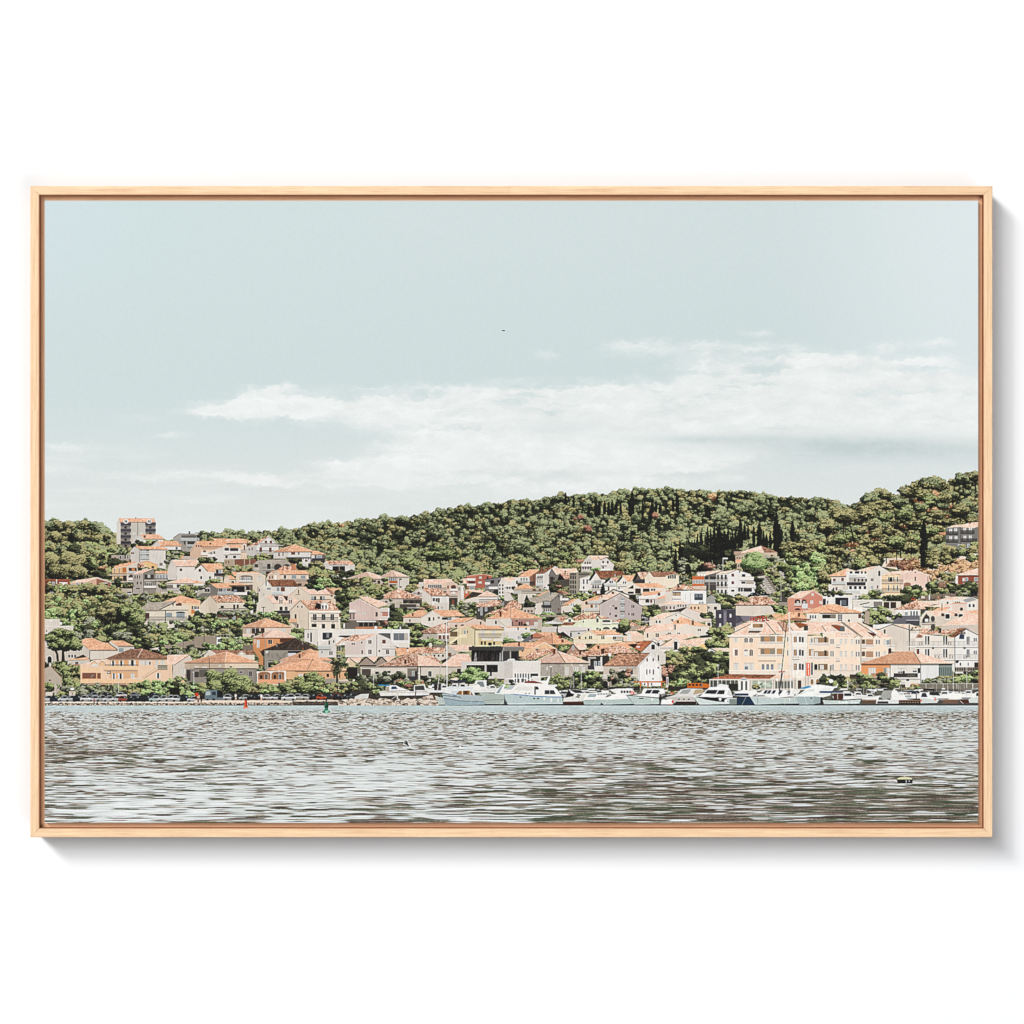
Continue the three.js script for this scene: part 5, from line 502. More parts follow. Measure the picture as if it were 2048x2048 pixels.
function centreTop() {
  view(1010, 1080, 0.16563);
  for (const x of [1630, 1660]) CY(x, x === 1630 ? 170 : 185, 385, 26); BU(1440, 230, 1700, 400, 'olive far green', 48, -0.03); TR(1390, 320, 90, 56, 'olive', 0.05); TR(880, 270, 70, 50, 'pink', -0.15); BU(600, 260, 920, 360, 'green olive', 44); fill([130, 420, 180, 330, 290, 325, 400, 200, 440, 190, 420, 330, 370, 350], tiles('p'), 0.8); BU(60, 230, 400, 340, 'green olive', 46); BU(0, 320, 170, 440, 'green olive', 44); ln(0x2a241e, 8, 165, 365, 165, 310); ln(0x2a241e, 8, 275, 360, 265, 300); BU(380, 180, 640, 290, 'olive green far', 48);
  q(0xdad4cd, 925, 382, 925, 300, 962, 245, 1012, 186, 1050, 232, 1160, 236, 1230, 210, 1322, 290, 1302, 366, 1160, 372); q(0xcac4bc, 925, 382, 925, 300, 1012, 220, 1050, 236, 1050, 378); rf('p', 1010, 184, 1250, 184, 1255, 208, 1235, 206, 1155, 238, 1052, 234); ln(0x6c5c54, 5, 1118, 200, 1160, 238, 1222, 206, 1320, 290); row(3, 28, 962, 262, 16, 26, 1); row(4, 30, 935, 325, 18, 24, 1); bal(925, 288, 126, 28, 'w'); wn(1176, 250, 20, 26, 1); wn(1176, 318, 20, 24, 1); bal(1160, 278, 70, 26, 'w'); bal(1160, 344, 110, 22, 'w'); wn(1232, 250, 20, 30, 1); TR(1085, 348, 56, 30, 'bright', 0.08);
  q(0xe0dad2, 155, 515, 155, 445, 300, 440, 300, 540); q(0x96705e, 300, 545, 300, 438, 412, 368, 425, 400, 412, 560); bx(0x7c5c4c, 340, 350, 22, 200); rf('o', 150, 442, 298, 352, 418, 350, 412, 366, 304, 440); row(3, 32, 190, 460, 16, 40, 1); bal(165, 480, 135, 26, 'g'); bx(0x5a4c44, 300, 500, 60, 40);
  q(0xdad6d0, 372, 560, 376, 408, 470, 404, 605, 310, 652, 340, 540, 520, 525, 604, 400, 560); rf('b', 380, 408, 555, 312, 606, 308, 472, 402); chim(438, 325, 20, 50); row(3, 24, 395, 430, 12, 30, 1); bal(380, 452, 75, 20, 'r'); row(3, 26, 390, 490, 14, 30, 5); bal(375, 522, 85, 26, 'g'); wn(470, 566, 20, 14, 1);
  q(0x86807a, 530, 545, 532, 425, 565, 350, 620, 422, 700, 424, 660, 555); rf('p', 562, 342, 862, 340, 892, 386, 612, 418); ln(0x4a443e, 7, 530, 432, 565, 348, 615, 420); bx(0x4a4642, 545, 440, 40, 90); row(3, 20, 550, 450, 10, 30, 1); wn(640, 470, 24, 40, 1); chim(722, 372, 14, 22);
  q(0x5e5750, 645, 560, 645, 470, 662, 404, 780, 400, 780, 560); rf('w', 662, 402, 800, 398, 790, 470, 720, 470); fill([632, 486, 662, 402, 722, 472], plain(0x26211e)); q(0x8e887e, 778, 665, 780, 395, 1042, 392, 950, 470, 905, 560, 905, 650); bx(0x6c665e, 790, 400, 230, 22); for (let j = 0; j < 4; j++) for (let i = 0; i < 4; i++) bx(0x2e2824, 790 + i * 28, 430 + j * 58 + i * 2, 14, 40); for (let j = 0; j < 4; j++) bx(0xa8a094, 780, 470 + j * 58, 120, 9); bx(0xa8a094, 860, 395, 30, 250);
  rf('g', 900, 462, 960, 440, 1040, 420, 1020, 445); q(0xe0dcd6, 905, 600, 905, 462, 1032, 432, 1030, 490, 1050, 660, 935, 672, 935, 610); row(2, 42, 945, 474, 13, 54, 1); wn(944, 556, 14, 54, 1); bal(898, 590, 130, 20, 'w'); wn(950, 620, 14, 40, 1);
  q(0xe2dcd4, 1022, 640, 1022, 485, 1085, 378, 1152, 472, 1215, 480, 1190, 650); rf('b', 1085, 370, 1412, 370, 1452, 415, 1300, 440, 1152, 472); fill([1006, 488, 1085, 368, 1100, 390, 1036, 486], plain(0x2a2422)); ln(0xe8dccc, 5, 1085, 372, 1152, 470); chim(1325, 408, 12, 30, 0xe0dcd4); bx(0x4a4644, 1075, 488, 90, 30); bal(1040, 492, 125, 34, 'g'); row(3, 30, 1058, 545, 15, 36, 1); bal(1045, 570, 110, 24, 'r'); wn(1060, 620, 40, 24, 4); TR(1022, 620, 28, 24, 'green');
  q(0xe2dcd4, 1185, 610, 1190, 528, 1266, 450, 1345, 515, 1350, 600); rf('w', 1266, 447, 1392, 444, 1345, 512); fill([1178, 530, 1266, 447, 1275, 470, 1215, 522], plain(0x2a2422)); row(2, 24, 1265, 490, 14, 28, 1); bal(1195, 520, 150, 28, 'g');
  q(0xe0dad0, 1350, 620, 1352, 512, 1412, 425, 1480, 500, 1545, 495, 1545, 560, 1470, 610); rf('o', 1415, 423, 1566, 423, 1548, 492, 1482, 500); fill([1346, 512, 1412, 424, 1422, 446, 1375, 505], plain(0x2a2422)); ln(0xe8dccc, 5, 1412, 426, 1482, 500); row(2, 24, 1425, 500, 14, 24, 1); bal(1355, 525, 115, 28, 'b'); wn(1370, 572, 16, 26, 1); bal(1365, 592, 90, 18, 'w');
  q(0x6c6460, 1545, 515, 1545, 485, 1592, 388, 1642, 468, 1720, 480, 1720, 520); rf('w', 1592, 384, 1735, 383, 1690, 466, 1642, 470); fill([1536, 494, 1592, 384, 1606, 420, 1572, 490], plain(0x26201e)); bal(1560, 480, 160, 34, 'k'); q(0xe6dac8, 1690, 530, 1690, 462, 1742, 388, 1792, 446, 1940, 446, 1940, 550, 1720, 530); rf('n', 1742, 380, 1940, 378, 1940, 444, 1792, 446); ln(0xe8e0d4, 6, 1688, 465, 1742, 384, 1792, 448); chim(1884, 355, 14, 34, 0x3c3430); wn(1740, 500, 16, 22, 5);
  q(0xe2d6c8, 1425, 620, 1428, 588, 1562, 524, 1652, 570, 1940, 575, 1940, 625, 1660, 645, 1480, 665); rf('o', 1556, 520, 1852, 520, 1940, 572, 1652, 572); fill([1486, 586, 1552, 540, 1552, 586], plain(0x2e2826)); bx(0x44362e, 1574, 584, 66, 60); bx(0x44362e, 1666, 584, 80, 40); row(2, 30, 1765, 586, 20, 26, 1); bx(0x2e2826, 1486, 622, 68, 24); ln(0xe8e0d6, 7, 1424, 592, 1560, 522); bx(0x403834, 1486, 656, 66, 20); ln(0xd8d0c4, 5, 1600, 648, 1600, 730); wn(1590, 676, 26, 26, 5);
  q(0xe4ded6, 1618, 790, 1618, 675, 1800, 660, 1932, 600, 1940, 680, 1800, 720, 1800, 790); rf('o', 1670, 630, 1900, 610, 1940, 598, 1800, 660, 1640, 672); wn(1846, 634, 30, 36, 4); bal(1620, 672, 200, 36, 'w'); oval(0x4a4440, 1720, 730, 22, 20, 3.14, 6.28); bx(0x4a4440, 1698, 728, 44, 26); bal(1690, 756, 110, 28, 'b'); rf('o', 1798, 718, 1940, 660, 1940, 700); q(0xc8c0b6, 1805, 800, 1810, 715, 1940, 700, 1940, 790); wn(1755, 720, 24, 36, 4); q(0xd8d0c4, 1850, 850, 1840, 780, 1940, 755, 1940, 850); rf('p', 1835, 782, 1940, 745, 1940, 765);
  q(0xe2dcd6, -10, 625, -10, 450, 155, 448, 170, 595, 120, 640); rf('p', -10, 452, 150, 446, 60, 516, 20, 515, 60, 485, -10, 488); row(4, 30, 20, 560, 16, 30, 1); bal(0, 545, 70, 20, 'w'); bx(0x3a3634, 92, 560, 30, 40); wn(135, 490, 20, 40, 1); q(0xd8d0c8, -10, 745, -10, 625, 60, 640, 110, 720);
  q(0xbeb4a6, 105, 648, 108, 588, 462, 570, 465, 640); HP(108, 360, 0, 585, 240, 252, 524, W, 'o', 0); chim(150, 525, 16, 36); wn(335, 588, 38, 26, 4); wn(410, 588, 24, 26, 4); bal(100, 620, 110, 24, 'g'); bal(200, 612, 260, 22, 'r'); q(0xdcd4c8, 155, 770, 155, 645, 400, 645, 330, 690, 270, 760); wn(330, 664, 26, 16, 1);
  rf('o', 370, 672, 530, 602, 560, 606, 430, 680); q(0xb4aca2, 400, 690, 440, 660, 552, 606, 612, 640, 540, 690); wn(546, 630, 16, 26, 0); BU(560, 520, 640, 620, 'dark', 44, 0.05); BU(640, 550, 760, 670, 'pink rust olive', 40, -0.1); BU(640, 640, 800, 700, 'dark green', 38); BU(890, 660, 1100, 730, 'dark green', 34, 0); BU(820, 650, 900, 720, 'green', 30); CY(1180, 540, 665, 46, 'dark');
  rf('g', 268, 696, 505, 686, 470, 756, 320, 752); q(0xdcd4ca, 360, 895, 362, 765, 460, 752, 465, 895); q(0x857f78, 458, 890, 455, 735, 565, 725, 565, 890); q(0x948e86, 563, 895, 565, 730, 662, 642, 802, 715, 690, 805, 690, 895); rf('g', 440, 732, 598, 645, 664, 640, 562, 732); ln(0x4c4844, 6, 563, 735, 664, 642, 802, 716); bx(0x3c3834, 470, 750, 80, 40); row(3, 24, 480, 750, 14, 32, 5); bal(440, 784, 120, 26, 'k'); row(4, 24, 470, 830, 14, 30, 0); bal(462, 864, 108, 30, 'g'); bx(0xe0dcd6, 668, 672, 22, 60); bal(668, 704, 100, 24, 'w'); wn(642, 672, 14, 18, 1); wn(700, 672, 14, 18, 1); wn(640, 822, 18, 26, 4); wn(678, 750, 14, 20, 0);
  CY(262, 690, 800, 50, 'dark'); TR(325, 790, 40, 46, 'dark', 0.05); TR(270, 770, 34, 40, 'dark', 0.02); ln(0x3a3228, 7, 325, 880, 325, 820); q(0x6c665e, -10, 810, -10, 725, 40, 740, 150, 810, 60, 830); rf('w', -10, 810, 60, 740, 120, 720, 205, 790, 200, 830, 110, 830); q(0xc8beb2, 210, 880, 215, 815, 360, 810, 360, 885); row(3, 40, 232, 845, 22, 26, 4);
  q(0xded6ca, 680, 895, 680, 805, 770, 790, 882, 710, 938, 742, 870, 865, 850, 895); rf('o', 685, 782, 815, 712, 884, 706, 772, 782); ln(0xece4d8, 5, 770, 788, 884, 708, 938, 742); rf('p', 678, 808, 750, 786, 765, 800, 690, 815); row(2, 24, 795, 765, 14, 26, 5); wn(778, 864, 26, 22, 1); wn(700, 852, 14, 26, 4); BU(830, 780, 925, 890, 'dark green', 42, 0);
  BU(370, 880, 980, 950, 'green dark bright', 36, 0); bx(0xa89c8e, 430, 905, 330, 22);
  rf('p', 1205, 636, 1290, 590, 1345, 588, 1215, 660); FG(1215, 1500, 720, 660, 1312, 592, 0xe4dacc, 0x3c342e, 8); wn(1290, 622, 28, 28, 4); chim(1244, 568, 16, 44, 0x7a4434); ln(0x3c342e, 8, 1500, 700, 1560, 712);
  q(0xe0cab8, 922, 885, 922, 742, 1140, 700, 1200, 690, 1140, 780, 1140, 885); rf('o', 930, 744, 1120, 668, 1240, 655, 1200, 700, 1010, 742); for (const x of [1155, 1190]) FG(x - 20, x + 18, 720, 686, x, 660, 0xe2d0c0, 0xa8705a, 6); oval(0x5a4c44, 985, 760, 16, 20); wn(1035, 780, 26, 36, 4); wn(1090, 776, 26, 40, 5); bal(1000, 730, 180, 34, 'g'); bal(960, 822, 175, 34, 'g'); wn(936, 845, 14, 36, 1); chim(1092, 618, 18, 50, 0x7a4434); rf('p', 1175, 660, 1372, 645, 1290, 720, 1200, 720);
  q(0xc8bcb8, 1148, 930, 1142, 778, 1386, 646, 1395, 960, 1300, 980); q(0xc0b4b0, 1390, 962, 1386, 648, 1660, 800, 1646, 962); ln(0x6c4c40, 8, 1136, 780, 1386, 644, 1668, 806); ln(0xe8ddd4, 4, 1140, 790, 1386, 656, 1660, 810); bx(0xa89c98, 1390, 690, 62, 270); for (const y of [700, 786, 880]) { wn(1398, y, 38, 24, 5); bal(1392, y + 28, 56, 38, 'g'); } wn(1326, 696, 32, 32, 2); wn(1326, 808, 32, 30, 1); wn(1326, 898, 32, 30, 0); wn(1264, 788, 14, 22, 2); wn(1262, 880, 16, 22, 1); row(2, 20, 1528, 786, 12, 30, 1); row(2, 20, 1528, 882, 12, 30, 1); wn(1490, 880, 14, 24, 1); bx(0x5c5450, 1300, 786, 20, 14);
  rf('w', 1290, 992, 1360, 960, 1445, 945, 1640, 1036, 1500, 1040, 1400, 1010); q(0xb4a89a, 1500, 1090, 1500, 1040, 1700, 1036, 1700, 1090); bx(0x3a3632, 1645, 900, 110, 80); car(1650, 952, 110, 44, 0xdad8d4); car(1660, 1000, 90, 40, 0xc8c6c2); BU(1705, 785, 1890, 905, 'dark green', 48, -0.02); q(0x8c8276, 1880, 870, 1880, 800, 1940, 790, 1940, 870);
  rf('p', 1738, 958, 1840, 900, 1940, 872, 1940, 946); q(0xe2d6c8, 1745, 1035, 1745, 960, 1940, 948, 1940, 1030); row(2, 40, 1822, 970, 18, 30, 0); rf('w', 1560, 1090, 1640, 1040, 1780, 1035, 1700, 1090);
  HP(-160, 458, 1040, 944, -20, 86, 816, 0xe2dcd4, 'o', 76); bx(0xb48c80, 82, 958, 358, 84); bx(0xc8bcae, 395, 958, 50, 130); row(2, 28, 165, 985, 20, 48, 1); wn(258, 985, 32, 46, 2); wn(352, 985, 48, 46, 2); wn(130, 966, 24, 16, 1); TR(245, 1020, 24, 20, 'dark'); bal(285, 1032, 110, 34, 'b'); bal(90, 1030, 200, 14, 'r'); wn(85, 985, 10, 50, 1);
  q(0xbab4ac, 565, 1010, 570, 975, 622, 926, 700, 985, 690, 1010); rf('w', 622, 924, 762, 924, 740, 960, 690, 990); q(0xdcdad6, 450, 1010, 520, 985, 572, 978, 690, 1000, 690, 1012);
  q(0xe2e5cc, 690, 1092, 680, 1020, 740, 932, 785, 920, 850, 975, 960, 955, 1070, 948, 1290, 960, 1295, 1000, 1375, 998, 1378, 1092); q(0xdee1c4, 830, 1040, 850, 985, 950, 962, 950, 1060); rf('w', 800, 942, 945, 880, 1060, 880, 1288, 946, 1100, 952, 960, 955, 845, 978); FG(735, 830, 1000, 955, 782, 922, 0xe8eac8, 0x5c5248, 7); FG(1100, 1145, 1000, 940, 1120, 908, 0xe6e8c8, 0x5c5248, 5); rf('b', 662, 1030, 720, 992, 860, 992, 820, 1030); wn(770, 956, 26, 34, 0); wn(1106, 946, 24, 46, 0); bx(0x57504a, 1180, 966, 92, 26); bal(1178, 990, 100, 22, 'b'); wn(940, 975, 14, 20, 0); bal(1290, 992, 85, 12, 'w'); bx(0xe8e6e2, 890, 1020, 26, 32); oval(0x6a6458, 1225, 1078, 44, 30, 3.14, 6.28); oval(0x4a4840, 1325, 1078, 30, 28, 3.14, 6.28); row(2, 16, 1104, 1056, 10, 26, 1); bx(0xdcd8b4, 960, 868, 70, 30); TR(1440, 1050, 64, 70, 'dark', 0.08);
  q(0xdcd6d2, 440, 1100, 444, 1045, 625, 1045, 625, 1100); q(0xe0d8d2, 640, 1100, 642, 1042, 1040, 1055, 1045, 1100); rf('o', 20, 1048, 298, 1040, 305, 1052, 20, 1056); rf('p', 1690, 1092, 1800, 1022, 1940, 1018, 1940, 1092);
}
function centreBottom() {
  view(1010, 1230, 0.16563);
  q(0xe6e0da, -10, 200, -10, 140, 25, 130, 300, 145, 310, 200); q(0xdedad4, 35, 315, 38, 196, 375, 196, 370, 315); rf('o', 15, 136, 292, 134, 300, 150, 20, 152); oval(0x3c3632, 158, 165, 8, 20); wn(246, 152, 18, 22, 1); row(2, 20, 155, 252, 14, 40, 5); TR(255, 240, 56, 38, 'lime', 0.05); TR(50, 310, 76, 40, 'lime', 0); q(0xd4ccc4, 440, 210, 442, 140, 630, 138, 630, 205);
  q(0xdcd2ce, 638, 205, 642, 138, 780, 148, 1045, 150, 1045, 180, 785, 268); q(0xd2cfcb, 780, 270, 782, 192, 985, 182, 990, 240, 840, 290); sh(0.3, 785, 192, 985, 182, 985, 195, 785, 204); wn(788, 212, 18, 50, 1); wn(880, 212, 24, 16, 1); chim(622, 170, 16, 44, 0x6a4034);
  q(0xc4866a, 308, 310, 312, 240, 382, 212, 462, 250, 430, 300); rf('o', 385, 208, 632, 208, 560, 250, 462, 250); fill([190, 325, 312, 236, 312, 300, 260, 325], plain(0x77767c)); bx(0x4a3028, 315, 236, 22, 64); bal(320, 266, 120, 30, 'r');
  fill([640, 230, 700, 200, 820, 290, 840, 300], plain(0x3a2c26)); fill([575, 350, 830, 350, 830, 450, 600, 450], plain(0x4a4434)); BU(600, 350, 840, 450, 'olive dark green', 36, 0); bx(0x8a7048, 610, 358, 30, 40); HP(318, 838, 0, 348, 560, 570, 214, W, 'o', 574); rf('o', 568, 216, 835, 350, 576, 350); ln(0x6a4434, 5, 566, 218, 575, 348); chim(650, 244, 40, 38); chim(680, 298, 28, 34);
  LG(828, 1112, 1420, 345, 266, 234, 1010, 184, 1330, 0xe8dcc4, 0xecdec4, 'o'); wn(890, 256, 24, 32, 4); wn(966, 262, 16, 28, 1); row(2, 22, 1016, 252, 14, 38, 1); row(2, 22, 1164, 252, 14, 40, 1); row(2, 20, 1305, 256, 14, 40, 1); fill([1200, 240, 1424, 240, 1432, 264, 1216, 258], plain(0xf2f0ec)); bal(1320, 262, 100, 36, 'r'); chim(1000, 168, 18, 22, 0x5a4438); chim(1140, 168, 16, 20, 0x5a4438); bx(0xd8c49c, 830, 292, 280, 6);
  q(0xe4ccb8, 1428, 318, 1430, 246, 1680, 248, 1672, 318); rf('p', 1400, 196, 1582, 190, 1686, 246, 1500, 250); FG(1478, 1525, 312, 232, 1500, 206, 0xeee4da, 0xe8dcd0, 6); wn(1484, 248, 14, 58, 2); wn(1504, 248, 14, 58, 2); BU(1375, 80, 1490, 190, 'dark green', 50, 0);
  q(0xe4d4c2, 1678, 310, 1678, 205, 1940, 198, 1940, 310); rf('p', 1672, 206, 1800, 114, 1940, 112, 1940, 200); wn(1714, 222, 16, 50, 1); row(2, 22, 1822, 222, 14, 44, 1); rf('o', 1836, 272, 1890, 240, 1940, 236, 1940, 270); FG(1760, 1840, 330, 305, 1795, 272, 0xeae0d6, 0xf0e6dc, 6); FG(1830, 1940, 400, 340, 1880, 278, 0xe4ddd4, 0xf0e6dc, 6); bx(0x403a36, 1842, 334, 26, 40); rf('p', 1876, 360, 1940, 320, 1940, 380);
  q(0xecc4a0, 168, 500, 168, 400, 320, 400, 482, 330, 632, 412, 500, 450, 330, 450, 320, 500); rf('o', -10, 382, -10, 345, 60, 335, 452, 324, 482, 328, 326, 400, 180, 400, 60, 388); ln(0xf4e8dc, 7, 326, 402, 480, 330, 634, 412); row(2, 18, 372, 404, 12, 24, 0); wn(205, 424, 14, 22, 1); chim(156, 324, 24, 52, 0x9c5a44);
  rf('p', 745, 445, 822, 342, 992, 342, 985, 412, 900, 430); FG(748, 902, 470, 440, 822, 350, 0xb49482, 0x5a4438, 9); wn(814, 374, 18, 40, 5); rf('o', 1000, 430, 1104, 352, 1478, 346, 1545, 395, 1400, 430); rf('o', 1290, 330, 1640, 316, 1640, 340, 1400, 352); rf('w', 775, 466, 905, 440, 1080, 430, 1150, 415, 1285, 370, 1370, 362, 1632, 456, 1372, 462, 1170, 496, 830, 504); ln(0xe4c4b0, 6, 1372, 364, 1412, 456); fill([970, 345, 1050, 360, 1000, 395], plain(0x3c2a22)); chim(1116, 372, 24, 36, 0x6a4034); chim(1162, 412, 34, 56, 0x6a3c30); chim(895, 425, 26, 54, 0x8a5444);
  fill([930, 500, 1260, 494, 1260, 690, 930, 640], plain(0x3c3732)); fill([1000, 505, 1100, 505, 1100, 528, 1000, 528], plain(0xb8b2aa)); bx(0xdcd6ce, 1152, 505, 24, 150); bx(0xc8c0b8, 1005, 530, 26, 100); row(2, 50, 1080, 560, 26, 60, 5); bal(1000, 610, 75, 40, 'k'); bx(0xe2dcd4, 1080, 616, 180, 64); bx(0xd0c8be, 985, 656, 90, 60); oval(0xe6e6e4, 1266, 478, 18, 24);
  q(0xdad6cf, 1640, 470, 1650, 440, 1785, 312, 1940, 445, 1940, 600, 1890, 600, 1760, 470); rf('r', 1478, 352, 1640, 316, 1782, 310, 1650, 442, 1556, 400); fill([1490, 360, 1630, 318, 1560, 400], plain(0x33231c)); bx(0xe4dcd4, 1590, 375, 40, 18); ln(0x4a3c34, 7, 1650, 445, 1784, 312, 1940, 448); wn(1770, 358, 40, 56, 0); bx(0x302a28, 1774, 360, 34, 52); wn(1846, 486, 30, 66, 1); rf('o', 1470, 330, 1560, 330, 1640, 345, 1480, 352);
  rf('w', 170, 528, 330, 440, 462, 402, 610, 404, 640, 420, 340, 540, 180, 530); q(0xb4ada3, 436, 750, 436, 575, 712, 578, 712, 748); q(0xc0b8ac, 712, 748, 712, 578, 1002, 575, 1002, 720); HP(335, 1034, 0, 575, 618, 640, 430, W, 'p', 728); rf('p', 632, 432, 1034, 576, 728, 576); ln(0x6a4a3c, 7, 636, 436, 728, 572); ln(0x4a4038, 5, 440, 580, 1025, 580); sh(0.4, 440, 580, 1000, 580, 1000, 594, 440, 594); chim(578, 414, 30, 54, 0x8a4a38); sh(0.4, 545, 498, 590, 470, 600, 480, 560, 500); wn(730, 618, 40, 108, 2); wn(846, 618, 44, 80, 2); wn(932, 618, 36, 70, 2); wn(498, 620, 20, 44, 2); ln(0xe0d8d0, 9, 800, 588, 830, 630, 830, 720); for (let i = 0; i < 40; i++) { const x = 445 + rnd() * 260, y = 590 + rnd() * 150; sh(0.1, x, y, x + 30 * rnd() + 6, y, x + 10, y + 50 * rnd() + 8); }
  fill([-10, 555, -10, 435, 165, 430, 165, 552], plain(0x4c4a49)); bx(0x8a8682, -10, 384, 244, 46); bx(0xa8a4a0, -10, 380, 244, 8); bx(0xb8b4ae, 58, 436, 14, 100); bx(0x2e2c2c, 85, 445, 66, 90); fill([20, 552, 40, 530, 110, 525, 130, 550], plain(0xf0eeea)); fill([-10, 835, -10, 556, 95, 558, 95, 835], plain(0xcfcbc5)); q(0xe6e2dc, 92, 835, 92, 558, 432, 560, 432, 835); bx(0xefeae4, 0, 553, 432, 8); for (let i = 0; i < 7; i++) bx(0x3a3c38, 118 + i * 32, 706, 13, 48 + 60 * (i % 2)); bx(0x46483e, 318, 706, 82, 30); for (let i = 0; i < 6; i++) bx(0x3a3c38, 120 + i * 40, 770, 12, 46); BU(60, 790, 120, 830, 'dark', 24);
  LG(1188, 1608, 1608, 720, 616, 616, 1190, 615, 1195, 0xcabfb2, 0xcabfb2, 'n'); q(0xcdc2b4, 1190, 770, 1190, 612, 1612, 612, 1612, 860, 1540, 860, 1540, 720); rf('n', 1186, 612, 1368, 460, 1752, 458, 1606, 616); for (let i = 0; i < 90; i++) { const t = rnd(), u = rnd(), x = mix(1230, 1600, t) + 130 * u - 60, y = 600 - u * 130; if (x > 1200 + (612 - y) * 1.15 && x < 1740 - (y - 460) * 0.9) oval(0xe0ae90, x, y, 6 + rnd() * 14, 3 + rnd() * 4); } ln(0x3c2c26, 6, 1368, 460, 1752, 460); ln(0x6a5246, 6, 1186, 616, 1606, 618); FG(1608, 1895, 860, 614, 1758, 464, 0xeceae6, 0xf2ece4, 10); bx(0xd8d6d2, 1380, 630, 212, 18); for (let i = 0; i < 16; i++) bx(0x54505a, 1384 + i * 13, 632, 6, 16); wn(1262, 656, 52, 56, 0); bx(0xc8a880, 1264, 658, 48, 52); bx(0x26282c, 1455, 656, 90, 60); bx(0x4a5a72, 1510, 660, 34, 50); wn(1710, 522, 16, 38, 4); wn(1784, 520, 14, 38, 4); wn(1708, 656, 13, 64, 4); wn(1745, 656, 12, 50, 4); wn(1786, 656, 15, 64, 4); bx(0x3a3632, 1780, 760, 16, 18); ln(0x8a8884, 5, 1618, 625, 1622, 860); row(4, 42, 1640, 822, 12, 28, 1);
  bal(1145, 722, 135, 44, 'b'); bal(1500, 722, 95, 46, 'b'); q(0xa89e92, 1160, 900, 1160, 768, 1290, 768, 1290, 900); oval(0x2c2622, 1212, 830, 32, 34, 3.14, 6.28); bx(0x2c2622, 1180, 828, 64, 60); bx(0xece6dc, 1244, 810, 8, 70);
  BU(620, 740, 1150, 900, 'green dark green', 48, -0.02); BU(850, 700, 1160, 800, 'green bright dark', 42, 0); BU(500, 760, 720, 890, 'dark green', 44, -0.05); BU(1270, 670, 1510, 800, 'dark pink grey dark', 40, -0.05); BU(1280, 770, 1600, 880, 'grey grey green', 44, 0.02); fill([1250, 905, 1260, 870, 1640, 860, 1640, 910], plain(0x36312c)); bx(0xc8733c, 1560, 800, 345, 14); for (const x of [1630, 1720, 1885]) bx(0xc8733c, x, 800, 14, 74); bx(0xd8d8d4, 1630, 880, 14, 40); fill([1890, 690, 1940, 620, 1940, 830, 1900, 800], plain(0xb87868)); BU(1890, 590, 1940, 640, 'dark', 24);
  lamp(556, 626, 870, 0x55524e); lamp(922, 610, 900, 0xd0d0cc); bx(0xeeeeea, 896, 600, 50, 9); bx(0x8c8a86, 786, 770, 18, 110); bx(0x9a9894, 822, 720, 14, 160); oval(0x2c2a2e, 830, 720, 14, 16);
  bx(0x6a6660, 600, 810, 150, 8); fill([-10, 960, 600, 900, 1940, 880, 1940, 1085, -10, 1085], plain(0x4c4a48), 0.55);
  for (let i = 0; i < 46; i++) { const x = 650 + rnd() * 900, y = 880 + rnd() * 90; bx([0xf0eeea, 0xe6e4e0, 0xd0d0ce, 0xb0b6b6, 0x4a4a4c, 0x2e3032][(rnd() * 6) | 0], x, y, 26 + rnd() * 80, 8 + rnd() * 18); }
  fill([0, 920, 20, 880, 120, 850, 240, 800, 500, 790, 530, 735, 548, 738, 520, 840, 630, 850, 630, 862, 600, 870, 640, 910, 692, 990, 380, 980, 100, 955, 0, 950], plain(0xf3f1ed)); fill([0, 900, 60, 850, 130, 845, 80, 900], plain(0xb8c2c2)); fill([100, 905, 160, 865, 330, 862, 330, 915], plain(0xe4e4e0)); bx(0x2c2c30, 355, 862, 16, 100); fill([372, 900, 372, 862, 395, 864, 412, 898], plain(0x30343a)); for (const [a, b, c, d] of [[480, 482, 535, 540], [545, 542, 590, 612]]) fill([a, 955, b, 908, c, 908, d, 955], plain(0x3a4044)); fill([232, 820, 245, 800, 350, 794, 465, 826], plain(0x8e4e34)); ln(0xf4f4f2, 9, 0, 770, 230, 762, 330, 790); ln(0xd8d8d6, 5, 440, 742, 530, 738); ln(0xf2f0ee, 7, 300, 790, 345, 750, 500, 745); fill([520, 840, 620, 838, 634, 850, 620, 862, 540, 860], plain(0xe0dedb)); bx(0x9a9e9e, 240, 940, 24, 12); bx(0x9a9e9e, 284, 940, 20, 12);
  hull(0xbccdcd, -10, 950, 100, 958, 380, 985, 692, 994, 702, 1078, 40, 1086, 0, 1010); ln(0x7f9ac0, 11, 100, 957, 380, 984, 692, 992); ln(0xdfe9e7, 5, 20, 1070, 700, 1064); bx(0x4c5658, 175, 985, 28, 12); row(2, 48, 340, 1000, 24, 16, 1); oval(0xe8eae6, 474, 1010, 13, 20); oval(0xe8eae6, 560, 1025, 14, 26); oval(0xdde0dc, 640, 1030, 13, 24); rope(65, 1085, 105, 960); rope(220, 1085, 290, 975); fill([-10, 1085, -10, 1020, 24, 1075], plain(0x3c4246));
  hull(0xdfddd8, 700, 1052, 705, 1000, 840, 985, 1010, 960, 960, 1045); fill([715, 1002, 772, 895, 900, 900, 980, 940, 1005, 965, 840, 985], plain(0xe9e7e3)); fill([722, 1000, 770, 898, 800, 945, 838, 955, 822, 980], plain(0x1f1d1f)); fill([780, 900, 900, 905, 960, 940, 850, 940], plain(0x3c3836)); bx(0x4a2e24, 725, 1052, 215, 30); bx(0x96603c, 725, 1048, 215, 7); BU(860, 960, 900, 990, 'grey', 10);
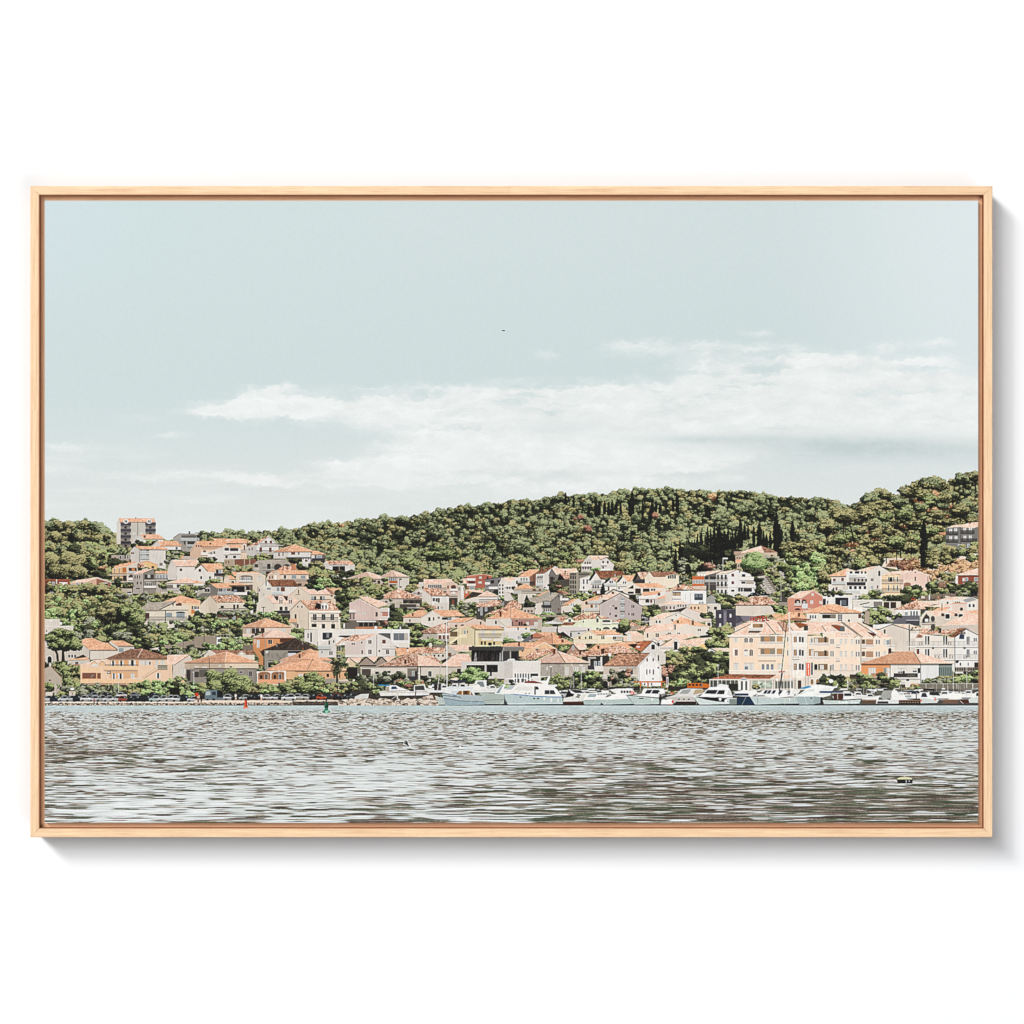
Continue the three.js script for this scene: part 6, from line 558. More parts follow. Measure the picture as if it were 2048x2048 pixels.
  fill([945, 1025, 990, 945, 1180, 930, 1275, 935, 1190, 1015, 1060, 1030], plain(0xf1efeb)); fill([995, 990, 1020, 955, 1110, 955, 1090, 990], plain(0xa8b4b6)); row(5, 32, 1120, 945, 22, 18, 5); hull(0xb3c2bf, 940, 1030, 1060, 1030, 1180, 1020, 1150, 1084, 960, 1086); hull(0xb7c6c3, 1110, 1022, 1300, 1018, 1500, 1008, 1562, 1076, 1200, 1086); fill([1110, 1022, 1250, 985, 1360, 945, 1440, 942, 1482, 990, 1500, 1010, 1300, 1022], plain(0xf3f1ee)); rope(1050, 1085, 1110, 1020); rope(1200, 1084, 1250, 1012); fill([1250, 900, 1380, 885, 1540, 890, 1580, 950, 1450, 970, 1340, 945], plain(0xeceae6)); row(4, 34, 1400, 915, 22, 26, 1); fill([1505, 925, 1550, 920, 1570, 955, 1530, 960], plain(0xdc6a50)); bx(0xf0f0f0, 1530, 930, 12, 26);
  hull(0xbccac6, 1470, 968, 1700, 985, 1868, 1008, 1940, 1003, 1940, 1078, 1570, 1086); ln(0x5a4a40, 6, 1470, 968, 1720, 990, 1868, 1006); fill([1530, 970, 1650, 950, 1668, 900, 1690, 885, 1920, 888, 1940, 960, 1880, 1000, 1700, 984], plain(0xf2f0ec)); fill([1690, 945, 1718, 904, 1780, 904, 1752, 948], plain(0x2e3438)); fill([1770, 948, 1792, 904, 1860, 906, 1888, 950], plain(0x2e3438)); bx(0x3c4042, 1620, 1000, 54, 14); ln(0xd4d8d6, 3, 1530, 955, 1650, 935); oval(0xeceae6, 1780, 1020, 10, 20); person(1880, 1082, 118, 0x1e1c1e, 0x8a6c5c);
}
function rightTop() {
  view(1320, 1060, 0.16563);
  BU(0, 0, 900, 480, 'far olive far', 58, 0.07); BU(860, -90, 1500, 250, 'far olive far', 58, 0.07);
  for (const [x, a, b, w] of [[345, 120, 240, 20], [415, 115, 280, 20], [450, 45, 260, 22], [495, 20, 250, 34], [575, -40, 400, 30], [612, -10, 390, 28], [655, -60, 400, 40], [715, -60, 430, 54], [775, 20, 290, 44], [820, -30, 270, 28], [875, 40, 240, 32], [970, -120, 190, 50], [1020, -60, 90, 36], [1062, -60, 70, 26], [1198, -80, 190, 52], [1285, 60, 200, 36], [1405, -180, 230, 66], [1445, -60, 330, 40], [1470, -20, 120, 24], [1600, -100, 110, 48], [135, 165, 280, 16], [240, 165, 350, 34], [185, 240, 500, 38], [320, 140, 260, 24], [545, 60, 400, 26], [690, 20, 430, 34], [745, 40, 400, 30], [800, 60, 330, 30], [850, 80, 300, 26], [910, 30, 210, 30], [945, 10, 200, 26], [1130, -40, 180, 30], [1250, 20, 190, 28], [1330, 30, 200, 30], [385, 130, 260, 22]]) CY(x, a, b, w);
  BU(290, 210, 560, 520, 'black dark', 62, -0.02); BU(230, 340, 300, 640, 'grey dark', 34, -0.1); BU(660, 280, 760, 420, 'black', 50); BU(800, 270, 930, 490, 'black dark', 54, 0); TR(600, 440, 60, 44, 'pink', -0.1); BU(660, 430, 860, 490, 'green grey', 34);
  q(0xc0b09c, 915, 400, 912, 310, 1050, 270, 1262, 268, 1262, 400); q(0xcabaa6, 1262, 268, 1412, 268, 1420, 345, 1262, 345); rf('p', 905, 304, 962, 264, 1220, 187, 1428, 270, 1262, 270, 1050, 270); rf('n', 1220, 188, 1428, 270, 1262, 270); row(5, 32, 925, 326, 14, 20, 4); wn(1338, 298, 30, 34, 4); wn(1270, 298, 12, 30, 4); rf('o', 912, 362, 1022, 344, 980, 392, 915, 400); q(0xbcae9c, 930, 470, 930, 402, 1010, 385, 1010, 470); row(2, 30, 945, 420, 12, 22, 1); bx(0xb8a090, 895, 255, 90, 40); BU(1280, 330, 1440, 420, 'dark grey', 36);
  fill([1175, 555, 1270, 550, 1410, 740, 1320, 775], plain(0xc6bfb6)); fill([1270, 560, 1300, 550, 1420, 720, 1400, 745], plain(0x8e857a)); for (let i = 0; i < 8; i++) sh(0.3, 1200 + i * 20, 580 + i * 22, 1300 + i * 14, 570 + i * 22, 1310 + i * 14, 580 + i * 22, 1210 + i * 20, 592 + i * 22); fill([1405, 460, 1530, 425, 1560, 560, 1625, 600, 1610, 690, 1560, 660, 1470, 540], plain(0xd6cec6)); for (let i = 0; i < 9; i++) sh(0.35, 1440 + i * 12, 490 + i * 18, 1540 + i * 6, 480 + i * 18, 1540 + i * 6, 488 + i * 18, 1460 + i * 12, 500 + i * 18); fill([1440, 420, 1500, 350, 1550, 370, 1470, 430], plain(0xd0c8c0)); ln(0x3a322a, 8, 1450, 430, 1510, 340);
  BU(1240, 400, 1500, 480, 'grey olive green', 44, 0.02); BU(1380, 500, 1480, 700, 'grey green', 44, 0.04); BU(1290, 430, 1400, 560, 'grey olive', 42, 0.04); BU(1440, 640, 1640, 780, 'grey green olive', 48, 0); fill([1180, 560, 1185, 480, 1260, 480, 1265, 545], plain(0x5a5048)); BU(1420, 740, 1520, 820, 'dark', 40, -0.05); fill([1420, 880, 1470, 740, 1540, 850, 1540, 880], plain(0x55504a));
  for (const [x, y, a, b] of [[1140, 330, 120, 80], [1060, 400, 90, 70], [1210, 400, 100, 70], [1140, 420, 130, 60]]) TR(x, y, a, b, 'lime', 0.0); BU(1040, 460, 1190, 540, 'dark', 44, 0);
  for (const [x, y, a, b, p] of [[1560, 220, 110, 70, 'olive'], [1700, 190, 120, 70, 'olive'], [1850, 200, 110, 70, 'olive'], [1640, 300, 90, 50, 'olive'], [1800, 290, 120, 60, 'olive']]) PINE(x, y, a, b, y + 200, p, 0); BU(1600, 340, 1932, 720, 'bright green bright', 62, 0.02); BU(1500, 300, 1640, 560, 'dark green', 54, -0.05); BU(1540, 560, 1640, 700, 'green bright', 44, 0);
  q(0xe2d4be, -10, 700, -10, 565, 65, 555, 65, 690); q(0xe6dac6, 62, 700, 62, 553, 190, 540, 232, 548, 232, 690); rf('n', -10, 560, -10, 500, 185, 500, 232, 546, 185, 530, 62, 556); row(4, 26, 97, 545, 17, 40, 1); ln(0xe8dccc, 5, 62, 556, 188, 528, 234, 550); wn(25, 600, 14, 20, 4); ln(0x54504a, 4, 64, 560, 64, 680); rf('o', -10, 700, -10, 665, 68, 690, 30, 720); q(0xdcd2c4, -10, 800, -10, 740, 90, 700, 120, 720, 60, 790); rf('o', -10, 830, -10, 800, 70, 770, 70, 830);
  q(0xb89880, 392, 745, 392, 560, 560, 540, 570, 745); q(0x77706c, 540, 745, 540, 545, 720, 480, 760, 500, 690, 745); rf('p', 450, 510, 720, 480, 755, 492, 565, 546, 440, 540); for (const x of [470, 505, 538]) FG(x - 14, x + 14, 556, 520, x, 500, 0xece4da, 0xe8dccc, 5); bx(0xcc7448, 394, 558, 138, 36); bx(0xcc7448, 394, 648, 138, 28); row(4, 34, 402, 602, 20, 42, 5); bal(540, 590, 150, 40, 'g'); bx(0x45403e, 545, 560, 130, 34); bx(0x56514e, 560, 660, 120, 70); bx(0xb8b0a8, 590, 560, 10, 170); q(0xd0c4b6, 400, 710, 400, 676, 560, 672, 560, 720); rf('p', 390, 690, 560, 676, 560, 690);
  q(0xd6d3ce, 680, 790, 680, 530, 822, 520, 822, 790); q(0xe4e2de, 820, 800, 820, 520, 932, 478, 1092, 528, 1136, 602, 1176, 672, 1178, 770, 960, 800); rf('p', 676, 530, 740, 500, 926, 474, 942, 480, 822, 520); ln(0x8c7c70, 5, 820, 524, 934, 478, 1092, 528, 1134, 600, 1176, 672); for (const y of [540, 622, 722]) { row(3, 46, 692, y, 22, 60, 1); bal(684, y + 34, 138, 30, 'r'); } wn(866, 526, 30, 34, 4); wn(866, 618, 30, 34, 4); wn(862, 720, 38, 22, 1); wn(992, 532, 40, 30, 1); oval(0x403a36, 964, 504, 9, 10); bx(0xc4bab0, 972, 562, 165, 8); bal(965, 568, 172, 36, 'w'); bx(0x55504b, 985, 620, 48, 26); bx(0xb8aca0, 1040, 608, 95, 46); bal(960, 652, 212, 40, 'w'); bx(0x45403c, 1012, 700, 100, 42); for (const x of [958, 990]) { oval(0x4a4542, x, 706, 12, 12, 3.14, 6.28); bx(0x4a4542, x - 12, 705, 24, 36); } bx(0xe8e2da, 1112, 690, 10, 60); bx(0xe8e2da, 1140, 690, 10, 60); bal(860, 744, 240, 26, 'b'); q(0xdcd8d2, 800, 815, 800, 770, 1090, 768, 1080, 810); ln(0xb8b4b0, 5, 684, 690, 822, 690, 1170, 694);
  car(1060, 812, 130, 56, 0x2a2c30); car(1150, 806, 90, 46, 0x30323a); car(1210, 800, 110, 50, 0x26282c); bx(0xe8e4de, 1200, 790, 120, 8); BU(690, 790, 960, 850, 'dark green', 34, 0); BU(750, 840, 930, 950, 'dark green olive', 46, -0.02); BU(570, 740, 760, 800, 'green grey', 34, 0); BU(1280, 770, 1450, 870, 'grey green dark', 44, 0); BU(1170, 590, 1250, 740, 'grey dark', 34, 0); fill([1200, 660, 1230, 650, 1330, 760, 1300, 770], plain(0xb4aca2));
  q(0xdcd2c6, 60, 870, 62, 745, 150, 735, 150, 870); rf('w', 60, 745, 200, 672, 290, 652, 400, 680, 415, 716, 200, 722); q(0xe8e7e4, 152, 895, 152, 740, 560, 728, 562, 892); bx(0xf0f0ee, 152, 732, 408, 8); chim(210, 655, 20, 40, 0x7a4838); bx(0xb49c80, 156, 750, 96, 46); bx(0x3a3632, 156, 748, 96, 10); ln(0x5a544e, 6, 186, 756, 186, 796); bal(150, 796, 104, 30, 'w'); bx(0x4a5058, 418, 768, 100, 76); bx(0x7c8488, 426, 772, 36, 40); bx(0x7c8488, 472, 772, 38, 40); ln(0xb8b8b4, 5, 310, 770, 310, 845); row(2, 34, 470, 866, 24, 26, 5); ln(0x9a9894, 4, 368, 760, 368, 890);
  q(0xa6a6a0, 565, 885, 565, 815, 622, 776, 692, 822, 692, 888); ln(0x6a6660, 6, 562, 818, 622, 776, 694, 824); chim(618, 735, 18, 40, 0x8a5040); BU(690, 800, 780, 860, 'green', 30);
  q(0xccc8c2, -10, 970, -10, 905, 200, 898, 345, 888, 435, 892, 430, 920, 360, 965); rf('p', -10, 900, 100, 865, 255, 856, 430, 888, 340, 880, 210, 900); row(4, 44, 30, 920, 18, 34, 4); row(4, 30, 215, 900, 14, 26, 4); q(0xe2cab0, 355, 1000, 358, 905, 572, 898, 575, 1000); q(0xdad2c6, 572, 1060, 572, 892, 735, 896, 740, 1060); row(3, 44, 370, 925, 18, 30, 4); wn(655, 926, 34, 34, 1); wn(586, 925, 14, 20, 1); ln(0x5a5650, 8, 578, 915, 578, 1020); bx(0xdcb898, 355, 896, 218, 8); bx(0xf0e8de, 572, 888, 165, 7);
  rf('d', 88, 986, 300, 932, 330, 934, 252, 988); q(0xdcd2ca, 250, 1030, 252, 988, 332, 935, 515, 1002, 520, 1110, 420, 1090); q(0xdccfc4, 412, 1105, 414, 1000, 500, 1000, 505, 1110); ln(0xd89878, 6, 330, 936, 412, 970, 500, 1000); rf('p', -10, 1070, -10, 990, 60, 1000, 222, 984, 110, 1062, 40, 1076); FG(0, 420, 1140, 1080, 222, 986, 0xe2dad0, 0xece0d4, 7); wn(0, 1080, 14, 36, 1); oval(0x2c2826, 196, 1030, 7, 9);
  BU(500, 1010, 640, 1060, 'green dark', 36, 0); bx(0xdcc8bc, 500, 1068, 122, 36); bx(0xdcd2c8, 550, 1105, 75, 70); wn(575, 1120, 36, 40, 1);
  q(0xd6ccc0, 380, 1215, 380, 1162, 595, 1162, 595, 1215); HP(86, 600, 1150, 1160, 244, 258, 1046, W, 'o', 0); chim(385, 1095, 22, 50, 0x8a5a48); chim(205, 1095, 22, 26, 0x7a4c3c); wn(450, 1180, 30, 34, 1); bx(0xc8c4be, 372, 1100, 8, 60); chim(136, 1080, 26, 24, 0xa89c90);
  q(0x544f5a, 675, 1185, 675, 965, 920, 955, 920, 1215, 780, 1215); q(0x868289, 920, 1215, 918, 955, 1152, 960, 1152, 1090, 1010, 1100); q(0x5c5864, 918, 960, 1010, 1095, 920, 1130); ln(0x8c8890, 5, 675, 964, 920, 954, 1152, 960); bx(0x807c84, 768, 970, 40, 236); for (let i = 0; i < 7; i++) { fill([788, 1000 + i * 26, 802, 1020 + i * 26, 776, 1020 + i * 26], plain(0x9a96a0)); } for (const [x, y] of [[716, 1016], [842, 1012], [716, 1126], [842, 1118]]) { bx(0xeceae6, x, y, 24, 44); bx(0xb8b4b0, x + 11, y, 3, 44); } oval(0x3c3840, 1004, 1022, 9, 10);
  q(0xd8cec2, 918, 1030, 918, 905, 1395, 900, 1392, 1010, 1150, 1040); HP(896, 1440, 0, 900, 1110, 1290, 798, W, 'w', 0); sh(0.35, 918, 904, 1395, 902, 1395, 914, 918, 916); wn(1250, 938, 26, 34, 2); wn(1064, 930, 20, 18, 2); row(2, 40, 985, 935, 22, 14, 2); BU(930, 800, 1060, 860, 'olive', 34, 0.05);
  BU(1395, 920, 1545, 1000, 'green dark bright', 40, 0); q(0xa0968c, 1420, 900, 1440, 870, 1545, 870, 1545, 915);
  q(0xd49a86, 1545, 990, 1545, 828, 1702, 822, 1702, 980); q(0xd09280, 1700, 985, 1700, 822, 1862, 730, 1940, 780, 1940, 960); rf('p', 1532, 826, 1690, 736, 1862, 725, 1702, 822); ln(0xdccabc, 7, 1702, 826, 1862, 727, 1940, 780); for (const [x, w] of [[1664, 34], [1742, 28]]) { oval(0x4c3a36, x, 862, w, 26, 3.14, 6.28); bx(0x4c3a36, x - w, 860, w * 2, 40); bx(0xb8b4b0, x - 12, 856, 30, 40); } bx(0xeae2da, 1698, 836, 12, 70); bal(1625, 884, 80, 26, 'b'); bx(0xd4d4d4, 1716, 886, 70, 60); wn(1832, 762, 28, 32, 2); wn(1818, 848, 34, 44, 2); wn(1926, 850, 20, 36, 2); oval(0x4c3a36, 1664, 966, 34, 24, 3.14, 6.28);
  rf('w', 1660, 1000, 1800, 935, 1872, 962, 1800, 1010); rf('o', 1360, 1086, 1450, 1050, 1560, 988, 1700, 985, 1800, 1078, 1500, 1090); rf('o', 1330, 1060, 1345, 1014, 1490, 1012, 1440, 1050, 1380, 1060); fill([1300, 1055, 1345, 1016, 1385, 1058], plain(0x6a5a50)); chim(1666, 1005, 26, 40); q(0xe2dad0, 1770, 1110, 1775, 1010, 1940, 1000, 1940, 1110); rf('p', 1750, 1018, 1860, 962, 1940, 935, 1940, 1005); row(3, 30, 1812, 1030, 14, 36, 1); rf('n', 1500, 1092, 1600, 1060, 1830, 1072, 1800, 1095);
  ln(0xc8c4bc, 9, 762, 330, 762, 492); bx(0xd8d0c8, 762, 330, 60, 22); ln(0xb4aea6, 8, 1458, 510, 1466, 860); ln(0xb4aea6, 5, 1378, 430, 1378, 560);
}
function rightBottom() {
  view(1320, 1230, 0.16563);
  BU(480, 140, 860, 420, 'green olive', 56, -0.02); BU(60, 400, 860, 800, 'green dark dark green', 62, -0.04);
  q(0xe0d6ca, 0, 230, 0, 190, 165, 190, 322, 104, 484, 205, 484, 262, 160, 235); rf('p', -10, 190, -10, 112, 312, 104, 172, 190); ln(0xeee2d6, 7, 165, 196, 322, 104, 486, 206); chim(168, 118, 24, 60, 0xb0a8a0); row(2, 22, 95, 212, 14, 18, 1); row(2, 18, 212, 212, 12, 16, 1);
  q(0xe0d8cc, 380, 200, 382, 132, 592, 136, 592, 240, 480, 250); row(2, 22, 458, 168, 14, 24, 1); rf('p', -10, 300, -10, 240, 402, 224, 440, 250, 300, 290, 160, 310); rf('p', -10, 390, 60, 330, 190, 290, 330, 300, 220, 380); FG(155, 240, 412, 330, 196, 272, 0xe8dfd4, 0xf0e6da, 8); bx(0x2c2e2a, 172, 322, 40, 90); ln(0x4c3e36, 7, 0, 375, 150, 285); q(0xe8e2da, -10, 445, -10, 378, 160, 376, 160, 420, 230, 418, 225, 440); bx(0xc8c0b6, 0, 390, 160, 24);
  q(0xe8c48c, 230, 470, 232, 382, 430, 382, 652, 270, 705, 300, 560, 420, 400, 460, 240, 480); rf('p', 225, 384, 320, 300, 440, 280, 645, 264, 690, 280, 430, 382); ln(0xf0e4d4, 7, 430, 384, 660, 264, 704, 298); for (const x of [290, 360]) { bx(0xe0be88, x - 8, 350, 16, 70); FG(x - 30, x + 40, 384, 372, x + 5, 345, 0xeadcc0, 0xe8d8c4, 5); }
  BU(80, 400, 560, 600, 'green dark olive', 52, 0); BU(560, 200, 850, 390, 'green green olive', 54, 0);
  q(0xded6cc, 560, 500, 565, 445, 602, 402, 692, 444, 690, 500); rf('p', 600, 398, 840, 398, 840, 440, 690, 444); ln(0x33291f, 8, 522, 446, 602, 398, 696, 446); wn(596, 442, 34, 48, 0); rf('p', 360, 572, 470, 500, 500, 500, 470, 560); q(0xd8d2ca, -10, 560, -10, 420, 70, 470, 70, 590, 0, 590);
  BU(360, 480, 860, 760, 'dark dark green', 58, 0.02); BU(120, 650, 400, 860, 'green dark', 54, 0); BU(560, 440, 860, 560, 'dark green', 50, 0.04); BU(20, 620, 145, 740, 'pink', 34, 0.05); q(0xdcd8d4, -10, 800, -10, 600, 20, 620, 20, 800); bx(0xd8d4d0, 76, 745, 30, 130); bx(0x9a8c8c, 84, 765, 14, 80); BU(230, 760, 330, 890, 'green bright', 34); bx(0xc8733c, -10, 798, 85, 12); fill([100, 915, 100, 860, 600, 870, 600, 915], plain(0x38342f)); fill([332, 882, 335, 822, 500, 820, 610, 835, 612, 880], plain(0xc8742e)); row(4, 44, 345, 832, 28, 22, 1); ln(0x8a8070, 12, 510, 770, 505, 880);
  // hotel
  q(0xd8d0c6, 905, 200, 905, 155, 1000, 130, 1000, 200); rf('p', 885, 156, 1010, 96, 1120, 70, 1300, 60, 1200, 110, 1000, 168); rf('p', 1560, 95, 1932, 78, 1940, 240, 1590, 235); rf('p', 1000, 80, 1290, 40, 1400, 62, 1300, 90);
  q(0xf2d9c2, 840, 725, 840, 248, 1592, 235, 1592, 725); rf('p', 826, 246, 1110, 96, 1280, 82, 1404, 230, 1250, 240); rf('p', 1280, 82, 1420, 62, 1565, 105, 1610, 235, 1402, 232); fill([1418, 82, 1500, 70, 1570, 170, 1520, 200], tiles('n'), 0.6); ln(0x5c3c30, 7, 1280, 84, 1402, 230); ln(0x5c3c30, 6, 1500, 64, 1610, 190); ln(0x5c3c30, 6, 830, 244, 1095, 108); ln(0x5c3c30, 6, 1418, 84, 1520, 210);
  fill([1070, 186, 1110, 96, 1258, 96, 1240, 180], plain(0xf2ece2)); bx(0xac8a66, 1122, 106, 120, 46); bx(0x8a6a44, 1205, 108, 36, 42); bal(1074, 152, 158, 36, 'b'); sh(0.6, 1062, 214, 1080, 190, 1215, 190, 1200, 214);
  bx(0xf2e9dc, 815, 242, 710, 20); sh(0.3, 840, 262, 1520, 262, 1520, 272, 840, 272);
  wn(890, 270, 54, 62, 2); wn(1020, 270, 44, 60, 6); wn(1080, 270, 44, 60, 6); bx(0xf0eae0, 884, 402, 64, 92); wn(905, 418, 34, 70, 4); bx(0x8e7c70, 906, 420, 32, 66); wn(1018, 412, 46, 80, 6); bx(0xe4e0da, 1018, 436, 46, 54); wn(1082, 412, 44, 80, 6); wn(890, 580, 62, 82, 2); wn(1016, 578, 54, 86, 2); wn(1074, 578, 60, 86, 2); bx(0x7c8890, 1026, 620, 38, 36);
  for (const y of [255, 405]) { bx(0xb89a7c, 1215, y, 268, 82); bx(0xc0956a, 1268, y + 4, 54, 70); bx(0x8c8478, 1222, y + 4, 40, 70); bx(0x9a9284, 1330, y + 6, 60, 70); bx(0xc49a6c, 1415, y + 4, 50, 66); bx(0xf2ebe0, 1393, y - 4, 18, 86); bal(1183, y + 66, 320, 38, 'b'); q(0xf4dcc6, 1183, y + 142, 1183, y + 104, 1505, y + 104, 1505, y + 120, 1400, y + 142); sh(0.25, 1183, y + 142, 1400, y + 142, 1400, y + 156, 1190, y + 156); }
  for (const x of [1230, 1286, 1340]) { wn(x, 588, 34, 70, 6); bx(0x8a96a0, x + 6, 610, 22, 46); } wn(1424, 586, 30, 72, 2); wn(1458, 586, 28, 72, 2); wn(1536, 262, 16, 60, 6); wn(1536, 420, 16, 70, 6); bx(0xe6dacc, 836, 668, 720, 54); bx(0xf0e8dc, 830, 664, 726, 9);
  q(0xe8e0d6, 1588, 755, 1590, 198, 1785, 205, 1785, 755); bx(0xf4ece2, 1575, 192, 215, 18); for (const [y, h] of [[262, 66], [418, 74], [586, 78]]) { wn(1620, y, 32, h, 1); bx(0xb49474, 1622, y, 26, h); wn(1682, y, 22, h * 0.95, 1); wn(1716, y + 4, 20, h * 0.95, 1); bx(0xf2eae0, 1655, y - 10, 14, h + 14); } bal(1596, 490, 90, 38, 'b'); bx(0xf0e8de, 1600, 330, 180, 60); bx(0xf0e8de, 1600, 664, 185, 92);
  q(0xf2d9c2, 1784, 745, 1784, 250, 1940, 245, 1940, 745); wn(1822, 280, 24, 56, 5); wn(1868, 275, 44, 60, 2); bal(1798, 334, 142, 38, 'b'); bx(0xf4dcc6, 1798, 372, 142, 34); bx(0xb08c6c, 1800, 412, 140, 80); wn(1826, 420, 36, 74, 2); wn(1870, 418, 36, 74, 2); bal(1798, 498, 142, 40, 'b'); bx(0xf4dcc6, 1798, 538, 142, 34); wn(1870, 590, 26, 72, 1); wn(1918, 586, 22, 70, 4); bx(0xe2d8cc, 1784, 666, 156, 84); fill([1780, 235, 1850, 190, 1890, 235], plain(0xe8c4a4)); rf('p', 1770, 225, 1800, 190, 1890, 205, 1845, 230); fill([1610, 95, 1690, 88, 1800, 130, 1795, 190, 1720, 190], plain(0xe8d8c4)); fill([1620, 95, 1700, 92, 1790, 118, 1690, 160], plain(0x9a6038)); bx(0x6a665e, 1740, 128, 50, 58); row(2, 24, 1745, 130, 18, 50, 1);
  // ground floor
  q(0xc8bfb2, 595, 910, 598, 775, 840, 755, 1640, 755, 1640, 910); bx(0x5e6056, 610, 790, 330, 110); for (let i = 0; i < 40; i++) bx([0x2c2c26, 0x8a8c7c, 0x4a5240][(rnd() * 3) | 0], 612 + rnd() * 320, 800 + rnd() * 80, 10 + rnd() * 26, 8 + rnd() * 26, 0.8); for (let x = 640; x < 940; x += 52) bx(0xe8e2d8, x, 785, 8, 120); bx(0xa8b4a4, 1115, 795, 240, 90); for (let i = 0; i < 26; i++) bx([0xd4dccc, 0x7c8a74, 0xe8ece4][(rnd() * 3) | 0], 1118 + rnd() * 220, 800 + rnd() * 70, 16 + rnd() * 40, 8 + rnd() * 24, 0.6); for (const x of [1108, 1190, 1270, 1355]) bx(0xe8e2d8, x, 785, 9, 120); bx(0x76766a, 1395, 800, 215, 84); for (let x = 1380; x < 1620; x += 38) bx(0xece6dc, x, 790, 9, 110); rf('r', 596, 772, 830, 714, 1418, 720, 1330, 772); rf('b', 700, 745, 830, 716, 1418, 722, 1360, 760); rf('p', 1328, 768, 1412, 716, 1582, 722, 1632, 766); ln(0xece4d8, 9, 590, 778, 1635, 774);
  bx(0xdcd6cc, 945, 786, 140, 120); for (let i = 0; i < 5; i++) bx(i % 2 ? 0x4a4a44 : 0xf0ece4, 955 + i * 26, 800, 20, 106); fill([935, 792, 1015, 750, 1092, 792], plain(0xece8e2)); fill([962, 786, 1015, 760, 1066, 786], plain(0xa8aca8)); bx(0x35342e, 830, 830, 115, 80); TR(1165, 870, 50, 36, 'olive', 0.08);
  q(0xe0d6ca, 1640, 910, 1642, 756, 1940, 748, 1940, 910); for (const x of [1838, 1905]) { oval(0xf0e8dc, x, 800, 26, 40); oval(0x9a7c58, x, 806, 18, 34); } bx(0x5a4636, 1668, 790, 40, 100); bx(0xf0e6da, 1640, 756, 90, 12);
  // signs and flags
  const L = (x, ...s) => { for (const [h, w] of [[0xdccfc4, 17], [0xa83014, 13]]) for (const [a, b, c, d] of s) ln(h, w, x + a, b, x + c, d); };
  L(1098, [0, 20, 0, 70], [30, 20, 30, 70], [0, 45, 30, 45]); for (const [h, w] of [[0xdccfc4, 16], [0xa83014, 13]]) for (let i = 0; i < 14; i++) { const a = i / 14 * 6.283, b = (i + 1) / 14 * 6.283; ln(h, w, 1162 + Math.cos(a) * 19, 44 + Math.sin(a) * 23, 1162 + Math.cos(b) * 19, 44 + Math.sin(b) * 23); } L(1190, [0, 20, 36, 20], [19, 20, 19, 68]); L(1240, [0, 20, 0, 68], [0, 21, 32, 20], [0, 42, 26, 42], [0, 66, 34, 66]); L(1284, [4, 16, 4, 66], [4, 64, 38, 65]); ln(0x3a2a24, 4, 1130, 76, 1270, 78);
  bx(0xe86a30, 1770, 578, 45, 156); bx(0xf4f0ee, 1788, 585, 14, 60); bx(0xf4e8e4, 1790, 655, 12, 70); bx(0x26304e, 1828, 574, 18, 148); ln(0x8c847c, 5, 1762, 560, 1762, 880); ln(0x8c847c, 4, 1792, 735, 1792, 840); for (let i = 0; i < 7; i++) oval(0xb8543c, 1440 + i * 11, 685 + 5 * Math.sin(i * 2), 5, 9);
  lamp(703, 606, 840); oval(0xf2f2ee, 1414, 782, 15, 15);
  fill([-10, 1085, -10, 950, 600, 930, 1932, 900, 1940, 1085], plain(0x4a4a4a), 0.55); for (let i = 0; i < 40; i++) { const x = -20 + rnd() * 1900, y = 900 + rnd() * 60; bx([0xf0eeea, 0xe6e4e0, 0xd0d0ce, 0xb0b6b6, 0x3a3c40][(rnd() * 5) | 0], x, y, 26 + rnd() * 80, 8 + rnd() * 16); }
  fill([60, 1000, 200, 960, 250, 900, 330, 885, 520, 890, 525, 940, 440, 985, 400, 1000], plain(0xd8d6d2)); fill([235, 950, 275, 905, 380, 895, 340, 952], plain(0xa4a8a6)); fill([400, 960, 430, 900, 520, 895, 525, 940], plain(0xb8a888)); hull(0xc4c0ba, 60, 1000, 250, 985, 405, 985, 442, 1060, 180, 1065); row(3, 60, 220, 1012, 22, 12, 1); bx(0x3c2822, 190, 1046, 255, 26);
  fill([12, 1080, 20, 1022, 150, 1016, 165, 1078], plain(0xf2f0ec)); oval(0xd84a28, 155, 1046, 12, 18); bx(0xe49a80, 110, 1076, 40, 10); oval(0xe0643c, 145, 945, 16, 12); ln(0xd8d4ce, 5, 90, 910, 140, 950); 
  fill([480, 985, 560, 905, 600, 870, 740, 862, 830, 872, 850, 905, 880, 975, 880, 1000], plain(0xf3f1ee)); fill([540, 948, 575, 908, 700, 905, 672, 952], plain(0x2c3034)); fill([685, 955, 715, 908, 785, 908, 775, 955], plain(0x2c3034)); fill([690, 850, 730, 830, 830, 845, 830, 870, 700, 868], plain(0xe9e7e4)); fill([810, 960, 830, 900, 860, 940, 880, 990], plain(0xd8d8d6)); hull(0xcad5d2, 400, 985, 560, 988, 930, 1010, 932, 1078, 480, 1086); fill([425, 990, 520, 988, 700, 990, 800, 1000, 830, 1050, 700, 1045, 560, 1022], plain(0x1f1f24)); ln(0xf4f4f0, 6, 395, 984, 560, 988, 930, 1010); oval(0xf4f4f2, 728, 1016, 18, 20); oval(0xf4f4f2, 800, 1036, 20, 22); rope(440, 1080, 462, 990); rope(880, 1085, 920, 1010);
  bx(0x8a9490, 840, 1015, 95, 64); hull(0x243e56, 928, 1085, 930, 985, 1095, 985, 1150, 1084); fill([885, 975, 905, 930, 1010, 905, 1170, 915, 1180, 950, 1095, 990], plain(0xeceae6)); bx(0x2c4a60, 900, 948, 170, 26); bx(0x1c2c40, 930, 985, 165, 12); rope(990, 1085, 1045, 985);
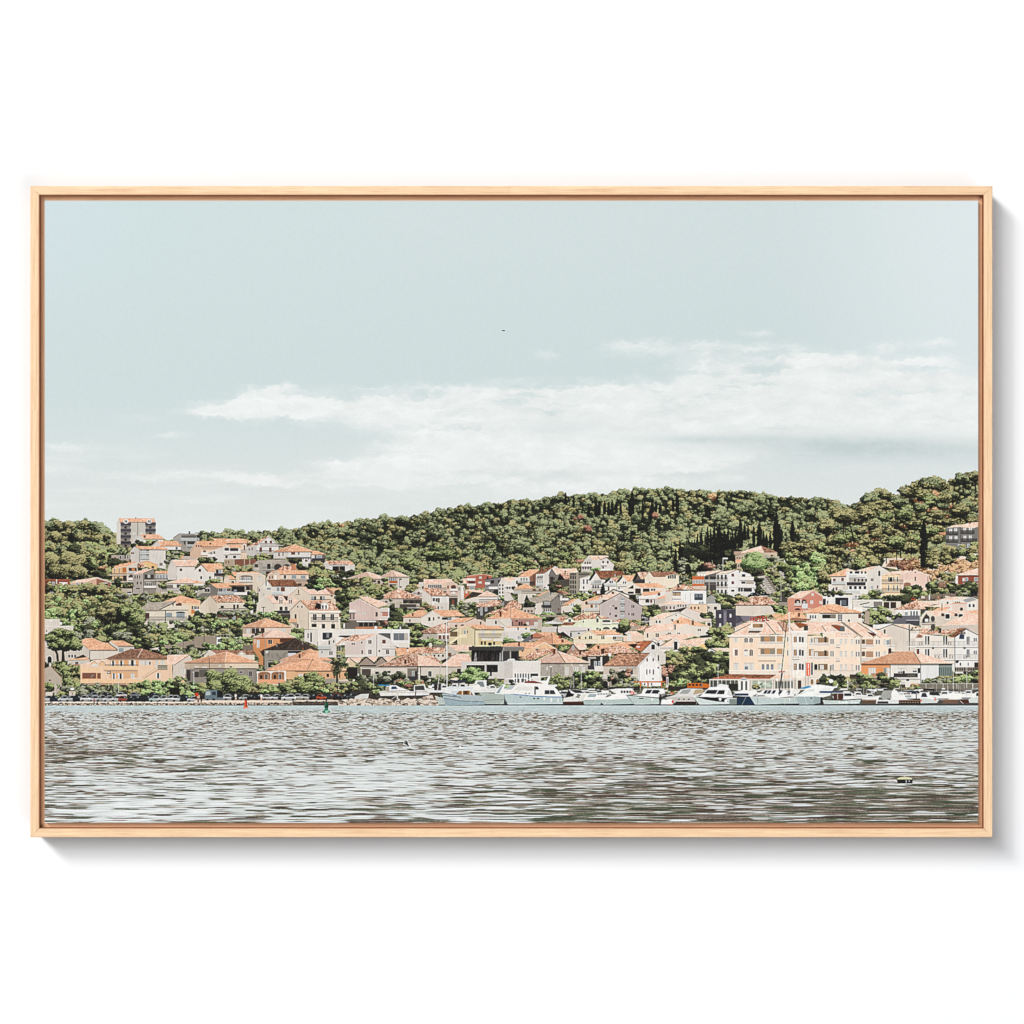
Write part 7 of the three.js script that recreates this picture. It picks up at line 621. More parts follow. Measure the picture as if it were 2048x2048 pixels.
  fill([1150, 975, 1250, 905, 1380, 895, 1540, 905, 1570, 985, 1440, 1000], plain(0xf2f0ec)); for (const x of [1245, 1290, 1345, 1425]) fill([x, 950, x + 28, 908, x + 60, 908, x + 36, 950], plain(0x3c4450)); bx(0x8a8a88, 1180, 968, 90, 8); hull(0xbfccca, 1085, 985, 1250, 990, 1440, 1000, 1462, 1076, 1150, 1086); hull(0xbbc8c6, 1436, 1010, 1560, 1004, 1700, 998, 1672, 1074, 1460, 1076); ln(0xf6f4f0, 7, 1085, 983, 1440, 998); ln(0xf6f4f0, 7, 1440, 1006, 1690, 994); bx(0x7a8688, 1180, 1004, 4, 70); oval(0xe8e8e4, 1360, 1005, 10, 16); oval(0xe8e8e4, 1568, 1020, 9, 16); fill([1580, 880, 1700, 910, 1640, 990, 1560, 985], plain(0xeae8e4)); for (let i = 0; i < 14; i++) bx([0xc8ccca, 0x6a6e6e, 0xf4f2ee][i % 3], 1500 + rnd() * 150, 905 + rnd() * 80, 22, 9);
  fill([1640, 985, 1720, 930, 1800, 865, 1870, 842, 1940, 840, 1940, 990], plain(0xf4f2ef)); fill([1680, 886, 1800, 852, 1832, 870, 1740, 892], plain(0x4c9cc4)); ln(0xb0b6b6, 4, 1700, 960, 1800, 905, 1932, 895); fill([1790, 930, 1850, 890, 1932, 890, 1932, 910], plain(0xd8dad8)); hull(0xa9bab9, 1630, 985, 1780, 985, 1940, 985, 1940, 1080, 1690, 1086); ln(0xf6f4f0, 6, 1626, 984, 1940, 980); oval(0x56605e, 1830, 1004, 14, 8); rope(1748, 985, 1778, 1082); rope(1505, 1080, 1520, 1010);
  ln(0xe4e2de, 15, 1560, -40, 1580, 880); ln(0x2c2a2c, 7, 1532, 90, 1442, 970); ln(0x26325a, 13, 1478, 700, 1444, 920); ln(0x9a4c34, 6, 1480, 190, 1555, 192); ln(0x6a3020, 6, 1502, 45, 1480, 190); ln(0xb8b8b6, 2.5, 1562, 0, 1660, 960); ln(0xd0cec8, 5, 1540, 615, 1640, 612);
}
function farRightTop() {
  view(1630, 1010, 0.17081);
  fill([780, 720, 830, 640, 960, 610, 1300, 680, 1560, 620, 1932, 560, 1940, 880, 1350, 900, 1000, 760], tiles('p')); fill([830, 720, 900, 640, 1200, 640, 1220, 740], plain(0x6a4a34), 0.7); BU(1180, 640, 1932, 880, 'soil dry soil', 36, 0.02); BU(900, 640, 1300, 740, 'soil rust dry', 34, -0.2); bx(0xdcc8b8, 810, 620, 210, 22); fill([380, 560, 440, 510, 480, 520, 400, 570], plain(0xcaa48a));
  for (const [x, y, a, b, base] of [[330, 130, 160, 100, 450], [600, 110, 120, 80, 220], [640, 220, 120, 70, 420], [820, 140, 90, 70, 300], [1030, 110, 130, 70, 260], [1420, 110, 150, 56, 240], [1160, 210, 110, 50, 330], [1580, 190, 120, 50, 260], [1700, 70, 130, 90, 200], [130, 260, 110, 100, 420], [880, 300, 110, 60, 420], [700, 340, 80, 50, 460], [560, 300, 80, 50, 420], [1350, 310, 120, 70, 420], [300, 400, 110, 60, 520], [1420, 400, 110, 60, 480], [1100, 400, 70, 60, 500], [260, 530, 90, 60, 740], [830, 490, 120, 70, 690], [950, 440, 120, 80, 640], [1120, 510, 110, 80, 620], [80, 500, 80, 60, 640], [120, 620, 70, 60, 740], [1850, 180, 90, 60, 300]]) PINE(x, y, a * 0.85, b * 0.85, base, rnd() < 0.3 ? 'green' : 'olive', 0.04);
  ln(0x2a221c, 14, 400, 200, 440, 330, 460, 460); CY(1275, 190, 700, 70, 'black'); for (const [x, y, a, b] of [[1400, 580, 100, 90], [1590, 560, 110, 90], [1370, 640, 80, 60], [1560, 640, 90, 60], [590, 650, 100, 60], [1380, 700, 70, 50], [1640, 540, 70, 60]]) TR(x, y, a, b, 'olive', -0.04); BU(380, 560, 640, 740, 'olive grey dark', 46, -0.08); BU(-10, 580, 110, 900, 'bright green bright', 56, 0.02); BU(60, 740, 200, 960, 'green olive', 48, 0); BU(480, 580, 700, 720, 'olive green', 46, 0);
  q(0x858480, 1535, 460, 1535, 268, 1700, 254, 1870, 268, 1940, 220, 1940, 470, 1700, 500); rf('p', 1522, 268, 1640, 230, 1760, 220, 1800, 205, 1940, 194, 1940, 240, 1862, 270, 1690, 256); for (const [x, y] of [[1575, 274], [1634, 270], [1740, 262], [1806, 262], [1576, 362], [1638, 362], [1742, 356], [1806, 354]]) { bx(0xe6e4e0, x, y, 34, 58); bx(0x84807c, x + 15, y, 4, 58); } for (const [x, y, w] of [[1536, 306, 145], [1708, 292, 165], [1536, 396, 145], [1708, 388, 195]]) { bx(0x4c4848, x, y, w, 40, 0.75); bx(0x33302f, x, y + 36, w, 7); } bx(0x6e6a68, 1700, 256, 12, 240); row(2, 36, 1680, 462, 26, 50, 5); wn(1790, 456, 18, 46, 5); chim(1805, 190, 20, 26); bx(0xd89878, 1492, 320, 44, 24); BU(1690, 490, 1830, 590, 'grey green olive', 40, 0); BU(1820, 460, 1932, 640, 'olive green', 50, 0);
  q(0xdfd8ce, 160, 1010, 162, 930, 195, 925, 195, 830, 372, 820, 372, 1010); HP(148, 494, 0, 830, 380, 394, 740, W, 'o', 0); rf('p', 330, 818, 388, 742, 494, 770, 440, 800); wn(214, 862, 30, 42, 4); wn(310, 852, 30, 40, 4); bal(200, 888, 160, 36, 'g'); wn(212, 966, 16, 26, 1); wn(245, 962, 20, 36, 4); sh(0.3, 195, 834, 370, 830, 370, 842, 195, 846);
  q(0xe4e0d9, 365, 1030, 370, 780, 600, 775, 640, 790, 640, 1050); q(0xdcd5cc, 610, 1040, 610, 785, 756, 712, 880, 788, 775, 832, 775, 1010); rf('p', 462, 772, 640, 722, 756, 708, 612, 782); ln(0xeae2d8, 6, 610, 786, 756, 710, 882, 788); row(3, 42, 500, 775, 20, 26, 1); bal(400, 812, 100, 36, 'g'); bal(500, 806, 90, 34, 'w'); bx(0xb8b2aa, 400, 860, 210, 40); row(4, 44, 460, 862, 18, 34, 1); bal(374, 902, 220, 34, 'k'); row(4, 56, 405, 950, 28, 34, 1); bal(330, 996, 200, 34, 'g'); bx(0xcfc9c0, 330, 940, 60, 50); wn(656, 858, 12, 32, 1); wn(674, 858, 12, 32, 1); row(2, 18, 656, 946, 12, 32, 5); wn(745, 770, 22, 58, 1); wn(728, 940, 16, 36, 4); row(2, 60, 410, 775, 30, 24, 1); chim(618, 690, 20, 26); q(0xdad4cb, 440, 1105, 440, 1030, 660, 1040, 660, 1105); row(3, 40, 470, 1060, 24, 30, 1); bal(440, 1072, 200, 26, 'g');
  q(0xf0d0ae, 775, 1115, 775, 828, 1000, 812, 1000, 1115); q(0xe4c8ba, 1000, 985, 1000, 808, 1168, 757, 1336, 826, 1326, 962, 1216, 968); rf('p', 768, 826, 900, 776, 1168, 752, 1002, 808); ln(0xf0e6dc, 7, 1000, 812, 1168, 756, 1338, 826); for (const [y, h] of [[842, 52], [940, 60]]) { wn(854, y, 22, h, 3); wn(916, y, 20, h, 3); wn(956, y, 26, h, 3); } bal(775, 872, 258, 40, 'r'); bal(778, 976, 252, 36, 'r'); bx(0x2e2826, 876, 846, 30, 50); wn(836, 1056, 26, 32, 1); wn(904, 1052, 18, 30, 1); bx(0xf2eae0, 770, 830, 12, 290); bx(0xe6d2c0, 1040, 870, 130, 32); oval(0x9a7860, 1085, 925, 40, 20, 3.14, 6.28); bx(0x9a7860, 1045, 922, 80, 46); wn(1170, 838, 14, 50, 1); wn(1172, 778, 12, 16, 1); ln(0x6a6058, 4, 1322, 835, 1322, 960); for (const x of [1022, 1090, 1126]) chim(x, 735, 26, 34, 0x8a5a48); ln(0xe4dccf, 9, 1024, 930, 1028, 1160); rf('p', 1215, 968, 1300, 964, 1316, 1000, 1230, 1000);
  BU(1000, 960, 1240, 1110, 'dark green dark', 56, -0.02); BU(800, 1080, 1040, 1120, 'dark', 34, 0); BU(560, 1010, 780, 1170, 'green grey dark', 52, -0.02); BU(1330, 890, 1450, 960, 'green dark', 40, 0.02); BU(1230, 1000, 1600, 1060, 'dark green', 40, -0.05); q(0x8a7c70, 1230, 1110, 1240, 1060, 1500, 1040, 1720, 1000, 1932, 960, 1932, 1080, 1460, 1110); BU(1450, 800, 1680, 930, 'grey olive', 44, -0.05); fill([1440, 960, 1460, 890, 1590, 890, 1600, 960], tiles('n'), 0.7); ln(0x5c5048, 5, 1640, 1040, 1932, 970); for (let i = 0; i < 26; i++) bx([0xe0d0c0, 0x4a423a, 0xc8906e, 0x8a7a6a][(rnd() * 4) | 0], 1210 + rnd() * 500, 1060 + rnd() * 50, 14 + rnd() * 30, 10 + rnd() * 16); BU(1700, 990, 1900, 1060, 'green grey', 34); car(1820, 1062, 90, 46, 0x3a3a3c); car(1130, 1120, 60, 40, 0xd86a38); bx(0xe4ded8, 1335, 1050, 16, 60); ln(0x4a443e, 6, 1480, 1000, 1500, 1090);
  q(0x9c5a48, 1672, 925, 1676, 822, 1940, 818, 1940, 930); rf('p', 1642, 820, 1760, 780, 1900, 738, 1940, 744, 1940, 822); bx(0xe6dcd2, 1648, 826, 30, 96); wn(1730, 850, 26, 46, 2); wn(1768, 850, 26, 46, 5); wn(1870, 850, 38, 36, 5); sh(0.4, 1680, 824, 1940, 820, 1940, 834, 1680, 836); bal(1735, 890, 200, 28, 'r'); BU(1570, 920, 1932, 1000, 'dark green', 44, -0.02);
  q(0xe4e0da, 88, 1195, 88, 1062, 235, 1050, 442, 1052, 442, 1212, 400, 1195); bx(0x2e2e34, 240, 1084, 152, 98); bx(0x6c7078, 300, 1110, 70, 60); bx(0x33343a, 95, 1098, 34, 96); bx(0xeceae6, 300, 1120, 8, 60); wn(145, 1120, 12, 36, 1); q(0xcf8e7c, -10, 1220, -10, 1012, 92, 1070, 90, 1195); ln(0xe6d8cc, 7, -10, 1012, 92, 1072); wn(54, 1120, 32, 36, 2); BU(90, 1010, 330, 1055, 'grey dark', 34);
  bx(0xdcd6cc, 446, 1105, 350, 90); bx(0x8a8680, 690, 1130, 110, 70); q(0xece4da, 440, 1230, 450, 1190, 930, 1215, 930, 1300, 600, 1290); bx(0xe4d4c4, 790, 1125, 220, 84); for (const x of [808, 888]) bx(0x4c3a34, x, 1134, 64, 74); ln(0x332c28, 8, 560, 1190, 930, 1222); row(3, 60, 500, 1130, 26, 22, 2); ln(0x3a352f, 10, 530, 1165, 640, 1140);
  q(0xe4ddd4, 1455, 1150, 1460, 1110, 1560, 1080, 1720, 1070, 1850, 1080, 1940, 1110, 1940, 1300, 1480, 1300); rf('p', 1490, 1112, 1560, 1078, 1720, 1068, 1800, 1080, 1640, 1108); q(0xa8a8a8, 1740, 1120, 1740, 1108, 1840, 1075, 1900, 1110, 1780, 1140); wn(1545, 1130, 20, 26, 1); row(3, 24, 1640, 1130, 14, 14, 1); rf('p', 1290, 1190, 1480, 1160, 1640, 1155, 1500, 1195); q(0xe0cfc2, 1610, 1280, 1610, 1150, 1780, 1140, 1780, 1280); row(2, 44, 1805, 1160, 22, 34, 1); bx(0xd89c80, 1610, 1145, 170, 10); oval(0x4a443e, 1718, 1218, 18, 20); rf('o', 1370, 1240, 1450, 1200, 1600, 1190, 1500, 1250); bx(0xe4d2c4, 1180, 1120, 290, 40); ln(0x5c4a42, 8, 1490, 1150, 1490, 1240);
}
function farRightBottom() {
  view(1630, 1210, 0.17081);
  q(0xe4dccf, 40, 210, 40, 92, 560, 88, 560, 215); HP(-140, 574, 0, 88, 150, 242, -12, W, 'o', 0); sh(0.4, 60, 94, 560, 92, 560, 104, 60, 106); ln(0x7a4c3c, 5, 150, 45, 280, 85); bx(0x38342f, 88, 112, 158, 42); bx(0x8c847a, 180, 108, 66, 46); for (let j = 0; j < 4; j++) row(2, 28, 272, 112 + j * 20, 20, 14, 1); row(1, 0, 510, 106, 34, 46, 4); oval(0x3a322e, 400, 182, 11, 16); bx(0xe8e0d4, 80, 160, 170, 42); ln(0xcac6c0, 4, 352, 50, 352, 120); bx(0xece6de, 395, -10, 46, 60);
  bx(0xd8cec2, 560, 40, 380, 180); BU(580, 30, 900, 210, 'green grey green', 54, 0.0); BU(600, 180, 760, 240, 'grey green', 36); q(0xb8a898, 580, 210, 590, 70, 640, 70, 640, 220); q(0xe8e4de, 680, 280, 680, 230, 900, 215, 900, 280); bx(0x3a342f, 600, 225, 80, 50);
  q(0xe4ded6, 940, 130, 942, 48, 1238, 44, 1238, 240, 1080, 240); q(0x77747a, 920, 225, 922, 125, 1230, 122, 1230, 242, 1050, 242); HP(928, 1300, 0, 46, 1200, 1214, -60, W, 'w', 0); rf('p', 1200, -50, 1420, 0, 1480, -20, 1240, 30); row(3, 34, 1122, 70, 14, 52, 1); wn(976, 88, 20, 36, 1); wn(1056, 82, 34, 36, 5); BU(910, 110, 1010, 160, 'dark green', 26); bx(0x57555a, 1070, 170, 155, 70); bx(0xd8d6d2, 1070, 172, 150, 10); bx(0x5a5650, 1240, 50, 70, 44);
  q(0xdcd2c4, 1240, 285, 1240, 150, 1302, 72, 1402, 132, 1410, 285); q(0xd8ccbe, 1400, 250, 1400, 128, 1810, 126, 1810, 240); rf('p', 1302, 64, 1812, 66, 1812, 130, 1402, 132); ln(0xf0e6da, 9, 1240, 152, 1302, 68, 1404, 134); fill([1260, 170, 1305, 100, 1345, 140, 1340, 200, 1260, 210], plain(0x4a4440)); bx(0xe6e2dc, 1290, 160, 40, 40); oval(0x55504a, 1383, 160, 24, 34); bal(1250, 194, 165, 26, 'r'); for (const x of [1530, 1685]) { fill([x - 50, 130, x - 45, 95, x, 100, x, 130], plain(0x5a4038)); oval(0xe6dccf, x + 24, 118, 40, 34, 3.14, 6.28); bx(0xe2d8cc, x - 8, 118, 66, 52); bx(0x232a28, x + 2, 106, 46, 50); } oval(0x5a544e, 1385, 260, 26, 40); bx(0xe8dece, 1290, 240, 40, 46);
  q(0xcfc4b8, 1470, 330, 1470, 252, 1600, 222, 1940, 225, 1940, 360, 1780, 300); rf('p', 1462, 248, 1600, 180, 1832, 85, 1940, 88, 1940, 228, 1610, 228); oval(0xb8aca0, 1740, 290, 70, 36, 3.14, 6.28); ln(0xe8dcd0, 5, 1600, 230, 1940, 230); rf('o', 1810, 68, 1940, 52, 1940, 84, 1812, 92);
  q(0xdad0c4, 730, 400, 730, 296, 905, 230, 1112, 292, 1112, 545, 935, 545, 860, 420); rf('p', 905, 222, 1110, 220, 1258, 268, 1240, 290, 1112, 290); ln(0x6a4c40, 7, 728, 296, 905, 226, 1112, 292); wn(810, 286, 18, 46, 1); ln(0x3c3834, 9, 1106, 230, 1108, 535); q(0xd6ccc0, 1112, 540, 1115, 300, 1230, 300, 1180, 400, 1180, 560); rf('w', 1230, 300, 1260, 275, 1370, 280, 1300, 330, 1180, 395); for (let i = 0; i < 9; i++) bx([0xd8cabc, 0x5a4a42, 0xe6ddd4][i % 3], 1120 + rnd() * 110, 240 + rnd() * 90, 20, 14); bx(0xe8e0d8, 1120, 330, 70, 60); oval(0xdcd8d2, 1205, 316, 18, 22);
  // right wing of the hotel
  q(0xf4dcc8, -10, 775, -10, 370, 250, 372, 880, 385, 880, 775); rf('p', -10, 320, -10, 205, 300, 195, 540, 200, 930, 388, 545, 392, 250, 376, 80, 320); for (const [a, b] of [[305, 200], [322, 196]]) ln(0x4a3228, 6, a, b, a + 240, 376); fill([195, 232, 250, 228, 345, 250, 352, 306, 290, 300], plain(0x9a5634)); bx(0x6a7274, 292, 256, 56, 50); ln(0x4a3228, 7, 195, 235, 290, 302); ln(0xa89c92, 6, 215, 228, 345, 250); fill([610, 312, 720, 335, 700, 380, 690, 372], plain(0x6a3c2c)); fill([615, 275, 655, 272, 748, 330, 700, 336], plain(0xf0ece6)); ln(0x4a3228, 6, 85, 240, 130, 312); ln(0x4a3228, 6, 500, 205, 700, 330); 
  bx(0xf0e4d4, -10, 315, 270, 12); bx(0xf0e4d4, 245, 376, 660, 14); for (const [x, y, w] of [[505, 345, 46], [725, 345, 44]]) { FG(x - w, x + w, y + 36, y + 32, x, y, 0xf0e4d8, 0xe8c0a4, 6); }
  const pale = (x, y, s) => { for (let i = 0; i < s; i++) { const u = x + i * 17; ln(0xf4f0ea, 5, u, y, u, y + 34); if (i % 2) ln(0xf4f0ea, 5, u, y + 4, u + 11, y + 4); if (i % 3) ln(0xf4f0ea, 5, u, y + 30, u + 11, y + 30); if (i % 3 === 1) ln(0xf4f0ea, 5, u + 11, y + 6, u + 11, y + 32); ln(0x8a6c5c, 3, u + 5, y + 8, u + 5, y + 26); } }; pale(178, 278, 5); pale(304, 322, 8);
  q(0xf0e2d0, 95, 770, 95, 330, 240, 330, 240, 770); q(0xf4dcc8, 105, 770, 105, 338, 232, 338, 232, 770);
  for (const [y, h] of [[395, 60], [535, 66], [692, 70]]) { wn(182, y, 16, h, 6); wn(206, y, 16, h, 6); wn(293, y + 5, 32, h, 2); wn(350, y + 5, 28, h, 2); wn(424, y + 5, 26, h, 2); wn(478, y + 8, 18, h - 8, 6); wn(508, y + 8, 18, h - 8, 6); if (y < 600) { wn(715, y + 8, 18, h - 6, 6); wn(745, y + 8, 18, h - 6, 6); wn(806, y + 10, 28, h, 2); bx(0x6e5a48, 552, y + 8, 36, h - 10); bx(0xb8957a, 600, y + 6, 84, h + 4); } }
  for (const y of [440, 600]) { bx(0xac8e72, -10, y - 60, 170, 62); wn(0, y - 50, 36, 50, 2); bx(0x5a4a40, 112, y - 70, 26, 66); bal(-10, y, 180, 42, 'b'); bx(0xf4dcc8, -10, y + 42, 180, 26); bal(245, y + 10, 50, 40, 'b'); } bal(552, 462, 145, 36, 'b'); bx(0xf4dcc8, 600, 498, 96, 30); bal(552, 614, 145, 36, 'b'); bal(845, 466, 95, 36, 'b'); bx(0xf4dcc8, 845, 502, 95, 44); bx(0xa06a44, 872, 404, 14, 62); wn(840, 412, 34, 52, 5); ln(0x6a5a50, 6, 541, 390, 541, 680); bx(0xe4d8ca, -10, 770, 545, 66); bx(0xc8b8a8, -10, 766, 545, 6); bx(0x54463c, 410, 812, 74, 50); for (const y of [640]) { bx(0x8a7258, 40, 690, 110, 70); wn(-5, 694, 34, 64, 1); wn(60, 700, 46, 56, 2); }
  chim(862, 520, 34, 54, 0x6a4034); oval(0x33302e, 880, 516, 14, 12);
  // white hotel on the right
  q(0xe6ddd2, 1176, 600, 1178, 390, 1272, 345, 1640, 375, 1645, 800, 1500, 660, 1180, 580); q(0xe8e5e0, 1640, 800, 1640, 372, 1772, 282, 1940, 362, 1940, 800); rf('w', 1268, 346, 1362, 300, 1702, 274, 1580, 345); rf('b', 1575, 378, 1690, 275, 1775, 270, 1640, 378); ln(0x4a403a, 7, 1640, 376, 1772, 280, 1940, 364); ln(0xece6de, 6, 1176, 392, 1270, 345, 1580, 345); chim(1450, 276, 32, 52, 0x5a4840); chim(1700, 310, 30, 40, 0x8a8078); rf('n', 1176, 385, 1225, 345, 1262, 352, 1262, 380);
  for (const y of [365, 515]) { row(2, 28, 1294, y, 20, 98, 1); bx(0xe6dccf, 1308, y, 14, 98); row(2, 26, 1506, y, 20, 98, 1); bx(0xe0d6ca, 1520, y, 14, 98); row(2, 20, 1780, y + 4, 11, 94, 1); row(2, 22, 1864, y + 20, 11, 38, 1); } fill([1690, 395, 1700, 345, 1752, 345, 1748, 398], plain(0x3c4c62)); oval(0x8a8680, 1750, 328, 18, 16); for (const [x, y] of [[1360, 488], [1730, 486], [1650, 640]]) { bx(0xd4d0c8, x, y, 40, 32); oval(0x4a443e, x + 26, y + 16, 12, 13); }
  for (const [x0, x1, y] of [[1085, 1940, 480], [1400, 1940, 632]]) { bx(0xa8a49e, x0, y - 58, x1 - x0, 4, 0.8); for (let x = x0; x < x1; x += 60) bx(0x9a968f, x, y - 58, 4, 58, 0.7); bx(0xc8c6c0, x0, y - 54, x1 - x0, 54, 0.35); bx(0xf2eee8, x0, y, x1 - x0, 11); sh(0.25, Math.max(x0, 1180), y + 11, x1, y + 11, x1, y + 24, Math.max(x0, 1180), y + 22); } for (const [x, y] of [[1220, 432], [1245, 430], [1560, 428], [1585, 430], [1405, 585], [1440, 588], [1575, 584], [1605, 586], [1740, 588], [1765, 586]]) { ln(0x77736d, 4, x, y, x + 16, y + 40); ln(0x77736d, 4, x + 18, y, x, y + 40); }
  wn(1650, 652, 30, 26, 1); bx(0x3a322e, 1870, 672, 50, 100); wn(1700, 676, 14, 34, 1); wn(1792, 676, 12, 34, 1); bx(0x8a8276, 1645, 725, 295, 60, 0.6); for (let x = 1650; x < 1932; x += 26) oval(0x5a544c, x, 752, 11, 22); ln(0x3a3632, 5, 1640, 380, 1642, 800);
  // low house in front
  q(0xe0a070, 542, 850, 545, 692, 885, 690, 885, 850); q(0xe2dcd2, 885, 860, 885, 688, 1240, 686, 1240, 960, 890, 960); q(0xe0e0de, 1238, 900, 1238, 684, 1452, 682, 1452, 830, 1300, 900); bx(0x8e9a94, 1452, 700, 156, 130); for (let x = 1456; x < 1600; x += 22) bx(0x5c6a68, x, 730, 12, 96); bx(0x3a342f, 1452, 684, 160, 20); HP(530, 1626, 0, 684, 962, 1155, 542, W, 'o', 1240); rf('p', 1155, 542, 1626, 684, 1240, 684); ln(0x4a3026, 7, 1157, 546, 1240, 680); ln(0x54423a, 6, 540, 692, 1620, 690); sh(0.4, 545, 694, 1600, 692, 1600, 706, 545, 708); chim(1194, 520, 28, 52, 0x9a5440); ln(0xd8b098, 4, 1060, 548, 930, 625);
  wn(630, 732, 32, 112, 2); wn(664, 732, 50, 72, 2); wn(806, 732, 78, 70, 2); bx(0x9a9690, 808, 736, 30, 62); wn(968, 736, 86, 58, 2); row(2, 28, 978, 778, 20, 16, 1); wn(1145, 738, 60, 50, 2); row(2, 24, 1150, 768, 18, 16, 1); bx(0x26221f, 1030, 772, 24, 60); bx(0x26221f, 1206, 738, 28, 58); bx(0x38332f, 925, 800, 282, 52); bx(0x6a665e, 1085, 812, 90, 26); bal(925, 800, 282, 52, 'r'); bx(0xe8e4dc, 852, 802, 72, 54); bx(0xe8e4dc, 1206, 798, 34, 58); bx(0xeeeae2, 895, 852, 340, 12); sh(0.25, 895, 864, 1235, 864, 1235, 876, 895, 876); wn(985, 905, 74, 60, 2); bx(0x5a5248, 1000, 930, 60, 40); wn(1074, 866, 30, 24, 1); bx(0xe8e4dc, 545, 802, 32, 40); bal(660, 800, 190, 46, 'r'); ln(0x6a5a50, 5, 883, 694, 883, 850); ln(0x55504a, 5, 1240, 690, 1242, 900); fill([480, 980, 480, 850, 900, 850, 900, 980], plain(0x7a7268), 0.7);
  BU(75, 825, 390, 960, 'dark green dark', 44, -0.02); BU(510, 830, 940, 985, 'dark green green', 50, 0); BU(1270, 850, 1640, 910, 'dark green grey', 40, 0); BU(1600, 790, 1932, 910, 'green dark bright', 46, 0.02); bx(0x8a8478, 1175, 920, 765, 66); for (let x = 1180; x < 1932; x += 9) bx(0x6e685e, x, 924, 3, 60, 0.6); bx(0xc8c4ba, 1175, 916, 765, 7); for (const x of [1300, 1500, 1660, 1850]) bx(0xd0ccc4, x, 918, 7, 70); BU(1040, 940, 1230, 1010, 'dry lime olive', 34, 0.0); lamp(180, 700, 840, 0x8a8a86); lamp(1622, 700, 1010); lamp(1780, 720, 1010); oval(0x9a968e, 415, 930, 36, 30, 3.14, 6.28); oval(0x5c564e, 470, 930, 24, 26, 3.14, 6.28); bx(0xd8d8d4, 382, 870, 10, 100);
  fill([-10, 1165, -10, 980, 1940, 980, 1940, 1165], plain(0x66635f), 0.8);
  for (let i = 0; i < 16; i++) { const x = 480 + rnd() * 1420; ln(0xd8d6d0, 3.5, x, 900 + rnd() * 60, x + 4, 1090); }
  for (let i = 0; i < 120; i++) { const x = 200 + rnd() * 1700, y = 970 + rnd() * 130; bx([0xf2f0ec, 0xe8e6e2, 0xd8d8d4, 0xb0b6b6, 0x3a3c40, 0x8a8078, 0xf4f2ee][(rnd() * 7) | 0], x, y, 20 + rnd() * 80, 6 + rnd() * 14); }
  for (const [x, w, y, c, b] of [[560, 200, 1080, 0xe8e6e2, 1], [880, 260, 1070, 0xeeece8, 1], [1400, 220, 1050, 0xeceae6, -1], [1560, 200, 1060, 0xe6e4e0, 1], [1700, 180, 1040, 0xe8e6e2, -1], [420, 200, 1060, 0xdcdad6, 1], [1060, 180, 1050, 0xeae8e4, -1]]) launch(x, x + w, y, y + 50, c, b);
  fill([-10, 1110, -10, 940, 60, 930, 200, 950, 230, 975, 200, 1010, 180, 1060], plain(0xf2f0ed)); fill([150, 960, 250, 950, 275, 905, 262, 970, 180, 978], plain(0xf4f2ee)); oval(0xf4f2ee, 190, 890, 28, 24); fill([0, 1060, 40, 1000, 120, 960, 190, 975, 170, 1050], plain(0xe4e4e2)); hull(0x9eadad, -10, 1165, -10, 1070, 70, 1080, 75, 1150); bx(0x2c3034, 66, 1080, 26, 80);
  bx(0x5c3a2a, 222, 1034, 115, 76); fill([330, 1108, 340, 1022, 430, 1024, 470, 1100], plain(0xf0eeea)); bx(0x3a4044, 345, 1030, 84, 34); fill([52, 1028, 60, 1008, 300, 1010, 320, 1030], plain(0x2c4e74)); bx(0xe8e8e4, 200, 1028, 240, 7); ln(0xe0e0dc, 6, 268, 1030, 268, 1105); hull(0xc2ceca, 90, 1112, 330, 1110, 545, 1100, 520, 1160, 112, 1166); ln(0x2a2624, 8, 85, 1108, 330, 1116, 548, 1100); for (const x of [290, 330, 370, 440, 480]) oval(0xf2f0ea, x, 1140, 17, 8);
  bx(0xa08878, 555, 1108, 165, 12); bx(0x6a5848, 560, 1120, 160, 34); hull(0xe6e4df, 715, 1160, 720, 1110, 865, 1108, 870, 1160); bx(0x3a3632, 735, 1128, 126, 24); hull(0xd8dcd8, 865, 1160, 865, 1112, 1000, 1108, 985, 1160); bx(0x8a6c58, 985, 1112, 250, 14); bx(0x2e2824, 985, 1126, 250, 34); for (let i = 0; i < 8; i++) oval(0x8a7868, 1000 + i * 30, 1140, 12, 9);
  fill([765, 1090, 800, 1000, 900, 1000, 930, 1050, 900, 1095], plain(0xa8aaa4)); fill([895, 1040, 910, 1000, 960, 1000, 990, 1040, 1120, 1060, 1190, 1090, 900, 1100], plain(0xeeece8)); bx(0xaab2b2, 1060, 1060, 70, 22); fill([1085, 1020, 1130, 1006, 1215, 1008, 1225, 1030], plain(0x2e3850)); ln(0x3a3632, 8, 1190, 1030, 1190, 1110); hull(0xccd4d0, 1235, 1090, 1400, 1110, 1465, 1100, 1430, 1150, 1240, 1156); fill([1230, 1090, 1225, 1020, 1340, 1022, 1390, 1085, 1450, 1098, 1400, 1110], plain(0xf2f0ec)); fill([1245, 1075, 1260, 1030, 1300, 1030, 1320, 1078], plain(0x3c4448)); oval(0xe0683c, 1245, 1118, 10, 12); oval(0xe87848, 1410, 1106, 11, 12);
  fill([1340, 1050, 1350, 1015, 1440, 1018, 1470, 1060], plain(0x33363c)); bx(0x3a2c28, 1270, 978, 130, 22); bx(0x7c6454, 1500, 1108, 180, 46); bx(0xb8a490, 1500, 1104, 180, 8); bx(0x5c3c2e, 1700, 1104, 110, 50); fill([1530, 1075, 1560, 1030, 1700, 1032, 1760, 1060, 1650, 1100], plain(0xf2f0ec)); hull(0xd2d8d4, 1800, 1100, 1870, 1070, 1940, 1060, 1940, 1150, 1810, 1150); fill([1820, 1080, 1880, 1020, 1940, 1010, 1940, 1080], plain(0xf0eeea)); bx(0x3a4044, 1890, 1030, 40, 34); ln(0xe4e0da, 7, 1700, 1120, 1740, 1155);
}
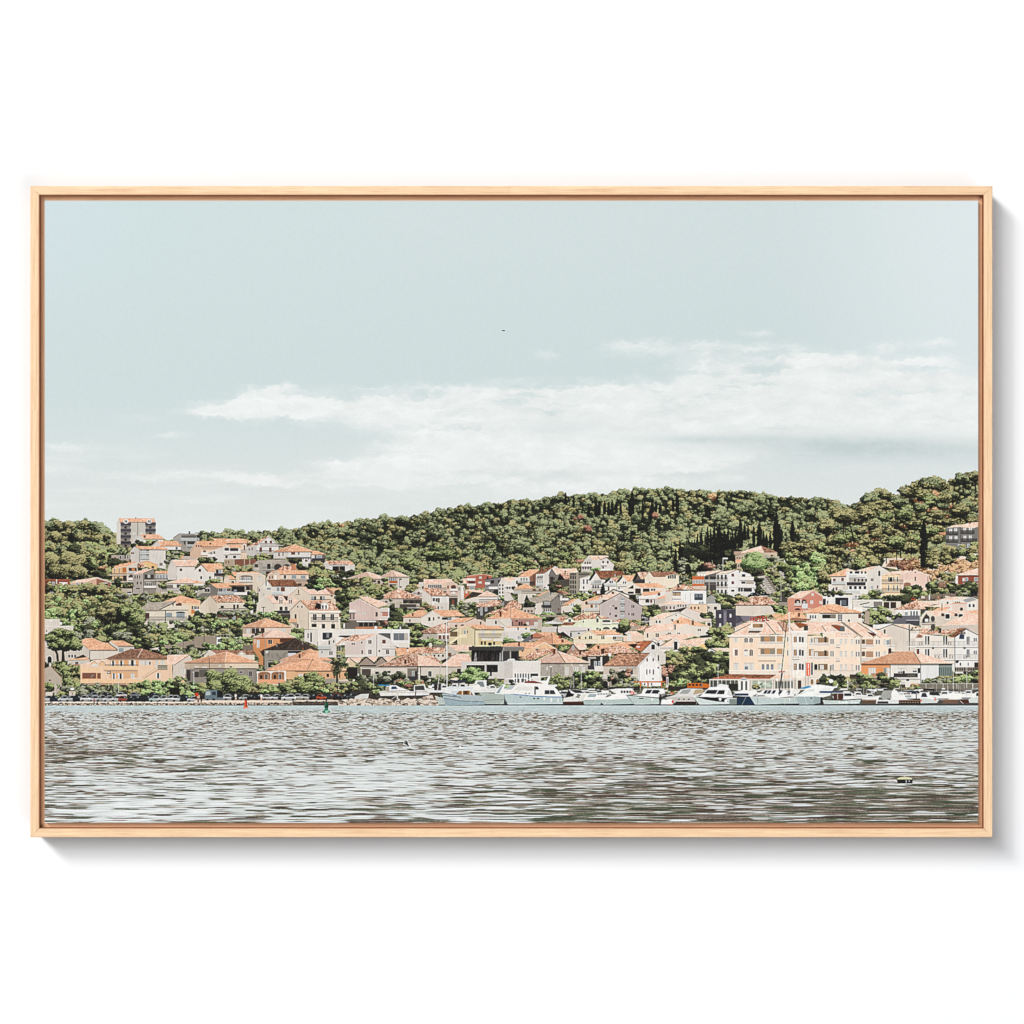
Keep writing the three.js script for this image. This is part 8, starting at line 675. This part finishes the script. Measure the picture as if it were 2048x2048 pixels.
function develop() {                                     // the contrast, crisp finish and fine grain of the printed photograph
  const out = new Uint8ClampedArray(PW * PH * 4), at = (x, y, c) => src[(Math.min(PH - 1, Math.max(0, y)) * PW + Math.min(PW - 1, Math.max(0, x))) * 3 + c];
  for (let y = 0; y < PH; y++) for (let x = 0; x < PW; x++) {
    const land = step(-2, 8, y + PY - ridge(x + PX)) * step(SHORE + 6, SHORE - 4, y + PY), i = (y * PW + x) * 3, expo = mix(1.0, 1.05, step(900, 1450, x + PX)), l = 0.3 * ink[i] + 0.59 * ink[i + 1] + 0.11 * ink[i + 2];
    for (let c = 0; c < 3; c++) { const n = clamp(mix(ink[i + c], l, 0.08 * land) / 255), p = Math.max(0, (n - 0.03) / 0.97), k = mix(p, p * p * (3 - 2 * p), 0.22); ink[i + c] = 255 * mix(n, k * (1 - 0.14 * (1 - k)) * (expo - 0.012 * c), land); }
  }
  const src = Float32Array.from(ink);
  for (let y = 0; y < PH; y++) for (let x = 0; x < PW; x++) {
    const i = (y * PW + x) * 3, o = (y * PW + x) * 4, g = (hash(x, y, 200) - 0.5) * 5 + noise(x * 0.5, y * 0.5, 201) * 1.6;
    for (let c = 0; c < 3; c++) {
      const v = src[i + c], near = (at(x - 1, y, c) + at(x + 1, y, c) + at(x, y - 1, c) + at(x, y + 1, c)) / 4, far = (at(x - 2, y, c) + at(x + 2, y, c) + at(x, y - 2, c) + at(x, y + 2, c) + at(x - 2, y - 2, c) + at(x + 2, y + 2, c) + at(x - 2, y + 2, c) + at(x + 2, y - 2, c)) / 8;
      out[o + c] = v + 0.3 * (v - near) + (y < 640 ? 0.4 : 0.5) * (v - far) + g + (hash(x, y, 210 + c) - 0.5) * 3;
    }
    out[o + 3] = 255;
  }
  return out;
}
function paintPrint() {
  ink = new Float32Array(PW * PH * 3);
  paintSky(); paintHill();
  leftTop(); leftMiddleTop(); middleTop(); rightTop(); centreTop(); farRightTop();
  leftBottom(); leftMiddleBottom(); middleBottom(); centreBottom(); rightBottom(); farRightBottom();
  paintWater(); buoys();
  view(0, 0, 1); bx(0x22282a, 1004, 659.3, 6, 1.9); ln(0xf2f6f4, 1, 1004, 658.6, 1010, 658.6);
  return develop();
}
// PRINT-END

// ---------------------------------------------------------------- wall
function structure(mesh, name) { mesh.name = name; mesh.userData.kind = 'structure'; mesh.receiveShadow = true; mesh.castShadow = true; scene.add(mesh); return mesh; }
const wall = structure(new THREE.Mesh(new THREE.BoxGeometry(9, 7, 0.2), new THREE.MeshStandardMaterial({ color: new THREE.Color().setRGB(0.9, 0.9, 0.9), roughness: 1 })), 'wall');
wall.position.set(0, 2, -0.1);

// ---------------------------------------------------------------- materials of the frame
function woodTexture(light, dark, seedAt) {              // pale wood with fine streaks running along u
  const w = 1024, h = 64, data = new Uint8Array(w * h * 4), a = rgb(light), b = rgb(dark);
  for (let y = 0; y < h; y++) for (let x = 0; x < w; x++) {
    const i = (y * w + x) * 4, wave = y + 3.2 * noise(x * 0.006, y * 0.03, seedAt), n = 0.4 * noise(x * 0.016, wave * 0.42, seedAt + 1) + 0.42 * noise(x * 0.034, wave * 0.95, seedAt + 2) + 0.16 * noise(x * 0.005, wave * 0.12, seedAt + 3) + 0.2 * (hash(x >> 2, y, seedAt) - 0.5);
    const pore = Math.max(0, noise(x * 0.05, wave * 1.6, seedAt + 4) - 0.55) * 0.9, t = clamp(0.36 + n * 0.75 + pore);
    for (let c = 0; c < 3; c++) data[i + c] = mix(a[c], b[c], t);
    data[i + 3] = 255;
  }
  const t = new THREE.DataTexture(data, w, h); t.colorSpace = THREE.SRGBColorSpace; t.magFilter = THREE.LinearFilter; t.wrapS = t.wrapT = THREE.RepeatWrapping; t.needsUpdate = true;
  return t;
}
const face = [0, 1, 2, 3].map((k) => new THREE.MeshStandardMaterial({ map: woodTexture(0xf6d7ae, 0xdcb088, 300 + k * 20), roughness: 0.62 }));
const ledgeWood = new THREE.MeshStandardMaterial({ map: woodTexture(0xf0be94, 0xd8a47c, 400), roughness: 0.8 });
const sideWood = new THREE.MeshStandardMaterial({ map: woodTexture(0xb4936e, 0x937152, 420), roughness: 0.85 });   // sides darkened in colour to cut light bounced onto the wall
const edgeShade = new THREE.MeshStandardMaterial({ map: woodTexture(0x965632, 0x743e22, 440), roughness: 0.75 });  // dark brown painted in for the shade on the rails' inner faces

// ---------------------------------------------------------------- the framed print
// a mitred strip of the frame: from the outer rectangle inset by a to the inset b, between two heights above the wall
const OUT = [WX(60.5), WY(1674.6), WX(1985), WY(372)];       // left, bottom, right, top of the frame
const RAIL = [79.3 - 60.5, 391 - 372].map((v) => v * MM), BASE = 0.002;
function strip(side, a, b, z0, z1, round = 0) {          // side: 0 top, 1 right, 2 bottom, 3 left
  const [l, bo, r, t] = OUT, at = (d, k) => [[l + d, t - d], [r - d, t - d], [r - d, bo + d], [l + d, bo + d]][k % 4];
  const gap = 0.00018, p = [at(a, side), at(a, side + 1), at(b, side + 1), at(b, side)], along = side % 2 ? 1 : 0;
  const dir = Math.sign(p[1][along] - p[0][along]); p[0][along] += dir * gap; p[3][along] += dir * gap; p[1][along] -= dir * gap; p[2][along] -= dir * gap;   // the fine line of the mitre joint
  const pos = [], uv = [], len = Math.abs(p[1][along] - p[0][along]);
  const ring = (inset, z) => { const c = [0, 1, 2, 3].map((k) => [...p[k]]), across = 1 - along, s = Math.sign(p[3][across] - p[0][across]); for (const k of [0, 1]) c[k][across] += s * inset; for (const k of [2, 3]) c[k][across] -= s * inset; return c.map(([x, y]) => [x, y, z]); };
  const low = ring(0, z0), mid = ring(0, z1 - round), top = ring(round, z1);
  const u = (v) => [(v[along] - p[0][along]) * dir / 0.6 + side * 0.37, (Math.abs(v[1 - along] - p[0][1 - along]) + Math.abs(z1 - v[2])) / 0.024];
  const quad = (A, B, C, D) => { for (const v of [A, B, C, A, C, D]) { pos.push(...v); uv.push(...u(v)); } };
  quad(top[3], top[2], top[1], top[0]);
  for (let k = 0; k < 4; k++) { const n = (k + 1) % 4; if (round) quad(mid[n], mid[k], top[k], top[n]); }
  const facing = pos.length / 3;
  for (let k = 0; k < 4; k++) { const n = (k + 1) % 4; quad(low[n], low[k], mid[k], mid[n]); }
  quad(low[0], low[1], low[2], low[3]);
  const g = new THREE.BufferGeometry(); g.setAttribute('position', new THREE.Float32BufferAttribute(pos, 3)); g.setAttribute('uv', new THREE.Float32BufferAttribute(uv, 2)); g.computeVertexNormals();
  g.addGroup(0, facing, 0); g.addGroup(facing, pos.length / 3 - facing, 1);
  return g;
}
function part(name, geometry, material, parent) { const m = new THREE.Mesh(geometry, material); m.name = name; m.castShadow = m.receiveShadow = true; parent.add(m); return m; }
const picture = new THREE.Group();
picture.name = 'framed_print';
picture.userData = { label: 'landscape print of a seaside town in a pale wooden floating frame on white wall', category: 'framed print' };
scene.add(picture);
const LEDGE = FACE - 0.0075;                             // the recessed floor of the gap between rail and canvas
const RAIL_LABEL = ['top rail of pale wood', 'right rail of pale wood', 'bottom rail of pale wood', 'left rail of pale wood'];
for (let side = 0; side < 4; side++) {
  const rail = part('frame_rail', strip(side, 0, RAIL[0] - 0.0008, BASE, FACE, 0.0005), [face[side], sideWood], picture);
  rail.userData.label = RAIL_LABEL[side];
  part('inner_edge', strip(side, RAIL[0] - 0.0008, RAIL[0], LEDGE, FACE - 0.0004), [edgeShade, edgeShade], rail);  // thin strip whose dark colour carries the shade of the recess
  part('ledge', strip(side, RAIL[0] - 0.0008, RAIL[0] + 0.02, BASE, LEDGE), [ledgeWood, ledgeWood], rail);
}
// the stretched canvas that carries the print
const ink8 = paintPrint(), flipped = new Uint8Array(PW * PH * 4);
for (let y = 0; y < PH; y++) flipped.set(ink8.subarray((PH - 1 - y) * PW * 4, (PH - y) * PW * 4), y * PW * 4);
const printTexture = new THREE.DataTexture(flipped, PW, PH);
printTexture.colorSpace = THREE.SRGBColorSpace; printTexture.magFilter = THREE.LinearFilter; printTexture.minFilter = THREE.LinearFilter; printTexture.needsUpdate = true;
const printed = new THREE.MeshStandardMaterial({ map: printTexture, color: new THREE.Color().setScalar(0.85), roughness: 1 });
const cloth = new THREE.MeshStandardMaterial({ color: new THREE.Color().setRGB(0.62, 0.6, 0.56), roughness: 1 });
const [cl, ct, cr, cb] = [WX(89), WY(401), WX(1956.8), WY(1646)];
const CANVAS_TOP = FACE - 0.0015;
const sheet = part('canvas_print', new THREE.BoxGeometry(cr - cl, ct - cb, CANVAS_TOP - LEDGE), [cloth, cloth, cloth, cloth, printed, cloth], picture);
sheet.position.set((cl + cr) / 2, (ct + cb) / 2, (CANVAS_TOP + LEDGE) / 2 + 0.0002);
sheet.userData.label = 'canvas print of a hillside town with red roofs, moored boats and grey water';

renderer.render(scene, camera);
